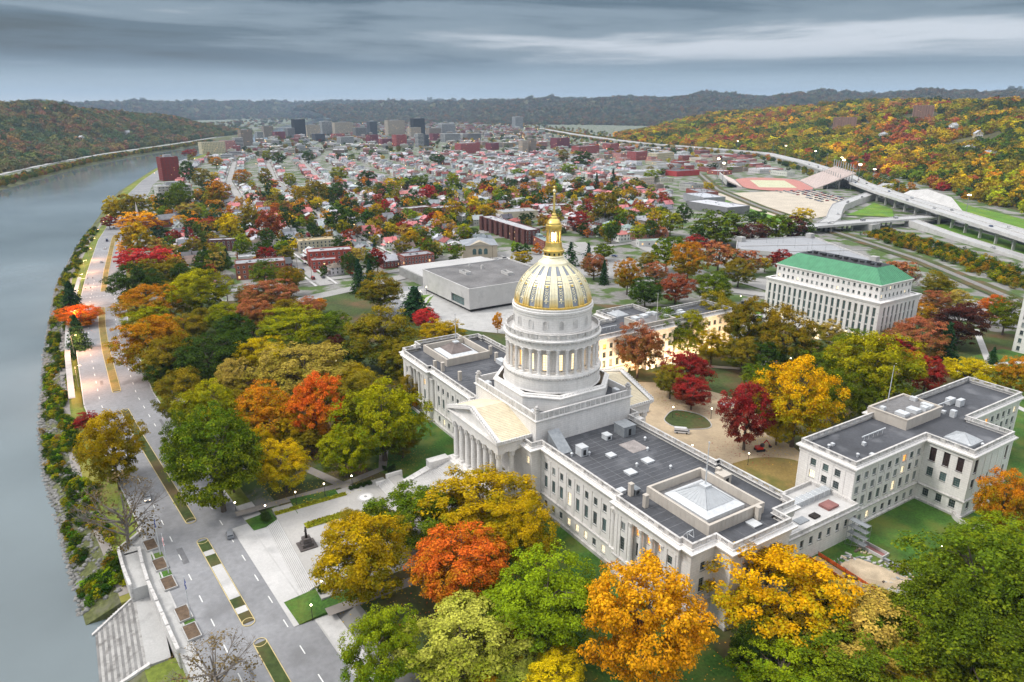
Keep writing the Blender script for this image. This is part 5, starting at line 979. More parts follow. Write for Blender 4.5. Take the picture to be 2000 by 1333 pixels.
# ---------------------------------------------------------------- houses
def win_rows(mb, w, d, z0, floors, fh, bays, sides='fblr', ww=.95, wh=1.45, mt=1, mg=2, warm=0.0, rr=None):
    for k in range(floors):
        zz = z0+k*fh+.9
        for sd in sides:
            ln = w if sd in 'fb' else d; nb = max(1, int(round(bays*ln/w)))
            for i in range(nb):
                u = -ln/2+ln*(i+.5)/nb; g = mg+1 if rr and rr.random() < warm else mg
                for e, ex, m_ in ((.05, .14, mt), (.09, 0, g)):
                    a, b, c, f = u-ww/2-ex, u+ww/2+ex, zz-ex, zz+wh+ex
                    if sd == 'f': P = [(a, -d/2-e, c), (b, -d/2-e, c), (b, -d/2-e, f), (a, -d/2-e, f)]
                    elif sd == 'b': P = [(b, d/2+e, c), (a, d/2+e, c), (a, d/2+e, f), (b, d/2+e, f)]
                    elif sd == 'r': P = [(w/2+e, a, c), (w/2+e, b, c), (w/2+e, b, f), (w/2+e, a, f)]
                    else: P = [(-w/2-e, b, c), (-w/2-e, a, c), (-w/2-e, a, f), (-w/2-e, b, f)]
                    mb.face(P, m_)
def gable(mb, w, d, h, rise, ov=.5, axis='y', m=0):
    if axis == 'y':
        for s in (-1, 1):
            a = [(s*(w/2+ov), -d/2-ov, h-rise*ov/(w/2)), (s*(w/2+ov), d/2+ov, h-rise*ov/(w/2)), (0, d/2+ov, h+rise), (0, -d/2-ov, h+rise)]
            a = a if s > 0 else a[::-1]; mb.face(a, m); mb.face([(x, y, zz-.22) for x, y, zz in a][::-1], m)
            mb.face([a[0], a[3] if s > 0 else a[1], *( [(a[3][0], a[3][1], a[3][2]-.22), (a[0][0], a[0][1], a[0][2]-.22)] if s > 0 else [(a[1][0], a[1][1], a[1][2]-.22), (a[0][0], a[0][1], a[0][2]-.22)])], m)
    else:
        b = MB(); gable(b, d, w, h, rise, ov, 'y'); k = len(mb.v); mb.v += [(-y, x, zz) for x, y, zz in b.v]; mb.f += [tuple(i+k for i in f) for f in b.f]; mb.m += [m]*len(b.f)
def hip(mb, w, d, h, rise, ov=.6, m=0, top=.0):
    r = max(0, abs(d-w)/2)+top; o = [(-w/2-ov, -d/2-ov, h), (w/2+ov, -d/2-ov, h), (w/2+ov, d/2+ov, h), (-w/2-ov, d/2+ov, h)]
    if d >= w: A, B = (0, -r, h+rise), (0, r, h+rise); fs = [[o[0], o[1], A], [o[1], o[2], B, A], [o[2], o[3], B], [o[3], o[0], A, B]]
    else: A, B = (-r, 0, h+rise), (r, 0, h+rise); fs = [[o[0], o[1], B, A], [o[1], o[2], B], [o[2], o[3], A, B], [o[3], o[0], A]]
    for f in fs: mb.face(f, m)
    mb.face(o[::-1], m)
HT = []
def house_tpl(w, d, h, kind, rise, porch=True):
    a = MB(); a.box(-w/2, w/2, -d/2, d/2, -.4, h); r = MB(); fl = 2 if h > 4.5 else 1
    win_rows(a, w, d, .4, fl, 2.7, 2 if w < 9 else 3)
    if kind == 'gy':
        gable(r, w, d, h, rise); a.face([(-w/2, -d/2, h), (w/2, -d/2, h), (0, -d/2, h+rise-.15)]); a.face([(w/2, d/2, h), (-w/2, d/2, h), (0, d/2, h+rise-.15)])
        a.face([(-.6, -d/2-.06, h+.4), (.6, -d/2-.06, h+.4), (.6, -d/2-.06, h+1.7), (-.6, -d/2-.06, h+1.7)], 1); a.face([(-.4, -d/2-.1, h+.6), (.4, -d/2-.1, h+.6), (.4, -d/2-.1, h+1.5), (-.4, -d/2-.1, h+1.5)], 2)
    elif kind == 'gx':
        gable(r, w, d, h, rise, axis='x'); a.face([(w/2, -d/2, h), (w/2, d/2, h), (w/2, 0, h+rise-.15)]); a.face([(-w/2, d/2, h), (-w/2, -d/2, h), (-w/2, 0, h+rise-.15)])
        b = MB(); gable(b, 3.2, d*.5, h+.6, 1.5, .25); k = len(r.v); r.v += [(x, y-d*.22, zz) for x, y, zz in b.v]; r.f += [tuple(i+k for i in f) for f in b.f]; r.m += b.m
        a.prism([(-1.4, -d*.46), (1.4, -d*.46), (1.4, 0), (-1.4, 0)], h, h+.7); a.face([(-1.4, -d*.46, h+.7), (1.4, -d*.46, h+.7), (0, -d*.46, h+1.95)]); a.face([(-.6, -d*.46-.05, h+.1), (.6, -d*.46-.05, h+.1), (.6, -d*.46-.05, h+1.1), (-.6, -d*.46-.05, h+1.1)], 2)
    else:
        hip(r, w, d, h, rise)
        r.prism([(-1, -d/2+.4), (1, -d/2+.4), (1, -.6), (-1, -.6)], h, h+1.5) if w > 9 else None
    r.box(w*.2, w*.2+.9, d*.1, d*.1+.7, h, h+rise+.9)
    if porch:
        r.prism([(-w*.45, -d/2-2.4), (w*.45, -d/2-2.4), (w*.45, -d/2), (-w*.45, -d/2)], [2.7, 2.7, 3.2, 3.2], [2.85, 2.85, 3.4, 3.4])
        for s in (-.42, 0, .42): a.box(s*w-.1, s*w+.1, -d/2-2.3, -d/2-2.1, 0, 2.8, 1)
        a.box(-w*.45, w*.45, -d/2-2.4, -d/2, -.3, .45)
    return a.mesh('house', [OBJW, WTRIM, WDARK]), r.mesh('roof', OBJR), max(w, d)
HT = [('gabled', house_tpl(8, 12, 5.8, 'gy', 3.2)), ('gabled', house_tpl(9, 11, 5.6, 'gy', 3.6)), ('hip-roofed', house_tpl(10, 10.5, 5.8, 'hip', 2.8)), ('hip-roofed', house_tpl(9, 12, 5.6, 'hip', 2.6)), ('dormered', house_tpl(10, 10, 4.6, 'gx', 3.4)), ('low', house_tpl(10, 12, 3.3, 'hip', 2.2)), ('dormered', house_tpl(11, 9.5, 5.4, 'gx', 2.8))]
WC = [((.72, .72, .70), 'white'), ((.72, .72, .70), 'white'), ((.58, .51, .37), 'cream'), ((.27, .085, .07), 'brick'), ((.22, .07, .06), 'dark brick'), ((.36, .40, .44), 'grey-blue'), ((.44, .42, .39), 'pale grey'), ((.30, .22, .16), 'tan')]
RC_ = [((.50, .51, .53), 'pale grey'), ((.50, .51, .53), 'pale grey'), ((.38, .39, .41), 'light grey'), ((.38, .39, .41), 'light grey'), ((.22, .23, .25), 'grey'), ((.20, .21, .23), 'grey'), ((.13, .135, .145), 'dark grey'), ((.55, .20, .20), 'pink-red'), ((.55, .20, .20), 'pink-red'), ((.28, .09, .085), 'red'), ((.20, .15, .13), 'brown'), ((.30, .38, .36), 'pale green')]
# footprints kept free of houses: x, y, radius
FREE = [(-336, -14, 26), (-428, 4, 22), (-462, -18, 16), (-356, 46, 26), (-417, 52, 22), (-312, 98, 20), (-330, 160, 30), (-395, 226, 40), (-345, 228, 40), (-440, 232, 20), (-470, 292, 26), (-556, 210, 22), (-545, 240, 22), (-640, -50, 26), (-822, -8, 30), (-1166, 30, 30), (-395, 530, 60), (-220, 100, 60)]
CITY_TREE = [(x, y, r*.75) for x, y, r, b, zc, c in TREES]
rh = random.Random(21); HOUSES = []
rows_ = []
for i, t in enumerate([92]+STR_T):
    rows_ += [(t-15, 1, i), (t+15, 0, i)] if t > 100 else [(t, 0, i)]
for t, fl, si in rows_:
    x = -305.; n = 0
    while x > -1740:
        st = rh.uniform(12.2, 15.5); x -= st
        if min(abs(x-c) for c in CROSS) < 9: continue
        wx, wy = XT(x, t+rh.uniform(-1.5, 1.5))
        if not inside(wx, wy) or any((wx-a)**2+(wy-b)**2 < c*c for a, b, c in FREE): continue
        if any((wx-a)**2+(wy-b)**2 < (c*.55)**2 for a, b, c in CITY_TREE): continue
        if rh.random() < .10: continue
        n += 1; HOUSES.append((wx, wy, nrm(x)[1]+(0 if fl else math.pi)+rh.uniform(-.03, .03), t, n, rh.choices(range(len(HT)), (3, 3, 3, 2, 2, 2, 2))[0], rh.choices(range(8), (5, 5, 3, 6, 3, 2, 3, 1))[0], rh.randrange(len(RC_))))
HOUSES.sort(key=lambda h: math.hypot(h[0]-CX, h[1]-CY))
trow = sorted({t for t, *_ in rows_}); ordw = ['first', 'second', 'third', 'fourth', 'fifth', 'sixth', 'seventh', 'eighth', 'ninth', 'tenth', '11th', '12th', '13th', '14th', '15th', '16th', '17th', '18th', '19th', '20th', '21st', '22nd', '23rd', '24th']
def nth(n): return ordw[n-1] if n <= 24 else f'{n}th' if n % 10 not in (1, 2, 3) or 10 < n % 100 < 14 else f'{n}'+{1: 'st', 2: 'nd', 3: 'rd'}[n % 10]
for x, y, a, t, n, ti_, wi, ri in HOUSES[:300]:
    (kind, (wm_, rm_, _)) = HT[ti_]; s = rh.uniform(.92, 1.08)
    o = put('house', wm_, None, (x, y, 0), a, (s, s, s*rh.uniform(.95, 1.1)), label=f'{WC[wi][1]} {kind} house with {RC_[ri][1]} roof, {nth(n)} from the park, {nth(trow.index(t)+1)} row inland', cat='house', group='houses of the residential streets', color=jit(WC[wi][0], rh))
    put('roof', rm_, o, color=jit(RC_[ri][0], rh, .18))
# the farther houses as one mass
def merge(parts, name, label, cat):
    """parts: (mesh, x, y, z, angle, scale, colour)"""
    V, F, Cc = [], [], []; n = 0
    for me, x, y, zz, a, s, cols in parts:
        co = np.empty(len(me.vertices)*3); me.vertices.foreach_get('co', co); co = co.reshape(-1, 3)*s; ca, sa = math.cos(a), math.sin(a)
        V.append(np.stack([x+co[:, 0]*ca-co[:, 1]*sa, y+co[:, 0]*sa+co[:, 1]*ca, zz+co[:, 2]], 1))
        for p in me.polygons: F.append(tuple(v+n for v in p.vertices)); Cc.append(cols[min(p.material_index, len(cols)-1)])
        n += len(co)
    me = bpy.data.meshes.new(name); me.from_pydata(np.concatenate(V).tolist(), [], F)
    at = me.attributes.new('fcol', 'FLOAT_VECTOR', 'FACE'); at.data.foreach_set('vector', np.array(Cc, np.float32).ravel()); me.materials.append(FCM); me.update()
    return put(name, me, label=label, cat=cat, kind='stuff')
prt = []
for x, y, a, t, n, ti_, wi, ri in HOUSES[300:]:
    wm_, rm_, _ = HT[ti_][1]; prt += [(wm_, x, y, 0, a, rh.uniform(.9, 1.1), (jit(WC[wi][0], rh), (.6, .6, .6), (.06, .06, .07))), (rm_, x, y, 0, a, 1.0, (jit(RC_[ri][0], rh, .18),))]
if prt: merge(prt, 'far_houses', 'densely packed small houses in the middle distance', 'houses')
# ---------------------------------------------------------------- larger buildings
def block(name, label, x, y, ang, w, d, h, wall, roof=None, floors=3, bays=6, ww=1.2, wh=1.6, trim=True, parapet=.7, group=None, top=None, warm=.05, wm=None, glassy=False):
    rr = random.Random(int(abs(x)*7+abs(y))); b = empty(name, (x, y, 0), ang, label=label, cat='building', group=group)
    q = MB(); q.ring([(-w/2, -d/2), (w/2, -d/2), (w/2, d/2), (-w/2, d/2)], [(0, -1), (0, h+parapet), (-.35, h+parapet), (-.35, h)]); put('wall', q.mesh('wall', wm or OBJW), b, color=wall)
    q = MB(); q.prism([(-w/2+.36, -d/2+.36), (w/2-.36, -d/2+.36), (w/2-.36, d/2-.36), (-w/2+.36, d/2-.36)], h-.4, h)
    if top: q.box(-w*.2, w*.2, -d*.2, d*.2, h, h+top)
    for _ in range(min(8, int(w*d/70))): ux, uy = rr.uniform(-.4, .4)*w, rr.uniform(-.4, .4)*d; q.box(ux-.8, ux+.8, uy-.7, uy+.7, h, h+rr.uniform(.5, 1.4))
    put('roof', q.mesh('roof', OBJR), b, color=roof or (.34, .345, .36))
    if floors:
        q = MB(); fh = (h-.6)/floors
        if glassy:
            for k in range(floors):
                for sd in 'fblr':
                    ln = w if sd in 'fb' else d; e = .08; z0, z1 = .8+k*fh, .8+k*fh+fh*.62; a, c = -ln/2+.5, ln/2-.5
                    P = {'f': [(a, -d/2-e, z0), (c, -d/2-e, z0), (c, -d/2-e, z1), (a, -d/2-e, z1)], 'b': [(c, d/2+e, z0), (a, d/2+e, z0), (a, d/2+e, z1), (c, d/2+e, z1)], 'r': [(w/2+e, a, z0), (w/2+e, c, z0), (w/2+e, c, z1), (w/2+e, a, z1)], 'l': [(-w/2-e, c, z0), (-w/2-e, a, z0), (-w/2-e, a, z1), (-w/2-e, c, z1)]}[sd]; q.face(P, 1)
        else: win_rows(q, w, d, (fh-wh)/2-.9+.3, floors, fh, bays, 'fblr', ww, wh, 0, 1, warm, rr)
        put('windows', q.mesh('windows', [WTRIM if trim else WDARK, WDARK, WWARM]), b, kind='stuff')
    return b
BR, DB, CRM, WHT, TANC = (.25, .075, .055), (.13, .05, .045), (.50, .45, .34), (.58, .58, .57), (.36, .29, .22)
def by_edge(name, label, p, q_, d, h, wall, **k):
    """front wall runs p -> q_, building lies behind it (left of travel)"""
    p, q_ = Vector(p), Vector(q_); dd = q_-p; w = dd.length; a = math.atan2(dd.y, dd.x); n = Vector((-dd.y, dd.x))/w; c = (p+q_)/2+n*d/2
    return block(name, label, c.x, c.y, a, w, d, h, wall, **k)
by_edge('apartment_block', 'red brick three-storey apartments with white windows beside the culture centre', (-311.8, 84), (-311.2, 108.5), 14, 9, BR, floors=3, bays=9, roof=(.28, .28, .30))
by_edge('apartment_block', 'bright red brick apartments at the street corner by the gatehouse', (-360.6, 26), (-354.4, 58.9), 14, 10.5, (.36, .07, .05), floors=3, bays=8, roof=(.38, .38, .40))
by_edge('apartment_block', 'low red brick annex in front of the bright red apartments', (-347, 24), (-343, 42), 10, 6.5, (.36, .07, .05), floors=2, bays=5, roof=(.30, .30, .32))
by_edge('apartment_block', 'cream three-storey apartments up the street from the gatehouse', (-418, 35.4), (-415, 65.2), 13, 9, CRM, floors=3, bays=9, roof=(.45, .36, .22))
by_edge('apartment_block', 'brick apartments with cream trim and grey roof facing the park', (-342.6, -31), (-336.3, 2.2), 16, 11, (.30, .10, .06), floors=3, bays=9, roof=(.30, .31, .33))
by_edge('apartment_block', 'long white motel-like block behind the trimmed brick apartments', (-388, -20), (-380, 14), 9, 7, WHT, floors=2, bays=12, roof=(.42, .43, .45))
by_edge('apartment_block', 'second white flat-roofed block behind the trimmed brick apartments', (-408, -16), (-400, 18), 8, 6, WHT, floors=2, bays=12, roof=(.36, .38, .41))
by_edge('apartment_block', 'dark red brick flats with stacked porches near the boulevard', (-465, -28.7), (-458.6, -8), 11, 9, DB, floors=3, bays=6, roof=(.33, .33, .35))
tb = by_edge('apartment_terrace', 'long dark brick apartment terrace with stepped bays behind the dome', (-443.4, 223.6), (-345.6, 216.2), 13, 12, DB, floors=4, bays=22, roof=(.42, .42, .44))
for i in range(9): q = MB(); q.box(-44+i*11-2.6, -44+i*11+2.6, -8.6, -6.5, -1, 12.9); put('bay', q.mesh('bay', OBJW), tb, color=(.115, .045, .042))
by_edge('apartment_terrace', 'brick terrace with grey mansard roof below the dark brick apartments', (-388, 232), (-316, 214), 10, 7, BR, floors=2, bays=14, roof=(.24, .30, .31), top=2.2)
by_edge('warehouse', 'pale cream flat-roofed warehouse behind the dark brick terrace', (-473.7, 269), (-465.7, 307.9), 26, 8.5, CRM, floors=0)
by_edge('apartment_block', 'long brown brick school building on the wide street', (-552.4, 189), (-556.5, 225.5), 16, 9, (.20, .09, .06), floors=2, bays=10)
by_edge('apartment_block', 'orange-lit brick block beside the long brown school', (-537, 222), (-546, 256), 16, 9, (.26, .10, .06), floors=2, bays=8, warm=.3)
by_edge('shop_row', 'pink flat-roofed shop row in the middle of town', (-628, 348), (-610, 398), 24, 6, (.42, .12, .12), floors=1, bays=10, roof=(.48, .20, .20))
by_edge('shop_row', 'white flat-roofed shops right of the pink shop row', (-540, 360), (-520, 410), 24, 6, WHT, floors=1, bays=10)
by_edge('shop_row', 'red brick shop building behind the spire', (-508, 330), (-494, 372), 18, 7, BR, floors=2, bays=8)
by_edge('shop_row', 'white two-storey shops right of the golden lantern', (-390, 330), (-372, 372), 14, 7, WHT, floors=2, bays=10)
by_edge('shop_row', 'low salmon shop with a pale parking forecourt', (-318, 300), (-300, 342), 14, 5.5, (.45, .20, .15), floors=1, bays=8)
by_edge('filling_station', 'small white filling station with pale green roof', (-284, 292), (-272, 320), 9, 4.5, WHT, floors=1, bays=5, roof=(.30, .45, .36))  # roof simply coloured pale green
gh = by_edge('gatehouse', 'small stone gatehouse at the park drive entrance', (-247.5, 80), (-244.7, 88.1), 5, 3.4, (.5, .42, .36), floors=1, bays=3, roof=(.30, .31, .33))
q = MB(); hip(q, 9.4, 5.6, 3.5, 1.5, .3); put('hip_roof', q.mesh('hip_roof', OBJR), gh, color=(.27, .28, .30))
ch = by_edge('church', 'brick church with white steeple beside the boulevard bend', (-624, -62), (-632, -30), 14, 7, BR, floors=1, bays=6, wh=3)
q = MB(); gable(q, 14, 33, 7.5, 4.5, .4, 'x' if False else 'y'); m_ = q.mesh('gable_roof', OBJR); o = put('gable_roof', m_, ch, rot=math.pi/2, color=(.20, .20, .21))
q = MB(); q.box(-2, 2, -2, 2, 0, 11); q.lathe([(1.6, 11), (1.4, 15), (.05, 27)], 8); put('steeple', q.mesh('steeple', WTRIM), ch, (-19, 0, 0))
fl = block('apartment_block', 'white flats with stacked balconies near the river', -824, -8, R(98), 40, 18, 24, WHT, floors=7, bays=9, top=4)
for k in range(7): q = MB(); q.box(-20, 20, -10.6, -9, 2.6+k*3.35, 3.6+k*3.35); put('balcony', q.mesh('balcony', OBJW), fl, color=(.55, .54, .5))
block('apartment_tower', 'dark red brick tower standing alone near the river bend', -1170, 30, R(100), 28, 22, 38, (.20, .035, .03), floors=10, bays=5, ww=.8, wh=1.0, trim=False, top=4)
# cream temple-fronted hall
hl = empty('assembly_hall', (-330, 158, 0), R(66), label='cream hall with arched windows and grey hipped roof below the terrace', cat='building')
q = MB(); q.box(-14, 14, -13, 13, -.5, 10); put('wall', q.mesh('wall', OBJW), hl, color=(.50, .43, .33))
q = MB(); hip(q, 28, 26, 10, 4.2, .7); put('roof', q.mesh('roof', OBJR), hl, color=(.29, .31, .34))
q = MB(); q.face([(-9, -13.4, 10), (9, -13.4, 10), (0, -13.4, 13.2)]); q.face([(-9, -13.4, 10), (0, -13.4, 13.2), (0, -6, 13.2), (-9, -6, 10)]); q.face([(0, -13.4, 13.2), (9, -13.4, 10), (9, -6, 10), (0, -6, 13.2)]); put('pediment', q.mesh('pediment', OBJW), hl, color=(.47, .41, .32))
for i in range(3):
    q = MB(); x0 = (i-1)*4.6; pl = [(x0-1.5, -13.1, 2.6), (x0+1.5, -13.1, 2.6), (x0+1.5, -13.1, 6)]+[(x0+1.5*math.cos(t), -13.1, 6+1.5*math.sin(t)) for t in np.linspace(.3, math.pi-.3, 6)]+[(x0-1.5, -13.1, 6)]; q.face(pl); put('arched_window', q.mesh('arched_window', GLASSG), hl)
# culture centre
cc = empty('culture_centre', (-213, 101, 0), label='windowless pale concrete culture centre with a flat grey roof', cat='museum')
q = MB(); P = [(-32, -33), (32, -33), (32, 33), (-32, 33)]
for i in range(4):
    ws = []
    if i == 0: ws = [(49, 2.3, 17, 5.2, 7, 2, GLASSG)]
    if i == 1: ws = [(55, 2.3, 16, 6, 6, 2, LIT)]
    facade(q, cc, P[i], P[(i+1) % 4], 1.8, 14, ws, 1.0)
q.build('wall', CONCL, cc); q = MB(); q.ring(P, [(-1.5, -.3), (-1.5, 1.85), (0, 1.85)]); q.build('recessed_base', DARK, cc)
q = MB(); q.ring(P, [(.01, 13.6), (.06, 13.62), (.06, 14.5), (-.6, 14.5), (-.6, 13.5)]); q.build('parapet', CONCL, cc)
q = MB(); q.prism(offset(P, -.58), 13.2, 13.7); q.build('roof', ROOFGRY, cc)
for x, y, lx, ly, hh in ((-8, -14, 9, 4, 1.8), (8, 8, 9, 4, 1.8), (-14, 2, 1.5, 1.5, 2.6), (20, 20, 8, 4, 1.5), (-24, -2, 1.2, 1.2, 2)): q = MB(); q.ring([(x-lx/2, y-ly/2), (x+lx/2, y-ly/2), (x+lx/2, y+ly/2), (x-lx/2, y+ly/2)], [(0, 13.7), (0, 13.7+hh), (-.4, 13.7+hh), (-.4, 13.8)]); q.build('roof_light', CONCL, cc)
an_ = empty('museum_annex', (-272, 95, 0), label='low grey annex attached to the far side of the culture centre', cat='building')
q = MB(); q.box(-24, 26.5, -22, 46, -.3, 6.2); q.build('wall', CONC, an_); q = MB(); q.box(-23.5, 26, -21.5, 45.5, 6.2, 6.5); q.build('roof', mat('pale_deck', (.46, .455, .45), .85, .12, .05), an_)
for i in range(24): q = MB(); q.box(-23.5+i*2, -23.5+i*2+.3, -22.35, -22, 0, 6.2); q.build('fin', CONC, an_)
# office block with the green copper roof
of = empty('office_block', (-43, 216, 0), label='white stone office block with steep green copper roof', cat='office')
q = MB(); P = [(-33, -17), (33, -17), (33, 17), (-33, 17)]
for i in range(4):
    ln = 66 if i % 2 == 0 else 34; k = 20 if i % 2 == 0 else 8; ws = []
    if i in (0, 1, 3):
        st = (ln-5)/(k-1) if i % 2 == 0 else (ln-9)/(k-1)
        for j in range(k):
            u = (2.5 if i % 2 == 0 else 4.5)+j*st; ws.append((u, 5.6, 1.5, 17.5, 2, 10, GLASSG))
            if j % 2 == 0 and not (i == 0 and 6 < j < 13): ws.append((u, 1.2, 1.5, 2.0, 2, 2, GLASS))
    facade(q, of, P[i], P[(i+1) % 4], -1, 26, ws, .6)
q.build('wall', STONE, of)
q = MB()
for i in range(4):
    a, b = Vector(P[i]), Vector(P[(i+1) % 4]); d = (b-a).normalized(); nn = Vector((-d.y, d.x)); ln = (b-a).length; k = 20 if i % 2 == 0 else 8; st = (ln-(5 if i % 2 == 0 else 9))/(k-1)
    for j in range(k):
        c = a+d*((2.5 if i % 2 == 0 else 4.5)+j*st)+nn*.36
        for zz in (9.3, 13.6, 17.9): q.obox((c.x, c.y), math.atan2(d.y, d.x), 1.45, .12, zz, zz+.8)
q.build('spandrel', FRAMEW, of, kind='stuff')
q = MB()
for i in (0, 1):
    a, b = Vector(P[i]), Vector(P[(i+1) % 4]); d = (b-a).normalized(); nn = Vector((-d.y, d.x)); k = 20 if i == 0 else 8; st = ((b-a).length-(5 if i == 0 else 9))/(k-1)
    for j in range(k): c = a+d*((2.5 if i == 0 else 4.5)+j*st)+nn*.3; q.obox((c.x, c.y), math.atan2(d.y, d.x), 1.3, .1, 5.8, 8.3)
q.build('lit_lower_panes', LITW, of, kind='stuff')
q = MB(); q.ring(P, [(.02, 24.6), (.3, 24.8), (.3, 25.3), (.6, 25.5), (.6, 26), (-1, 26.1)]); q.prism(offset(P, -.9), 25.2, 25.6); q.build('cornice', STONE, of)
U = [(-30, -13.5), (30, -13.5), (30, 13.5), (-30, 13.5)]; q = MB()
for i in range(4):
    ln = 60 if i % 2 == 0 else 27; k = 20 if i % 2 == 0 else 8; facade(q, of, U[i], U[(i+1) % 4], 25.5, 33.5, [(1.8+j*(ln-3.6)/(k-1), zz, 1.2, 1.5, 2, 2, pick(GLASS, GLASS, BLIND, GLASSG, GLASS, LITW)) for j in range(k) for zz in (27, 30.6)] if i < 2 else [], .3)
q.build('attic_wall', STONE, of); q = MB(); q.ring(U, [(.02, 32.6), (.5, 33), (.6, 33.6), (-.5, 33.8)]); q.build('attic_cornice', STONE, of)
CU = mat('verdigris_copper', (.085, .28, .15), .6, .12, .4, .06); q = MB(); I = offset(U, -7.0); I = [(x*(.98 if abs(x) > 5 else 1), y) for x, y in I]
q.loft([[(x, y, 33.6) for x, y in offset(U, .4)], [(x, y, 40.0) for x, y in I]], cap1=True); q.build('copper_roof', CU, of)
q = MB()
for i in range(4):
    a, b, c, d = [Vector((*v, zz)) for v, zz in ((offset(U, .4)[i], 33.65), (offset(U, .4)[(i+1) % 4], 33.65), (I[i], 40.03), (I[(i+1) % 4], 40.03))]; n = 44 if i % 2 == 0 else 20
    for j in range(n+1):
        p = a+(b-a)*j/n; top_ = Vector((min(max(p.x, I[0][0]), I[1][0]), min(max(p.y, I[0][1]), I[2][1]), 40.03)); f = max(abs(p.x-top_.x), abs(p.y-top_.y))
        if i % 2 == 0: e = Vector((p.x, p.y+(c.y-a.y)*min(1, max(0, (30.4-abs(p.x))/6.9)), 33.65+6.38*min(1, max(0, (30.4-abs(p.x))/6.9))))
        else: e = Vector((p.x+(c.x-a.x)*min(1, max(0, (13.9-abs(p.y))/6.9)), p.y, 33.65+6.38*min(1, max(0, (13.9-abs(p.y))/6.9))))
        if (e-p).length > .5: q.tube(p, e, .07, n=4)
q.build('roof_seams', mat('dark_verdigris', (.07, .22, .14), .6, .1, .4), of, kind='stuff')
q = MB(); q.prism(offset(I, -.2), 39.9, 40.1)
for j in range(14): q.box(-20+j*3, -18.4+j*3, -2.5+(j % 3), -1+(j % 3), 40, 40.8+(j % 2)*.5)
q.build('roof_plant', DARK, of)
q = MB(); q.box(-5.5, 5.5, -18.2, -17.05, -1, 6.2); q.build('entrance_surround', STONE, of); q = MB(); q.box(-4, 4, -18.3, -18.21, -.8, 5.4); q.build('lit_entrance', LITW, of)
# white office slab cut by the right edge of the picture
sl_ = empty('office_slab', (42, 298, 0), label='tall white office slab with window columns, cut by the right edge', cat='office'); q = MB(); P = [(-18, -36), (18, -36), (18, 36), (-18, 36)]
for i in range(4):
    ln = 36 if i % 2 == 0 else 72; k = 9 if i % 2 == 0 else 17; facade(q, sl_, P[i], P[(i+1) % 4], -3, 42, [(2.4+j*(ln-4.8)/(k-1), 1.0+fl_*4, 1.5, 2.2, 2, 2, pick(GLASS, GLASS, BLIND, GLASSG)) for j in range(k) for fl_ in range(10)] if i in (0, 3) else [], .3)
q.build('wall', STONE, sl_); q = MB(); q.prism(P, 41.5, 42.05); q.build('roof', ROOFGRY, sl_)
# parking deck
pk = empty('parking_deck', (-178, 358, 0), label='wide pale concrete parking deck behind the green-roofed office', cat='car park'); P = [(-44, -14), (-18, -45), (73, 2), (-22, 53)]
q = MB(); q.ring(P, [(0, -.5), (0, 3.2), (-.5, 3.2), (-.5, 4.2), (0, 4.2), (0, 6.4), (-.5, 6.4), (-.5, 7.4), (0, 7.4), (0, 10.6), (-.35, 10.6), (-.35, 9.6)]); q.build('wall', CONCL, pk); q = MB(); q.prism(offset(P, -.36), 9, 9.6); q.build('deck', mat('deck_concrete', (.33, .34, .36), .85, .08, .05), pk)
for x, y in ((-40, -14), (-20, 48), (66, 3)): q = MB(); q.box(x-2.5, x+2.5, y-2.5, y+2.5, 0, 13.4); q.build('stair_tower', CONC, pk)
for i in range(5): q = MB(); f = -.7+.3*i; q.box(-.35, .35, -40, 40, 9.6, 10.2) if i % 2 else q.box(-.1, .1, -30, 30, 9.6, 9.65); q.build('deck_wall', CONCL, pk, loc=(-20+i*14, 4, 0), rot=R(-28))
for i in range(10): q = MB(); q.lathe([(.09, 9.6), (.06, 17)], 6, (-34+i*9, -10+(i % 3)*9)); q.box(-34.5+i*9, -33.5+i*9, -10.2+(i % 3)*9, -9.8+(i % 3)*9, 17, 17.2); q.build('lamp_mast', GREYM, pk)
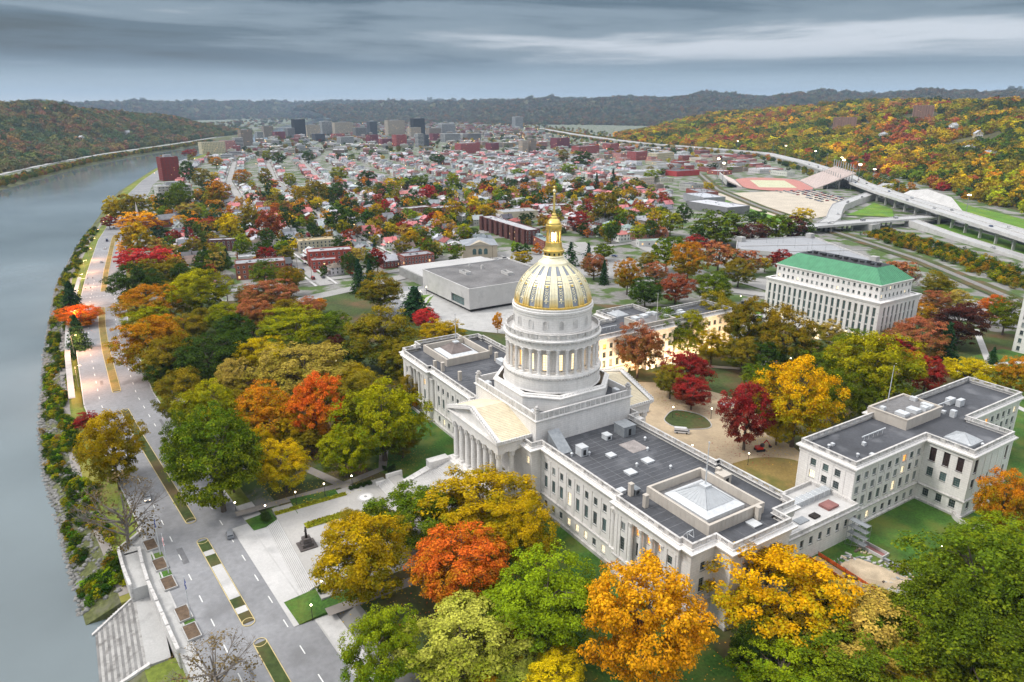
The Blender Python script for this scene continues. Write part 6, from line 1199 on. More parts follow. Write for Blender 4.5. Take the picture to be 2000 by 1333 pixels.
# ---------------------------------------------------------------- downtown, by hand
DT = [(-2920, 749, 51, 26, 70, 'k'), (-2718, 1202, 57, 26, 71, 'k'), (-2674, 1078, 82, 26, 65, 'b'), (-2952, 1086, 38, 26, 57, 'd'), (-3001, 639, 41, 26, 43, 'n'), (-2271, 393, 37, 26, 49, 'n'), (-1933, 232, 63, 26, 29, 'c'), (-2062, 297, 36, 26, 26, 'p'), (-2097, 333, 25, 19, 32, 'w'), (-2763, 625, 42, 26, 27, 'm'), (-2835, 688, 31, 24, 38, 'g'), (-2998, 829, 62, 26, 45, 'b'), (-3081, 916, 50, 26, 57, 'w'), (-3034, 978, 90, 26, 53, 'b'), (-2411, 673, 38, 26, 28, 'd'), (-2577, 800, 46, 26, 21, 'r'), (-2225, 802, 34, 26, 27, 'm'), (-1981, 799, 39, 26, 34, 'r'), (-2005, 765, 47, 26, 22, 'm'), (-1884, 823, 21, 16, 39, 'w'), (-1925, 865, 15, 12, 34, 'd'), (-2626, 1142, 53, 26, 37, 'b'), (-2577, 1208, 61, 26, 34, 'n'), (-2748, 1356, 74, 26, 46, 'w'), (-2274, 1063, 29, 22, 24, 'm'), (-1536, 802, 65, 26, 25, 'r'), (-1639, 939, 31, 23, 18, 'm'), (-3341, 2104, 61, 26, 63, 'w'), (-1446, 921, 21, 16, 31, 'b'), (-1452, 951, 21, 16, 35, 'n'), (-1592, 1145, 55, 26, 29, 'm'), (-1356, 1058, 80, 26, 18, 'r'), (-1387, 1170, 40, 26, 20, 'r'), (-1094, 1006, 41, 26, 18, 'r'), (-1051, 1039, 63, 26, 16, 'c'), (-2808, 559, 27, 20, 27, 'w'), (-2764, 958, 54, 26, 37, 'g'), (-2132, 1058, 69, 26, 28, 'w'), (-2156, 1158, 62, 26, 25, 'g'), (-2210, 702, 50, 26, 23, 'w')]
DSTY = {'k': ((.03, .035, .045), 14, 1, 'black glass'), 'b': ((.42, .37, .31), 12, 0, 'beige'), 'w': ((.58, .59, .6), 10, 0, 'white'), 'g': ((.34, .33, .33), 10, 0, 'grey'), 'n': ((.26, .22, .19), 10, 0, 'brown'), 'r': ((.33, .07, .07), 4, 0, 'red'), 'm': ((.20, .05, .07), 3, 0, 'maroon'), 'c': ((.58, .52, .36), 7, 0, 'cream'), 'd': ((.12, .13, .16), 8, 1, 'dark glazed'), 'p': ((.46, .22, .22), 5, 0, 'pink')}
DLAB = place([(x, y, '') for x, y, *_ in DT], '')
for i, (x, y, w, d, h, s) in enumerate(DT):
    c, fl_, gl, nm = DSTY[s]; fl_ = max(1, int(h/3.8)); sz = 'tall' if h > 45 else 'mid-height' if h > 20 else 'low'
    side = sorted([j for j in range(len(DT)) if DT[j][5] == s], key=lambda j: math.atan2(DT[j][1]-CY, -(DT[j][0]-CX))).index(i)+1
    block('downtown_tower' if h > 45 else 'downtown_block', f'{sz} {nm} building in the downtown skyline, {nth(side)} of its colour from the river', x, y, R(100), w, d, h, c, floors=fl_, bays=max(4, int(w/4)), trim=s in 'r', glassy=bool(gl) or s in 'wg', top=4 if h > 40 else None, group='downtown buildings')
# smaller downtown and commercial boxes
rb = random.Random(9); BOX = []
for _ in range(2600):
    x = -rb.uniform(900, 5200)
    t_ = rb.uniform(60, 1500); x_, y_ = XT(x, t_)
    far = x_ < -1640
    if not far and not (inside(x_, y_) and y_ > np.interp(x_, [-1700, -900], [500, 700])): continue
    if far and y_ > np.interp(x_, [-5200, -3000, -1700], [2700, 2000, 1250]): continue
    w, d = rb.uniform(12, 46), rb.uniform(12, 30); h = rb.choice((4, 5, 6, 7, 9, 12, 15) if far else (4.5, 5.5, 7, 9))
    if any(abs(x_-a) < (w+b)/2+3 and abs(y_-c) < (d+e)/2+6 for a, c, b, e, *_ in BOX) or any(abs(x_-a) < (w+b)/2+8 and abs(y_-c) < (d+e)/2+8 for a, c, b, e, *_ in DT): continue
    if any((x_-a)**2+(y_-b)**2 < (c*.6)**2 for a, b, c in CITY_TREE): continue
    BOX.append((x_, y_, w, d, h))
for _ in range(1500):
    x_ = -rb.uniform(560, 1750); y_ = rb.uniform(480, 1420); hy = np.interp(x_, [-1800, -1280, -1010, -760, -541], [1470, 1350, 1300, 1110, 900])-28
    if y_ > hy or inside(x_, y_) or math.hypot(x_+566, y_-818) < 165: continue
    w, d = rb.uniform(14, 52), rb.uniform(12, 34); h = rb.choice((4.5, 5.5, 7, 9))
    if any(abs(x_-a) < (w+b)/2+7 and abs(y_-c) < (d+e)/2+9 for a, c, b, e, *_ in BOX) or any(abs(x_-a) < (w+b)/2+8 and abs(y_-c) < (d+e)/2+8 for a, c, b, e, *_ in DT) or math.hypot(x_+770, y_-800) < 75: continue
    BOX.append((x_, y_, w, d, h))
BOX.sort(key=lambda b: (b[0]-CX)**2+(b[1]-CY)**2); prt = []
BC = [((.56, .56, .56), 'white'), ((.50, .45, .38), 'cream'), ((.30, .075, .07), 'red'), ((.40, .40, .41), 'grey'), ((.44, .20, .18), 'pink'), ((.30, .24, .19), 'tan')]
bw_ = {}
for i, (x, y, w, d, h) in enumerate(BOX):
    ci_ = rb.randrange(len(BC)); c = jit(BC[ci_][0], rb); rf = rb.choice(((.48, .48, .50), (.34, .35, .37), (.26, .26, .28), (.15, .15, .16)))
    if i < 90:
        n = bw_[ci_] = bw_.get(ci_, 0)+1
        block('commercial_building', f'{BC[ci_][1]} flat-roofed commercial building beyond the houses, {nth(n)} of its colour counting away from the capitol', x, y, nrm(x)[1], w, d, h, c, roof=rf, floors=max(1, int(h/4)), bays=int(w/4), group='commercial buildings beyond the houses')
    else:
        q = MB(); q.box(-w/2, w/2, -d/2, d/2, -1, h, 0); q.v = q.v; q.m[4] = 1
        for k in range(max(1, int(h/4))): zz = 1.2+k*4; q.box(-w/2-.1, w/2+.1, -d/2-.1, d/2+.1, zz, zz+1.3, 2)
        q.box(-w*.2, w*.1, -2, 2, h, h+2, 0); prt.append((q.mesh('x', [OBJW, OBJR, WDARK]), x, y, 0, nrm(x)[1], 1., (c, rf, (.09, .09, .1))))
merge(prt, 'far_town_buildings', 'low flat-roofed buildings massed around downtown', 'buildings')
# ---------------------------------------------------------------- highway, stadium, railway
HWY = [(60, 415, 13), (-97, 549, 13), (-207, 640, 13), (-349, 760, 12), (-440, 850, 10), (-541, 966, 8), (-760, 1160, 7), (-1010, 1345, 7), (-1280, 1400, 7), (-1560, 1440, 7), (-1800, 1520, 8), (-2300, 1720, 8), (-3200, 2150, 6)]
hd = [tuple(p) for p in dense(HWY, 25)]
vi = empty('highway_viaduct', (0, 0, 0), label='raised concrete highway sweeping along the foot of the right hillside', cat='highway')
q = MB(); strip(q, hd, -12.5, 12.5, 0); q.build('carriageway', mat('highway_concrete', (.42, .42, .42), .85, .1, .05), vi)
for o0, o1 in ((-13.2, -12.5), (12.5, 13.2), (-.3, .3)):
    q = MB(); P = [Vector(p) for p in hd]
    for a, b in zip(P, P[1:]):
        d = (b-a).to_2d().normalized(); nn = Vector((-d.y, d.x)); pl = [(a.x+nn.x*o0, a.y+nn.y*o0), (b.x+nn.x*o0, b.y+nn.y*o0), (b.x+nn.x*o1, b.y+nn.y*o1), (a.x+nn.x*o1, a.y+nn.y*o1)]
        lo = 1.9 if o0 != -.3 else 0; q.prism(pl, [a.z-lo, b.z-lo, b.z-lo, a.z-lo], [a.z+.95, b.z+.95, b.z+.95, a.z+.95])
    q.build('parapet', CONCL, vi)
q = MB(); P = [p for p in hd]
for a, b in zip(P, P[1:]):
    d = Vector((b[0]-a[0], b[1]-a[1])).normalized(); nn = Vector((-d.y, d.x)); pl = [(a[0]-nn.x*12, a[1]-nn.y*12), (b[0]-nn.x*12, b[1]-nn.y*12), (b[0]+nn.x*12, b[1]+nn.y*12), (a[0]+nn.x*12, a[1]+nn.y*12)]
    q.prism(pl, [a[2]-1.6, b[2]-1.6, b[2]-1.6, a[2]-1.6] if a[2] > 9.5 else -1, [a[2]-.1, b[2]-.1, b[2]-.1, a[2]-.1], cap=False); q.face([(x, y, a[2]-1.6) for x, y in pl][::-1]) if a[2] > 9.5 else None
q.build('deck_structure', CONC, vi)
pp = dense([p for p in HWY[:5]], 27)
for i, p in enumerate(pp[1:-3]):
    a, b = pp[i], pp[i+2]; d = Vector((b[0]-a[0], b[1]-a[1])).normalized(); nn = Vector((-d.y, d.x))
    for s in (-7, 7): q = MB(); q.box(-1.0, 1.0, -.8, .8, -1, p[2]-1.5); q.build('pier', CONCL, vi, loc=(p[0]+nn.x*s, p[1]+nn.y*s, 0), rot=math.atan2(nn.y, nn.x))
    q = MB(); q.box(-9.5, 9.5, -.9, .9, p[2]-2.9, p[2]-1.55, bottom=True); q.build('pier_cap', CONCL, vi, loc=(p[0], p[1], 0), rot=math.atan2(nn.y, nn.x))
def road3(name, label, pts, w, walls=True, m=None, solid=True):
    r = empty(name, (0, 0, 0), label=label, cat='road'); P = dense(pts, 12); q = MB(); strip(q, P, -w/2, w/2, 0); q.build('carriageway', m or MATS['highway_concrete'], r); q = MB(); V = [Vector(p) for p in P]
    for a, b in zip(V, V[1:]):
        d = (b-a).to_2d().normalized(); nn = Vector((-d.y, d.x))
        for o0, o1 in ((-w/2-.4, -w/2), (w/2, w/2+.4)):
            pl = [(a.x+nn.x*o0, a.y+nn.y*o0), (b.x+nn.x*o0, b.y+nn.y*o0), (b.x+nn.x*o1, b.y+nn.y*o1), (a.x+nn.x*o1, a.y+nn.y*o1)]; lo = 1.3 if solid else a.z+1; q.prism(pl, [a.z-lo]*2+[b.z-lo]*2 if False else a.z-lo, [a.z+.8, b.z+.8, b.z+.8, a.z+.8])
        if solid: pl = [(a.x+nn.x*w/2, a.y+nn.y*w/2, a.z-1.2), (b.x+nn.x*w/2, b.y+nn.y*w/2, b.z-1.2), (b.x-nn.x*w/2, b.y-nn.y*w/2, b.z-1.2), (a.x-nn.x*w/2, a.y-nn.y*w/2, a.z-1.2)]; q.face(pl)
    q.build('parapet', CONCL, r); return r
ov = road3('overpass', 'concrete overpass crossing the rail line towards the viaduct', [(-292, 452, 1.5), (-270, 466, 5), (-250, 480, 6.6), (-235, 551, 7), (-225, 616, 6.5), (-215, 680, 4)], 17)
for x, y in ((-246, 498), (-241, 524), (-232, 575)):
    for s in (-5, 0, 5): q = MB(); q.box(x+s-.7, x+s+.7, y-.7, y+.7, -1, 5.8); q.build('pier', CONCL, ov)
q = MB(); q.box(-246, -224, 538, 552, -1, 5.7); q.build('abutment', CONC, ov)
road3('slip_road', 'ramp curving past the stadium car park down to the overpass', [(-430, 905, 7.5), (-400, 830, 7), (-372, 765, 6.5), (-352, 700, 6.2), (-330, 640, 6.2), (-300, 590, 6.4), (-268, 540, 6.8), (-250, 500, 6.8)], 13, solid=False)
road3('frontage_road', 'frontage road running between the green verge and the rail cutting', [(60, 420, 1), (-78, 512, 1.2), (-167, 567, 3), (-222, 600, 6)], 10, solid=False)
road3('frontage_road', 'road under the viaduct beside the green verge', [(80, 452, .6), (-60, 552, .6), (-150, 622, .6), (-215, 668, 1), (-330, 770, 4), (-400, 850, 6)], 11, solid=False)
sheet('grass_verge', [(60, 432), (-78, 522), (-167, 578), (-215, 606), (-205, 640), (-150, 608), (-60, 540), (80, 444)], .3, GRASSB); sheet('grass_verge', [(-300, 610), (-318, 668), (-345, 735), (-300, 700), (-262, 640)], .35, GRASSB); sheet('grass_verge', [(-240, 690), (-330, 785), (-420, 905), (-380, 930), (-260, 800), (-120, 700), (60, 560), (60, 520), (-90, 600)], .15, GRASSB)
rl = empty('railway', (0, 0, 0), label='single railway track in the grassy cutting behind the parking deck', cat='railway'); RP = dense([(80, 305), (-24, 371), (-124, 442), (-248, 507), (-400, 588), (-560, 690), (-760, 860)], 10)
q = MB(); strip(q, RP, -2.6, 2.6, .2); q.build('ballast', mat('ballast', (.24, .225, .21), .95, .2, .5), rl)
for o in (-.75, .75): q = MB(); strip(q, RP, o-.12, o+.12, .36); q.build('rail', GREYM, rl)
q = MB(); strip(q, RP, -9, -2.6, .1); strip(q, RP, 2.6, 9, .1); q.build('rail_verge', PARK, kind='structure')
rs = np.random.RandomState(8); pts, sc, ti = [], [], []
for _ in range(900):
    f = rs.random(); x = 60-f*275; y = np.interp(x, [-248, -124, -24, 60], [515, 452, 384, 330])+rs.uniform(9, 60)*(1-.15*f); r = rs.uniform(1.6, 3.6)
    lim = np.interp(x, [-222, -167, -78, 60], [588, 556, 502, 410])
    if y > lim-2: continue
    k = FP[rs.choice(list('gGGbYgbGbk'))]; pts.append((x, y, r*.5)); sc.append((r, r, r*.9)); ti.append([m_*rs.uniform(.7, 1.15) for m_ in k])
gn_scatter('cutting_shrubbery', BUSH, pts, sc, ti, 'autumn scrub filling the rail cutting slope', 'shrubs')
# hillside cut slopes in concrete by the viaduct
for P, lb in (([(-352, 800, 4), (-212, 672, 4), (-214, 682, 10), (-250, 728, 17), (-310, 788, 17), (-345, 812, 11)], 'white concrete slope wall behind the viaduct'), ([(-125, 592, 4), (-50, 530, 4), (-40, 560, 20), (-95, 612, 23)], 'second white concrete slope at the right edge')):
    q = MB(); q.face(P); q.face([(x, y, zz-1) for x, y, zz in P][::-1]); o = q.build('slope_wall', CONCL, label=lb, cat='retaining wall')
# stadium
sd_ = empty('stadium', (-566, 818, 0), math.atan2(-117, 126), label='stadium field with pink running track', cat='stadium'); TRK_ = mat('running_track', (.46, .20, .17), .85, .08, .1); FLD = mat('sports_field', (.50, .50, .33), .9, .1, .1)
oval = lambda a, b, r: [(a*sx_+r*math.cos(t), b+r*math.sin(t)) for sx_, ts in ((1, np.linspace(-math.pi/2, math.pi/2, 9)), (-1, np.linspace(math.pi/2, 1.5*math.pi, 9))) for t in ts]
q = MB(); q.face([(x, y, .5) for x, y in oval(52, 0, 50)]); q.build('running_track', TRK_, sd_); q = MB(); q.face([(x, y, .52) for x, y in ((-56, -27), (56, -27), (56, 27), (-56, 27))]); q.build('playing_field', FLD, sd_)
q = MB()
for i in range(11): q.box(-50+i*10-.25, -50+i*10+.25, -26, 26, .5, .54)
q.build('yard_lines', PAINT, sd_)
st_ = empty('grandstand', (-566, 818, 0), math.atan2(-117, 126), label='large pale grandstand sloping towards the highway side of the field', cat='grandstand'); q = MB()
for i in range(26): q.box(-62, 62, 52+i*2.0, 54+i*2.0, .4+i*.86 if i > 4 else -.5, 1.3+i*.9)
q.build('seating_tiers', mat('stand_concrete', (.55, .47, .44), .85, .08, .1), st_)
for i in range(9):
    for j in range(3): q = MB(); q.box(-58+i*14.5-.5, -58+i*14.5+.5, 68+j*16, 69+j*16, -.5, 7+j*14); q.build('pillar', CONC, st_)
s2 = empty('grandstand', (-566, 818, 0), math.atan2(-117, 126), label='narrow grandstand on the town side of the field', cat='grandstand'); q = MB()
for i in range(12): q.box(-60, 60, -54-i*1.8, -52.2-i*1.8, i*.7 if i > 3 else -.5, 1+i*.8)
q.build('seating_tiers', MATS['stand_concrete'], s2)
q = MB(); q.box(-61, 61, -76, -74.5, 4, 12); q.build('back_wall', CONCL, s2)
for sx_ in (-1, 1):
    for sy_ in (-80, 112):
        m2 = empty('floodlight_mast', Matrix.Rotation(math.atan2(-117, 126), 3, 'Z') @ Vector((sx_*48, sy_, 0))+Vector((-566, 818, 0)), label=f'stadium floodlight mast, {"town" if sy_ < 0 else "highway"} side, {"nearer the car park" if sx_ > 0 else "farther from the car park"}', cat='floodlight'); q = MB(); q.lathe([(.5, 0), (.3, 34)], 6); q.build('pole', GREYM, m2); q = MB(); q.box(-2.2, 2.2, -.3, .3, 33.5, 35.5); q.build('lamp_bank', GLOBE, m2)
sheet('car_park', [(-530, 640), (-476, 797), (-383, 743), (-312, 625), (-300, 520), (-384, 560)], .05, mat('car_park_paving', (.50, .44, .36), .9, .1, .06))
sheet('grass_verge', [(-300, 505), (-384, 545), (-540, 630), (-545, 642), (-384, 560), (-298, 520)], .06, GRASSB)
by_edge('box_store', 'grey box store with white flat roof beside the car park', (-441, 505), (-372, 500), 34, 8, (.20, .20, .21), floors=0, roof=(.50, .51, .54)); by_edge('box_store', 'second grey box store with pale roof further from the capitol', (-500, 560), (-450, 545), 30, 8, (.30, .31, .33), floors=0, roof=(.46, .48, .52)); by_edge('box_store', 'red brick store by the stadium corner', (-545, 610), (-500, 590), 26, 7, BR, floors=0, roof=(.25, .25, .27)); by_edge('box_store', 'dark-roofed red box store beyond the stadium', (-741.8, 786), (-740.8, 840), 40, 8, (.40, .05, .05), floors=0, roof=(.12, .12, .13)); by_edge('box_store', 'long pale grey store left of the stadium', (-800, 700), (-770, 790), 40, 7, WHT, floors=0, roof=(.42, .42, .44))
# tan housing blocks on the hill
for x, y, w, lb in ((-1180, 1900, 62, 'tan brick housing block with vertical piers on the wooded hill'), (-1000, 1990, 50, 'second tan housing block half hidden among hill trees')):
    zz = hz('right', x, y); b = block('housing_block', lb, x, y, R(35), w, 18, 34, (.34, .20, .15), floors=9, bays=10, ww=1, wh=1.3, trim=False); b.location.z = zz-2
    for i in range(8): q = MB(); q.box(-w/2+i*w/7-1, -w/2+i*w/7+1, -10.2, -9, -1, 35.5); put('pier', q.mesh('pier', OBJW), b, color=(.36, .22, .17))
for i, (x, y) in enumerate(((-760, 1700), (-620, 1530), (-900, 1650), (-180, 1010), (-90, 930), (-330, 1180), (-470, 1270), (60, 1000), (-240, 1060), (-560, 1380))):
    zz = hz('right', x, y); kd, (a, b, _) = HT[i % 7]; o = put('house', a, None, (x, y, zz+5), i*.7, 1.6, label=f'pale house among the trees of the right hillside, {nth(i+1)} in a scattered row' if False else f'{["white", "grey", "cream"][i % 3]} {kd} house on the wooded right hillside, {nth(i+1)} of the scattered hill houses', cat='house', group='houses on the wooded hill', color=WC[(i*2) % 3][0]); put('roof', b, o, color=RC_[i % 4][0])
for i, (x, y) in enumerate(((-1500, -330), (-1700, -300), (-1250, -480), (-1900, -250), (-2300, -60), (-1050, -560), (-1400, -600), (-2600, 80))):
    zz = hz('far-bank', x, y); kd, (a, b, _) = HT[i % 7]; o = put('house', a, None, (x, y, zz+6), i*.9, 1.7, label=f'{["white", "grey"][i % 2]} {kd} house on the wooded far bank hill, {nth(i+1)} of the scattered hill houses', cat='house', group='houses on the far bank hill', color=WC[i % 2*6][0]); put('roof', b, o, color=RC_[i % 4][0])
# far river bridge
br = empty('river_bridge', (0, 0, 0), label='long steel bridge over the far river bend', cat='bridge'); A, B = Vector((-4100, 560)), Vector((-3700, 1150)); q = MB(); d = (B-A).normalized()
q.obox((A+B)/2, math.atan2(d.y, d.x), (B-A).length, 16, 14, 17); q.build('deck', CONCL, br)
for i in range(1, 8): p = A+(B-A)*i/8; q = MB(); q.obox(p, math.atan2(d.y, d.x), 4, 14, -14, 14); q.build('pier', CONC, br)
q = MB()
for s in (-8, 8):
    for i in range(16):
        f0, f1 = i/16, (i+1)/16; a, b = A+(B-A)*(.3+.4*f0), A+(B-A)*(.3+.4*f1); n_ = Vector((-d.y, d.x))*s; q.tube((a.x+n_.x, a.y+n_.y, 17+34*4*f0*(1-f0)), (b.x+n_.x, b.y+n_.y, 17+34*4*f1*(1-f1)), 1.2, n=5); q.tube((a.x+n_.x, a.y+n_.y, 17), (a.x+n_.x, a.y+n_.y, 17+34*4*f0*(1-f0)), .4, n=4)
q.build('arch', GREYM, br)
fr_ = MB(); strip(fr_, [(x, yf(x)-70) for x in np.arange(-600, -3600, -40)], -6, 6, .3); fr_.build('far_bank_road', CONCL, kind='structure')
# city trees beyond the ones drawn singly
rs = np.random.RandomState(17); pts, sc, ti = [], [], []; EXTRA = []
for _ in range(6500):
    x = -rs.uniform(310, 1800); t_ = rs.uniform(66, 950); wx, wy = XT(x, t_)
    if not inside(wx, wy): continue
    if any((wx-a)**2+(wy-b)**2 < c*c for a, b, c in FREE) or min(abs(t_-s) for s in STR_T) < 5.5 or any((wx-h[0])**2+(wy-h[1])**2 < 33 for h in HOUSES): continue
    EXTRA.append((wx, wy, rs.uniform(3.2, 7.2)))
EXTRA.sort(key=lambda e: math.hypot(e[0]-CX, e[1]-CY)-e[2]*60); CK = list('GGGGGggggbbbYYykOonNtRlCG')
NE = 44; el = [(x, y, r, rs.choice(CK)) for x, y, r in EXTRA[:NE]]; LBE = place([(x, y, 'small '+FC[c][2]) for x, y, r, c in el], 'street tree')
for (x, y, r, c), lb in zip(el, LBE): plant(x, y, r, r*1.05, r*1.5, c, lb, 'trees of the capitol park and the streets beyond')
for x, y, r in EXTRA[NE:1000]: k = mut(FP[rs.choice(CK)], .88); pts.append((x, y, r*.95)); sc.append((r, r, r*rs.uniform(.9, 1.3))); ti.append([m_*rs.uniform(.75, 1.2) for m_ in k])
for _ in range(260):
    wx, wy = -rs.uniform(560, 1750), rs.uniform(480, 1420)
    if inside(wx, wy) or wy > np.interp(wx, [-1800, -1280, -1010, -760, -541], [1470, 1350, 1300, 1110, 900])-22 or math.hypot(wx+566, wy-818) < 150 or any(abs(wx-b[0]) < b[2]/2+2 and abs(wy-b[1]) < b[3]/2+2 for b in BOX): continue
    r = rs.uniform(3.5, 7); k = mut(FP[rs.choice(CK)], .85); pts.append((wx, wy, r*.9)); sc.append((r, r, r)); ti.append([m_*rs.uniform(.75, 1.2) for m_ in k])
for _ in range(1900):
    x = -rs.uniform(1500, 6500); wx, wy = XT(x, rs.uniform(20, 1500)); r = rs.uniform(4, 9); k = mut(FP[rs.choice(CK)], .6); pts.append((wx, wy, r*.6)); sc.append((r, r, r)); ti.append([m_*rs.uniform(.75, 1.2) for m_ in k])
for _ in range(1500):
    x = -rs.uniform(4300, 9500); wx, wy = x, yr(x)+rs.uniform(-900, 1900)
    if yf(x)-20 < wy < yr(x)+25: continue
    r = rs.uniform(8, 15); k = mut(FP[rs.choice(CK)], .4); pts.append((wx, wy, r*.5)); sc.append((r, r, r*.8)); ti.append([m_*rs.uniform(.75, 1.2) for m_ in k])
hx = dense([(p[0], p[1]) for p in HWY[3:]], 9)
for i_ in range(len(hx)-1):
    d_ = Vector((hx[i_+1][0]-hx[i_][0], hx[i_+1][1]-hx[i_][1])).normalized(); n_ = Vector((-d_.y, d_.x))
    for _ in range(5):
        o_ = rs.choice([-1, 1])*rs.uniform(17, 75); wx, wy = hx[i_][0]-n_.x*o_, hx[i_][1]-n_.y*o_
        if o_ > 0 and any((wx-a)**2+(wy-b_)**2 < c_*c_ for a, b_, c_ in ((-255, 770, 62), (-310, 830, 40))) or math.hypot(wx+566, wy-818) < 175 and o_ < 0 or o_ < 0 and (o_ < -40 or wx > -560): continue
        r = rs.uniform(2.5, 6.5); k = mut(FP[rs.choice(list('GgYbkbGgOY'))], .85); pts.append((wx, wy, r*.6)); sc.append((r, r, r)); ti.append([m_*rs.uniform(.75, 1.2) for m_ in k])
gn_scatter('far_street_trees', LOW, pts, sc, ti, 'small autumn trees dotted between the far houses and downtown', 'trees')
# ---------------------------------------------------------------- riverside terrace
tr = MB(); tr.prism([(-38, -121.6), (-34, -120.4), (-26.5, -127.2), (-18, -126.6), (-7, -125.6), (-7, -121.6), (24, -118.6), (48, -116.4), (48, -112.8), (20, -115.9), (-10, -118.6), (-40, -121.2)], -6.5, -1.5); tr.build('river_terrace', CONC, kind='structure')
wl_ = empty('terrace_wall', (-38, -121.6, -1.5), label='weathered stone wall stepping along the riverside terrace', cat='wall')
WP = [(-36, -121.9), (-33.6, -120.9), (-26.8, -127.3), (-18, -126.9), (-7.2, -125.9)]; WP2 = [(-25, -122.4), (-16, -122.3), (-7, -121.9), (3, -120.9), (14, -119.8), (24, -118.8)]
for P, z1 in ((WP, -.55), (WP2, -.45)):
    for i, (a, b) in enumerate(zip(P, P[1:])):
        a, b = Vector(a), Vector(b); d = b-a; q = MB(); k = max(1, int(d.length/4.5))
        for j in range(k): c = a+d*(j+.5)/k; q.obox((c.x+38, c.y+121.6), math.atan2(d.y, d.x), d.length/k, .55, -5.5, z1+1.5+.16*(j % 2)); q.obox((c.x+38, c.y+121.6), math.atan2(d.y, d.x), d.length/k*.94, .8, z1+1.5+.16*(j % 2), z1+1.68+.16*(j % 2))
        q.build('wall_section', STONE_OLD, wl_)
sr = empty('terrace_stairs', (-25, -124.5, -5.6), label='stone stairs dropping from the terrace to the river path', cat='stairs')
for i in range(24): q = MB(); x = i*.72; zt = 4.1*(1-i/24); q.box(x, x+.72, -1.7, 1.7, -1, zt); q.build('step', STONE_OLD, sr)
STEPM = [mat('pale_step', (.38, .37, .355), .85, .18, .3, .1, stain=((.2, .19, .18), .5, .5, .7)), mat('dark_step', (.22, .215, .21), .85, .2, .4, .1, stain=((.14, .135, .13), .5, .5, .7))]  # two tones used in turn, every second step darker
rv = empty('river_steps', (5, -128, -9), label='broad weathered stone steps going down to the river', cat='stairs')
for i in range(17):
    y0 = 2.6-i*.62; q = MB(); x0, x1 = -13.5+max(0, i-6)*.28, 13.8+max(0, i-9)*.05
    q.box(x0, x1, y0-.62, y0, -3, 3.6-i*.235); q.build('step', STEPM[i % 2], rv)
q = MB(); q.box(-14.5, 14.2, 2.6, 7.6, -2, 3.75); q.build('landing', CONC, rv); q = MB(); q.prism([(-14.9, 3.2), (-14.3, 3.2), (-8.6, -8), (-9.4, -8)], -2, [4.3, 4.3, .3, .3]); q.build('side_wall', STONE_OLD, rv); q = MB(); q.prism([(13.8, 3.2), (14.8, 3.2), (14.8, -8), (14, -8)], -2, [4.3, 4.3, .3, .3]); q.build('side_wall', STONE_OLD, rv)
SOIL = mat('planter_soil', (.13, .09, .06), .95, .3, .8, .2)
for i, (x, y) in enumerate(((-25.5, -119.4), (-14.3, -118.3), (-4.4, -117.4), (10.2, -115.9), (18, -115.2))):
    p_ = empty('planter', (x, y, -1.5), R(6), label=f'square stone planter of bare soil on the river terrace, {nth(i+1)} from the dense trees end', cat='planter', group='planters on the river terrace')
    q = MB(); q.ring([(-3, -1.6), (3, -1.6), (3, 1.6), (-3, 1.6)], [(0, 0), (0, .5), (-.22, .5), (-.22, .3)]); q.build('rim', CONC, p_); q = MB(); q.prism([(-2.78, -1.38), (2.78, -1.38), (2.78, 1.38), (-2.78, 1.38)], .1, .38); q.build('soil', SOIL, p_)
    if i in (1, 2, 4): sheet('grass_patch', [(x-6.5, y-1.6), (x-3.3, y-1.5), (x-3.3, y+1.4), (x-6.5, y+1.1)], -1.485, GRASS)
FLG = [mat('flag_red', (.42, .03, .035), .8), mat('flag_blue', (.03, .05, .22), .8), mat('flag_white', (.7, .7, .7), .8)]
for i, (x, y) in enumerate(((-19.5, -117.6), (-9.2, -116.8), (12.9, -114.6))):
    p_ = empty('flagpole', (x, y, -1.5), label=f'white terrace flagpole with limp flag, {nth(i+1)} from the dense trees end', cat='flagpole', group='flagpoles on the river terrace'); q = MB(); q.lathe([(.16, 0), (.11, 6), (.07, 12), (.14, 12.05), (.02, 12.3)], 8); q.build('pole', METAL, p_)
    q = MB(); w_ = 13
    for j in range(w_): q.face([(.1, .02+.1*math.sin(j*.9), 11.6-j*.16), (1.2, .22*math.sin(j*.7+1), 11.2-j*.18), (1.2, .22*math.sin((j+1)*.7+1), 11.2-(j+1)*.18), (.1, .02+.1*math.sin((j+1)*.9), 11.6-(j+1)*.16)], 0 if j % 2 else 2) if i == 1 else q.face([(.1, .02, 11.6-j*.16), (.9, .2*math.sin(j*.7+1), 11.2-j*.18), (.9, .2*math.sin((j+1)*.7+1), 11.2-(j+1)*.18), (.1, .02, 11.6-(j+1)*.16)], 1)
    q.build('flag', FLG, p_)
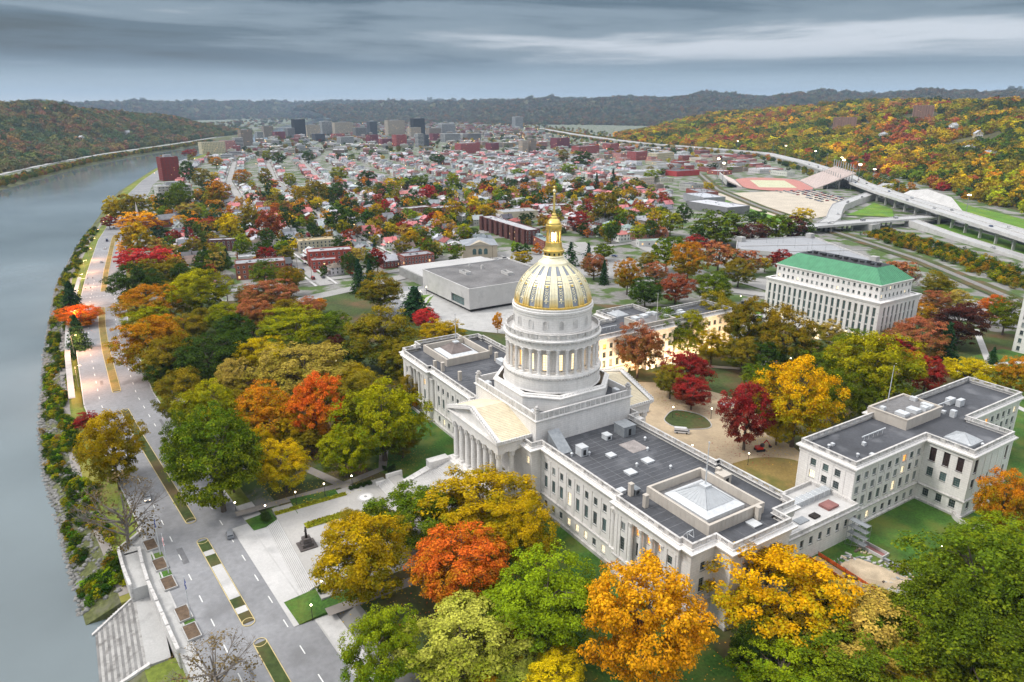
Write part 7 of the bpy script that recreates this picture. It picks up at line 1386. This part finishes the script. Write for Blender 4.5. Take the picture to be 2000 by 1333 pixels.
# ---------------------------------------------------------------- plaza furniture
stt = empty('statue', (0.2, -82.5, .01), label='dark bronze standing statue on a stepped granite pedestal', cat='statue'); GRN = mat('dark_granite', (.10, .085, .08), .6, .2, 1)
q = MB(); q.box(-2.4, 2.4, -2.4, 2.4, 0, .3); q.box(-1.5, 1.5, -1.5, 1.5, .3, 1.2); q.box(-1.1, 1.1, -1.1, 1.1, 1.2, 2.6); q.build('pedestal', GRN, stt)
q = MB(); ring_ = lambda zz, a, b, ox=0, oy=0: [(ox+a*math.cos(t), oy+b*math.sin(t), zz) for t in np.linspace(0, 2*math.pi, 13)[:-1]]
q.loft([ring_(2.6, .42, .38), ring_(3.2, .40, .36), ring_(3.9, .38, .32), ring_(4.3, .34, .27), ring_(4.7, .42, .29), ring_(5.05, .50, .30), ring_(5.25, .40, .25), ring_(5.32, .16, .15), ring_(5.45, .14, .14), ring_(5.55, .18, .19), ring_(5.75, .21, .22), ring_(5.92, .16, .17), ring_(5.98, .05, .05)], cap1=True)
for s in (-1, 1): q.tube((s*.45, 0, 5.1), (s*.56, -.08, 4.55), .14, .11); q.tube((s*.56, -.08, 4.55), (s*.40, -.34, 4.2), .11, .08)
q.build('bronze_figure', RUST, stt, smooth=True)
fn = empty('plaza_medallion', (-15.5, -59.5, .01), label='round pale stone medallion set in the plaza near the steps', cat='paving'); q = MB(); q.lathe([(2.5, 0), (2.5, .12), (2.1, .16), (2.05, .1)], 28); q.build('rim', CONCL, fn); q = MB(); q.lathe([(2.04, .08), (.9, .2)], 28); q.build('disc', TRIM, fn); q = MB(); q.lathe([(.5, .2), (.3, .5), (.1, .55)], 12); q.build('boss', CONC, fn)
# landing and lower flight in front of the portico stairs
q = MB(); q.box(-20, 20, -50, -45.9, -.3, 1.9); q.build('landing', PAVE, CAP)
for i in range(7): q = MB(); q.box(-20, -8 if True else 20, -50-(i+1)*.5, -50-i*.5, -.3, 1.75-i*.25); q.build('lower_step', CONCL, CAP)
for i in range(7): q = MB(); q.box(8, 20, -50-(i+1)*.5, -50-i*.5, -.3, 1.75-i*.25); q.build('lower_step', CONCL, CAP)
for s in (-1, 1): q = MB(); q.box(min(s*20, s*20.8), max(s*20, s*20.8), -50.5, -45, -.3, 3.0); q.box(min(s*20, s*20.8), max(s*20, s*20.8), -54, -50.5, -.3, 1.2); q.build('landing_wall', STONE, CAP)
rs = np.random.RandomState(2); pts, sc, ti = [], [], []
for x0, x1, y0, y1 in ((-10.9, -8.0, -80.2, -66.4), (-21.5, -19.8, -86, -64)):
    q = MB(); q.box(x0, x1, y0, y1, .0, .3); q.build('flower_bed', BED, label=f'{"long" if y1-y0 > 20 else "short"} bed of yellow-green flowers {"along the plaza edge" if y1-y0 > 20 else "in the middle of the plaza"}', cat='flower bed')
    for _ in range(int((x1-x0)*(y1-y0)*9)): r = rs.uniform(.16, .34); pts.append((rs.uniform(x0, x1), rs.uniform(y0, y1), .35)); sc.append((r, r, r)); k = rs.choice(3, p=[.75, .2, .05]); ti.append([(.42, .42, .02), (.20, .25, .02), (.22, .07, .03)][k])
for (x0, x1, y0, y1, n_) in ((-23.5, -21.8, -62, -55, 60), (20, 22.5, -86, -80, 60), (-22.5, -18, -90, -87.5, 40), (-30, -22, -48, -44, 50)):
    for _ in range(n_): r = rs.uniform(.4, .7); pts.append((rs.uniform(x0, x1), rs.uniform(y0, y1), .4)); sc.append((r, r, r)); ti.append((.05, .085, .02))
gn_scatter('plaza_shrubbery', BUSH, pts, sc, ti, 'clipped hedges and yellow-green bedding plants on the plaza', 'plants')
# ---------------------------------------------------------------- lamp posts
def lamp_mesh(h, arm, r):
    a = MB(); a.lathe([(.14, 0), (.09, .8), (.06, h)], 7)
    if arm: a.tube((0, 0, h), (arm, 0, h+.35), .05); a.box(arm-.3, arm+.6, -.16, .16, h+.28, h+.44)
    b = MB(); c = (arm+.15, 0) if arm else (0, 0); zz = h+.12 if arm else h; b.lathe([(.05, zz), (r, zz+r*.7), (r*1.05, zz+r), (r*.7, zz+r*1.7), (.05, zz+r*2)], 8, c) if not arm else b.box(arm-.2, arm+.5, -.14, .14, h+.12, h+.28, bottom=True)
    return a, b
LM = {}
for key, (h, arm, r, gm) in {'park': (4.2, 0, .24, GLOBE), 'road': (9.5, 2.0, .3, GLOBEO), 'street': (8.5, 1.6, .3, GLOBEO)}.items():
    a, b = lamp_mesh(h, arm, r); LM[key] = (a.mesh('post', DARK if key == 'park' else GREYM), b.mesh('lamp', gm))
def lamp(kind, x, y, rot, label, group):
    o = empty('street_lamp', (x, y, zg(x, y)+(0.0 if y > -60 else .02)), rot, label=label, cat='lamp', group=group); put('post', LM[kind][0], o); put('lamp', LM[kind][1], o); return o
pk_ = [(-21.9, -88.3), (-22.6, -79), (-22.8, -70), (-23, -61), (21.5, -85), (29, -89.8), (-29, -95.5), (-36, -55), (-52, -34), (-60, -62), (19.5, 46.3), (27.2, 44.4), (1, 75.6), (-8, 64), (34, 58), (47, 78), (-30, 92), (-2, 106), (16, 118), (30, 140), (-20, 150), (10, 185), (36, 215), (60, 196), (-90, 190), (-110, 220), (96, 62), (104, 30), (112, -30), (62, -48), (-100, -80), (-150, -70), (-190, -40), (-130, -30), (-236, 66), (-228, 58), (-208, 42), (-140, 76), (-180, 0), (-110, 10), (-100, 60)]
for (x, y), lb in zip(pk_, place([(x, y, 'lit globe') for x, y in pk_], 'lamp post')): lamp('park', x, y, 0, lb, 'lamp posts of the capitol park')
rl_ = []
for i, x in enumerate(np.arange(-175, -700, -52)):
    y = float(np.interp(x, [p[0] for p in ROADC][::-1], [p[1] for p in ROADC][::-1])); rl_.append((x, y-13.8))
for i, (x, y) in enumerate(rl_):
    o = lamp('road', x, y, math.pi/2, f'tall sodium street lamp on the river side of the boulevard, {nth(i+1)} from the capitol', 'street lamps along the boulevard'); o.location.z = -1.55
    if i < 7:
        l = bpy.data.lights.new('sodium_lamp', 'POINT'); l.energy = 8000; l.color = (1, .45, .20); l.shadow_soft_size = .4; lo = bpy.data.objects.new('sodium_light', l); COL.objects.link(lo); lo.location = (x, y+2.2, 7.4)
# floodlights of the far wing's courtyard face and the rear portico
for i in range(6):
    y = 60+i*16; f_ = empty('floodlight', (-44, y, 0), label=f'ground floodlight washing the courtyard face of the far wing, {nth(i+1)} from the main building', cat='floodlight', group='courtyard floodlights'); q = MB(); q.box(-.3, .3, -.4, .4, 0, .35); q.build('housing', DARK, f_); q = MB(); q.face([(-.31, -.35, .08), (-.31, .35, .08), (-.31, .35, .33), (-.31, -.35, .33)][::-1]); q.build('lens', GLOBE, f_)
    l = bpy.data.lights.new('floodlight', 'SPOT'); l.energy = 14000; l.color = (1, .66, .34); l.spot_size = R(110); l.spot_blend = .7; l.shadow_soft_size = .3; lo = bpy.data.objects.new('flood_light', l); COL.objects.link(lo); lo.location = (-44, y, .8); lo.rotation_euler = Vector((.95, 0, -.62)).to_track_quat('Z', 'Y').to_euler()
for x, e in ((-8, 1), (8, 1)):
    l = bpy.data.lights.new('floodlight', 'SPOT'); l.energy = 130000; l.color = (1, .70, .42); l.spot_size = R(100); l.spot_blend = .7; l.shadow_soft_size = .3; lo = bpy.data.objects.new('flood_light', l); COL.objects.link(lo); lo.location = (x*1.8, 46, .8); lo.rotation_euler = Vector((0, .85, -.6)).to_track_quat('Z', 'Y').to_euler()
# ---------------------------------------------------------------- vehicles
CARP = mat('car_paint', (1, 1, 1), .3, .03, 1, obj=True, spec=.5); TYRE = mat('tyre', (.02, .02, .02), .8); TAIL = mat('tail_lamp', (.5, .02, .02), .4); HEAD = mat('head_lamp', (.8, .8, .75), .3); HEADON = mat('head_lamp_on', (1, .9, .7), .3, emit=(1, .75, .45), estr=8)
def car_meshes(L=4.4, w=1.8, kind='sedan'):
    b = MB(); h0, h1 = .32, .92; y = w/2
    prof = {'sedan': [(-.5, .55), (-.5, .95), (-.36, .98), (-.22, 1.42), (.10, 1.44), (.24, 1.02), (.46, .88), (.5, .6)], 'hatch': [(-.5, .55), (-.5, 1.0), (-.44, 1.45), (.06, 1.5), (.22, 1.05), (.46, .92), (.5, .6)], 'van': [(-.5, .5), (-.5, 2.2), (.28, 2.2), (.40, 1.3), (.5, 1.1), (.5, .55)]}[kind]
    sec = lambda yy, k: [(x*L, yy*(1-k*max(0, zz-.95)), zz) for x, zz in prof]+[(.5*L, yy, h0), (-.5*L, yy, h0)]
    b.loft([sec(-y, 0), sec(-y, 0)], closed=True); b = MB(); n = len(prof)+2; b.loft([sec(-y, .22), sec(y, .22)], cap0=True, cap1=True)
    g = MB(); top = [p for p in prof if p[1] > 1.2]
    def gl(pts): g.face(pts)
    i0 = next(i for i, p in enumerate(prof) if p[1] > 1.2); i1 = max(i for i, p in enumerate(prof) if p[1] > 1.2)
    for a, c in ((prof[i0-1], prof[i0]), (prof[i1+1], prof[i1])):
        pa = (a[0]+(c[0]-a[0])*.15, a[1]+(c[1]-a[1])*.15); pc = (a[0]+(c[0]-a[0])*.9, a[1]+(c[1]-a[1])*.9); e = .015 if a[0] > 0 else -.015
        gl([(pa[0]*L+e, -y*.82, pa[1]+.015), (pa[0]*L+e, y*.82, pa[1]+.015), (pc[0]*L+e, y*.76, pc[1]+.015), (pc[0]*L+e, -y*.76, pc[1]+.015)])
    for s in (-1, 1):
        k = lambda zz: s*(y*(1-.22*max(0, zz-.95))+.012)
        gl([((prof[i0-1][0]*.6+prof[i0][0]*.4)*L, k(1.02), 1.02), ((prof[i1+1][0]*.7+prof[i1][0]*.3)*L, k(1.02), 1.02), (prof[i1][0]*L*.9, k(1.36), 1.36), (prof[i0][0]*L*.95, k(1.36), 1.36)])
    wh = MB()
    for x in (-.31, .31):
        for s in (-1, 1): wh.tube((x*L, s*(y-.2), .33), (x*L, s*(y+.02), .33), .33, n=10)
    return b.mesh('car_body', CARP), g.mesh('windows', WDARK), wh.mesh('wheels', TYRE)
CM = {k: car_meshes(L, w, k) for k, L, w in (('sedan', 4.6, 1.8), ('hatch', 4.3, 1.85), ('van', 5.6, 2.0))}
CCOL = [((.62, .62, .63), 'white'), ((.04, .04, .045), 'black'), ((.25, .26, .28), 'grey'), ((.45, .46, .48), 'silver'), ((.30, .02, .02), 'red'), ((.04, .07, .18), 'blue')]
def car(x, y, zz, rot, kind, ci, label, group, lights=None, full=True):
    o = put('parked_car' if lights is None else 'car', CM[kind][0], None, (x, y, zz), rot, label=label, cat='car', group=group, color=CCOL[ci][0]); put('windows', CM[kind][1], o); put('wheels', CM[kind][2], o)
    if lights:
        for s in (-1, 1): q = MB(); q.box(2.12, 2.2, s*.6-.2, s*.6+.2, .65, .82, bottom=True); q.build('headlight', HEADON, o); q = MB(); q.box(-2.2, -2.12, s*.65-.15, s*.65+.15, .75, .92, bottom=True); q.build('tail_light', TAIL, o)
    return o
car(-18.5, -99.4, -1.5, R(174), 'hatch', 2, 'grey hatchback parked at the plaza kerb', None)
car(-53.5, -117.3, -1.5, R(-6), 'sedan', 2, 'car with glowing headlights coming along the boulevard by the bare tree', None, True)
rc = random.Random(6); items = []
def drive(pts, off, zz, ns, where, rev=False):
    P = dense(pts, 6)
    for i in range(ns):
        k = int((i+rc.uniform(.2, .8))*(len(P)-2)/ns); a, b = Vector(P[k][:2]), Vector(P[k+1][:2]); d = (b-a).normalized(); n_ = Vector((-d.y, d.x)); c = a+n_*off; z_ = P[k][2]+.05 if len(P[k]) > 2 else zz
        items.append((c.x, c.y, z_, math.atan2(d.y, d.x)+(math.pi if rev else 0), rc.choice(('sedan', 'hatch', 'sedan', 'van')), rc.randrange(6), where, nth(i+1)))
drive([p for p in RC if -720 < p[0] < -420], 5, -1.52, 4, 'on the boulevard towards the river bend'); drive(HWY[:7], 6, 0, 11, 'on the far lanes of the highway'); drive(HWY[:7], -6, 0, 11, 'on the near lanes of the highway', True)
drive([(-292, 452, 1.6), (-250, 480, 6.7), (-235, 551, 7.1), (-225, 616, 6.6)], 3, 0, 4, 'crossing the overpass'); drive([(60, 420, 1.1), (-78, 512, 1.3), (-167, 567, 3.1)], 2, 0, 3, 'on the frontage road below the viaduct')
drive([(-430, 905, 7.6), (-372, 765, 6.6), (-330, 640, 6.3), (-268, 540, 6.9)], 3, 0, 5, 'on the curving ramp')
for t_, nm in ((165, 'first'), (236, 'second'), (310, 'third')):
    for s in (-3.6, 3.6): drive([(*XT(x, t_+s),) for x in np.arange(-300, -760, -15)], 0, .06, 12, f'parked {"riverward" if s < 0 else "hillward"} on the {nm} street inland')
drive([(-318, 195), (-262, 245), (-232, 258)], 2, .05, 6, 'in the lot behind the culture centre'); drive([(-110, 268), (-60, 300), (20, 345)], 1, .05, 5, 'in the lot behind the green-roofed office'); drive([(-236, 60), (-226, 74)], 0, .03, 2, 'by the gatehouse drive'); drive([(-112, 178), (-104, 232)], 0, .03, 3, 'by the green loop lawn')
for x, y, zz, a, kd, ci, wh_, n_ in items: car(x, y, zz, a, kd, ci, f'{CCOL[ci][1]} {"van" if kd == "van" else "car"} {wh_}, {n_} from the capitol', 'vehicles on the roads')
# stadium car park rows
ca_ = math.atan2(743-797, -383+476); n = 0; ux, uy = Vector((math.cos(ca_), math.sin(ca_))), Vector((-math.sin(ca_), math.cos(ca_)))
poly_ = [(-530, 640), (-476, 797), (-383, 743), (-312, 625), (-300, 520), (-384, 560)]
def inpoly(x, y, P):
    c = False
    for i in range(len(P)):
        (x0, y0), (x1, y1) = P[i], P[i-1]
        if (y0 > y) != (y1 > y) and x < (x1-x0)*(y-y0)/(y1-y0)+x0: c = not c
    return c
for r_ in range(16):
    k = 0
    for c_ in range(60):
        p_ = Vector((-476, 797))+ux*(c_*2.9-40)-uy*(4+r_*11+(c_ % 1))
        if not inpoly(p_.x, p_.y, poly_) or rc.random() > (.82 if r_ < 3 else .42 if r_ < 7 else .12): continue
        k += 1; n += 1
        if n > 150: break
        ci = rc.randrange(6); car(p_.x, p_.y, .06, ca_+math.pi/2+rc.uniform(-.06, .06), rc.choice(('sedan', 'hatch')), ci, f'{CCOL[ci][1]} car, {nth(k)} along the {nth(r_+1)} row of the stadium car park', 'cars in the stadium car park')
# box truck under the viaduct, articulated
tk_ = empty('lorry', (-96, 572, .65), R(146), label='white articulated lorry on the road under the viaduct', cat='lorry'); q = MB(); q.box(-7, 5.5, -1.25, 1.25, 1.1, 4, bottom=True); q.build('trailer', METAL, tk_); q = MB(); q.prism([(6, -1.2), (8.4, -1.2), (8.4, 1.2), (6, 1.2)], .5, [3.4, 2.6, 2.6, 3.4]); q.build('cab', METAL, tk_)
for x in (-5.5, -4.2, 5.2, 7.6): q = MB(); q.tube((x, -1.2, .5), (x, 1.2, .5), .5, n=10); q.build('wheels', TYRE, tk_)
# ---------------------------------------------------------------- building works by the near wing and in the courtyard
DIRT2 = mat('spoil_heap', (.50, .40, .28), .95, .2, .4, .15, .4); ORG = mat('orange_fence', (.75, .16, .04), .7, .2, 1); REDM = mat('red_machine', (.48, .03, .02), .4)
q = MB(); rr = random.Random(2); P = [(82.5, 37.5), (82.8, 43), (89, 46.5), (99, 48), (100.5, 43.4), (96, 39), (90.7, 35)]; c = (91, 42)
q.loft([[(x, y, -2.05) for x, y in P], [(c[0]+(x-c[0])*.75, c[1]+(y-c[1])*.75, -1.2+rr.uniform(-.3, .5)) for x, y in P], [(c[0]+(x-c[0])*.4, c[1]+(y-c[1])*.4, -.8+rr.uniform(-.2, .6)) for x, y in P]], cap1=True); q.build('spoil_heap', DIRT2, label='pale heap of dug earth by the near office wing', cat='earth heap')
q = MB()
for _ in range(260):
    x, y, s = rr.uniform(81, 104), rr.uniform(36.5, 50), rr.uniform(.12, .6); a_ = rr.uniform(0, 3); zz = zg(x, y)+(.9 if math.hypot((x-91)/8, (y-42)/4) < .8 else 0); q.obox((x, y), a_, s*rr.uniform(1, 4), s, zz-.2, zz+s*rr.uniform(.4, 1), rr.randrange(4))
q.build('rubble', [DIRT2, CONC, WOODP, GREYM], label='rubble and planks strewn over the dig by the near wing', cat='rubble', kind='stuff')
sheet('work_path', [(76.8, 33), (112, 30.5), (112, 33.5), (77, 36)], lambda x, y: zg(x, y)+.06, mat('work_path', (.40, .30, .20), .95, .2, .3))
for y0, y1, lb in ((32.6, 30.2, 'orange safety fence along the near side of the work path'), (36.4, 33.9, 'orange safety fence along the far side of the work path')):
    f_ = empty('safety_fence', (77, y0, -2), label=lb, cat='fence')
    for i in range(12): x = i*2.9; y = (y1-y0)*i/12; q = MB(); q.lathe([(.06, -.3), (.06, 1.2)], 5, (x, y)); q.build('post', DARK, f_)
    q = MB(); q.prism([(0, -.03), (26, (y1-y0)*.743-.03), (26, (y1-y0)*.743+.03), (0, .03)], -.1, 1.1); q.build('mesh_panel', ORG, f_)
    q = MB(); q.prism([(26, (y1-y0)*.743-.05), (35, y1-y0-.05), (35, y1-y0+.05), (26, (y1-y0)*.743+.05)], -.3, .5); q.build('kerb_board', CONCL, f_)
sf = empty('scaffold_tower', (77.6, 47.5, -2), label='grey tube scaffold standing in the corner of the near wing', cat='scaffold')
for i in range(4):
    for j in range(2):
        q = MB(); q.tube((i*1.8, j*2.2, 0), (i*1.8, j*2.2, 8), .06, n=5); q.build('upright', GREYM, sf)
for zz in (2, 4, 6, 8): q = MB(); q.tube((0, 0, zz), (5.4, 0, zz), .05, n=4); q.tube((0, 2.2, zz), (5.4, 2.2, zz), .05, n=4); q.tube((0, 0, zz-2), (5.4, 0, zz), .05, n=4); q.box(0, 5.4, .2, 2, zz-.12, zz-.05); q.build('scaffold_lift', GREYM, sf)
tp_ = empty('trench_box', (84, 51, -2), label='rust-brown open trench box on the east lawn', cat='trench'); q = MB(); q.ring([(-3.6, -1.6), (3.6, -1.6), (3.6, 1.6), (-3.6, 1.6)], [(0, 0), (0, .9), (-.25, .9), (-.25, .1)]); q.build('wall', CONCL, tp_); q = MB(); q.box(-3.3, 3.3, -1.3, 1.3, 0, .12); q.build('floor', REDBR, tp_)
pt_ = empty('portable_toilet', (97.5, 52, -2), label='small grey portable toilet beside the dig', cat='toilet'); q = MB(); q.box(-.6, .6, -.6, .6, 0, 2.1); q.build('cabin', GREYM, pt_); q = MB(); q.lathe([(.9, 2.1), (.7, 2.3), (.2, 2.45)], 4, a0=math.pi/4); q.build('roof', METAL, pt_)
for i, (x, y, lx, ly, hh) in enumerate(((90, 49.5, 4, .8, .8), (93, 51, 3, 1.2, .6), (88, 34.6, 3, .6, 1.0), (93, 35.5, 4, .6, .9), (98, 38.2, 3.2, .9, 1.1))): q = MB(); q.obox((x, y), .3*i, lx, ly, -2.02, -2+hh); q.build('material_stack', [GREYM, CONC, WOODP][i % 3], label=f'stack of building material at the dig, {nth(i+1)} from the office wing', cat='material', group='material stacks at the dig')
def machine(x, y, zz, rot, label):
    m_ = empty('excavator', (x, y, zz), rot, label=label, cat='excavator')
    for s in (-1, 1): q = MB(); q.box(-1.6, 1.6, s*.95-.25, s*.95+.25, 0, .75); q.build('track', TYRE, m_)
    q = MB(); q.box(-1.5, .9, -1, 1, .8, 1.7, bottom=True); q.build('body', REDM, m_); q = MB(); q.box(.1, 1.2, -.9, .1, 1.7, 2.7); q.build('cab', WDARK, m_)
    q = MB(); q.tube((.9, .5, 1.5), (2.6, .5, 3.6), .22, .18); q.tube((2.6, .5, 3.6), (4.2, .5, 1.4), .18, .13); q.build('boom', REDM, m_); q = MB(); q.prism([(3.9, .1), (4.7, .1), (4.7, .9), (3.9, .9)], .6, [1.5, 1.2, 1.2, 1.5]); q.build('bucket', DARK, m_)
machine(104, 44, -2, 2.6, 'red excavator at the edge of the dig'); machine(29, 70, 0, 1.2, 'red loader beside the dark red courtyard tree'); machine(-18, 58, 0, -1.5, 'red lifting machine beside the rear portico')
car(4, 57, 0, .8, 'van', 0, 'white works van beside the courtyard island', None)
for i, (x, y, lx, ly, hh, m_) in enumerate(((12, 44, 4, 2.4, 1.2, FLG[1]), (16, 42, 3, 2, .8, METAL), (19, 40, 3, 1.6, .7, CONC), (9, 46, 2, 2, 1, REDM), (22, 39, 1.4, 1.2, .8, METAL), (-4, 92, 8, 2.2, 1, METAL), (2, 90, 4, 2, 1.1, METAL))): q = MB(); q.obox((x, y), .25*i, lx, ly, -.02, hh); q.obox((x+.3, y+.2), .25*i+.3, lx*.6, ly*.7, hh, hh+.3); q.build('material_pile', m_, label=f'pile of covered building material in the courtyard, {nth(i+1)} from the rear portico', cat='material', group='material piles in the courtyard')
# ---------------------------------------------------------------- signals, poles, far lights
for i, (x, s) in enumerate(((-352, 1), (-384, 1), (-352, -1), (-384, -1))):
    y = float(np.interp(x, [p[0] for p in ROADC][::-1], [p[1] for p in ROADC][::-1])); o = empty('traffic_signal', (x, y-s*14, -1.5), 0 if s > 0 else math.pi, label=f'traffic signal mast on the {"river" if s > 0 else "town"} side, {"nearer" if x > -360 else "farther"} end of the boulevard crossing', cat='traffic light', group='signals at the boulevard crossing')
    q = MB(); q.lathe([(.16, 0), (.1, 6.4)], 7); q.tube((0, 0, 6.2), (0, 8.5, 6.6), .09, .06); q.build('mast', GREYM, o)
    for yy in (5, 8): q = MB(); q.box(-.2, .2, yy-.18, yy+.18, 5.6, 6.6, bottom=True); q.build('signal_head', DARK, o)
pi_ = []
for t_ in (160, 231, 305):
    for k, x in enumerate(np.arange(-320, -760, -42)): pi_.append((*XT(x, t_), k+1, STR_T.index(t_+5)))
for x, y, k, si in pi_:
    o = empty('utility_pole', (x, y, 0), nrm(x)[1], label=f'wooden utility pole, {nth(k)} from the park on the {nth(si+1)} street inland', cat='utility pole', group='utility poles along the streets'); q = MB()
    if 'UP' not in globals():
        UP = MB(); UP.lathe([(.17, 0), (.11, 10.5)], 6); UP = UP.mesh('pole', WOODP); UC = MB(); UC.box(-1.1, 1.1, -.06, .06, 9.6, 9.75, bottom=True); UC = UC.mesh('crossarm', WOODP)
    put('pole', UP, o); put('crossarm', UC, o)
for i, x in enumerate(np.arange(-330, -760, -60)):
    for t_, nm in ((170.5, 'first'), (241, 'second')): px, py = XT(x, t_); lamp('street', px, py, nrm(x)[1]-math.pi/2, f'sodium street lamp, {nth(i+1)} from the park on the {nm} street inland', 'street lamps in town')
mi = 0
for i, p in enumerate(dense(HWY[1:9], 95)):
    o = empty('highway_mast', (p[0]+17*.66, p[1]+17*.75, 0), label=f'tall highway light mast, {nth(i+1)} from the right edge', cat='lamp', group='light masts along the highway'); q = MB(); q.lathe([(.35, 0), (.2, 30)], 6); q.build('pole', GREYM, o); q = MB(); q.box(-1.3, 1.3, -1.3, 1.3, 29.4, 30.2, bottom=True); q.build('lamp_ring', GLOBE if i % 2 else GREYM, o)
q = MB(); rs = np.random.RandomState(5)
def glow(x, y, zz, s): q.lathe([(.02, zz-s), (s, zz), (.02, zz+s)], 5, (x, y), 0 if rs.random() < .85 else 1, False); q.tube((x, y, zz-s), (x, y, 0 if zz < 30 else zz-8), .12, n=3, m=2)
for _ in range(420):
    x = -rs.uniform(350, 3000) if rs.random() < .7 else -rs.uniform(2000, 5200); wx, wy = XT(x, rs.uniform(20, 1350))
    if x > -1700 and not inside(wx, wy): continue
    d = math.hypot(wx-CX, wy-CY); glow(wx, wy, rs.uniform(5, 9), .10+d*.00016)
q.build('far_town_lights', [GLOBEO, GLOBE, GREYM], label='small lit lamps scattered through the far town', cat='lamps', kind='stuff')
q = MB()
for key, n_ in (('right', 30), ('far-bank', 16), ('middle', 60)):
    G_ = HG[key].reshape(-1, 3)
    for i in rs.choice(len(G_), n_): p = G_[i]; d = math.hypot(p[0]-CX, p[1]-CY); s = .1+d*.00017; q.lathe([(.02, p[2]+14-s), (s, p[2]+14), (.02, p[2]+14+s)], 5, (p[0], p[1]), 0, False); q.tube((p[0], p[1], p[2]), (p[0], p[1], p[2]+14-s), .15, n=3, m=1)
q.build('hillside_lights', [GLOBEO, GREYM], label='tiny lit lamps among the hillside trees', cat='lamps', kind='stuff')
# ---------------------------------------------------------------- haze
hm = bpy.data.materials.new('haze'); hm.use_nodes = True; t = hm.node_tree; t.nodes.clear(); pv = t.nodes.new('ShaderNodeVolumePrincipled'); pv.inputs['Color'].default_value = (.56, .75, 1.0, 1); pv.inputs['Density'].default_value = HAZE; pv.inputs['Anisotropy'].default_value = 0
om = t.nodes.new('ShaderNodeOutputMaterial'); t.links.new(pv.outputs[0], om.inputs['Volume'])
q = MB(); q.box(-15000, 3500, -12000, 16000, -20, 425, bottom=True); q.build('haze', hm, kind='stuff', label='thin grey-blue haze filling the valley', cat='haze')
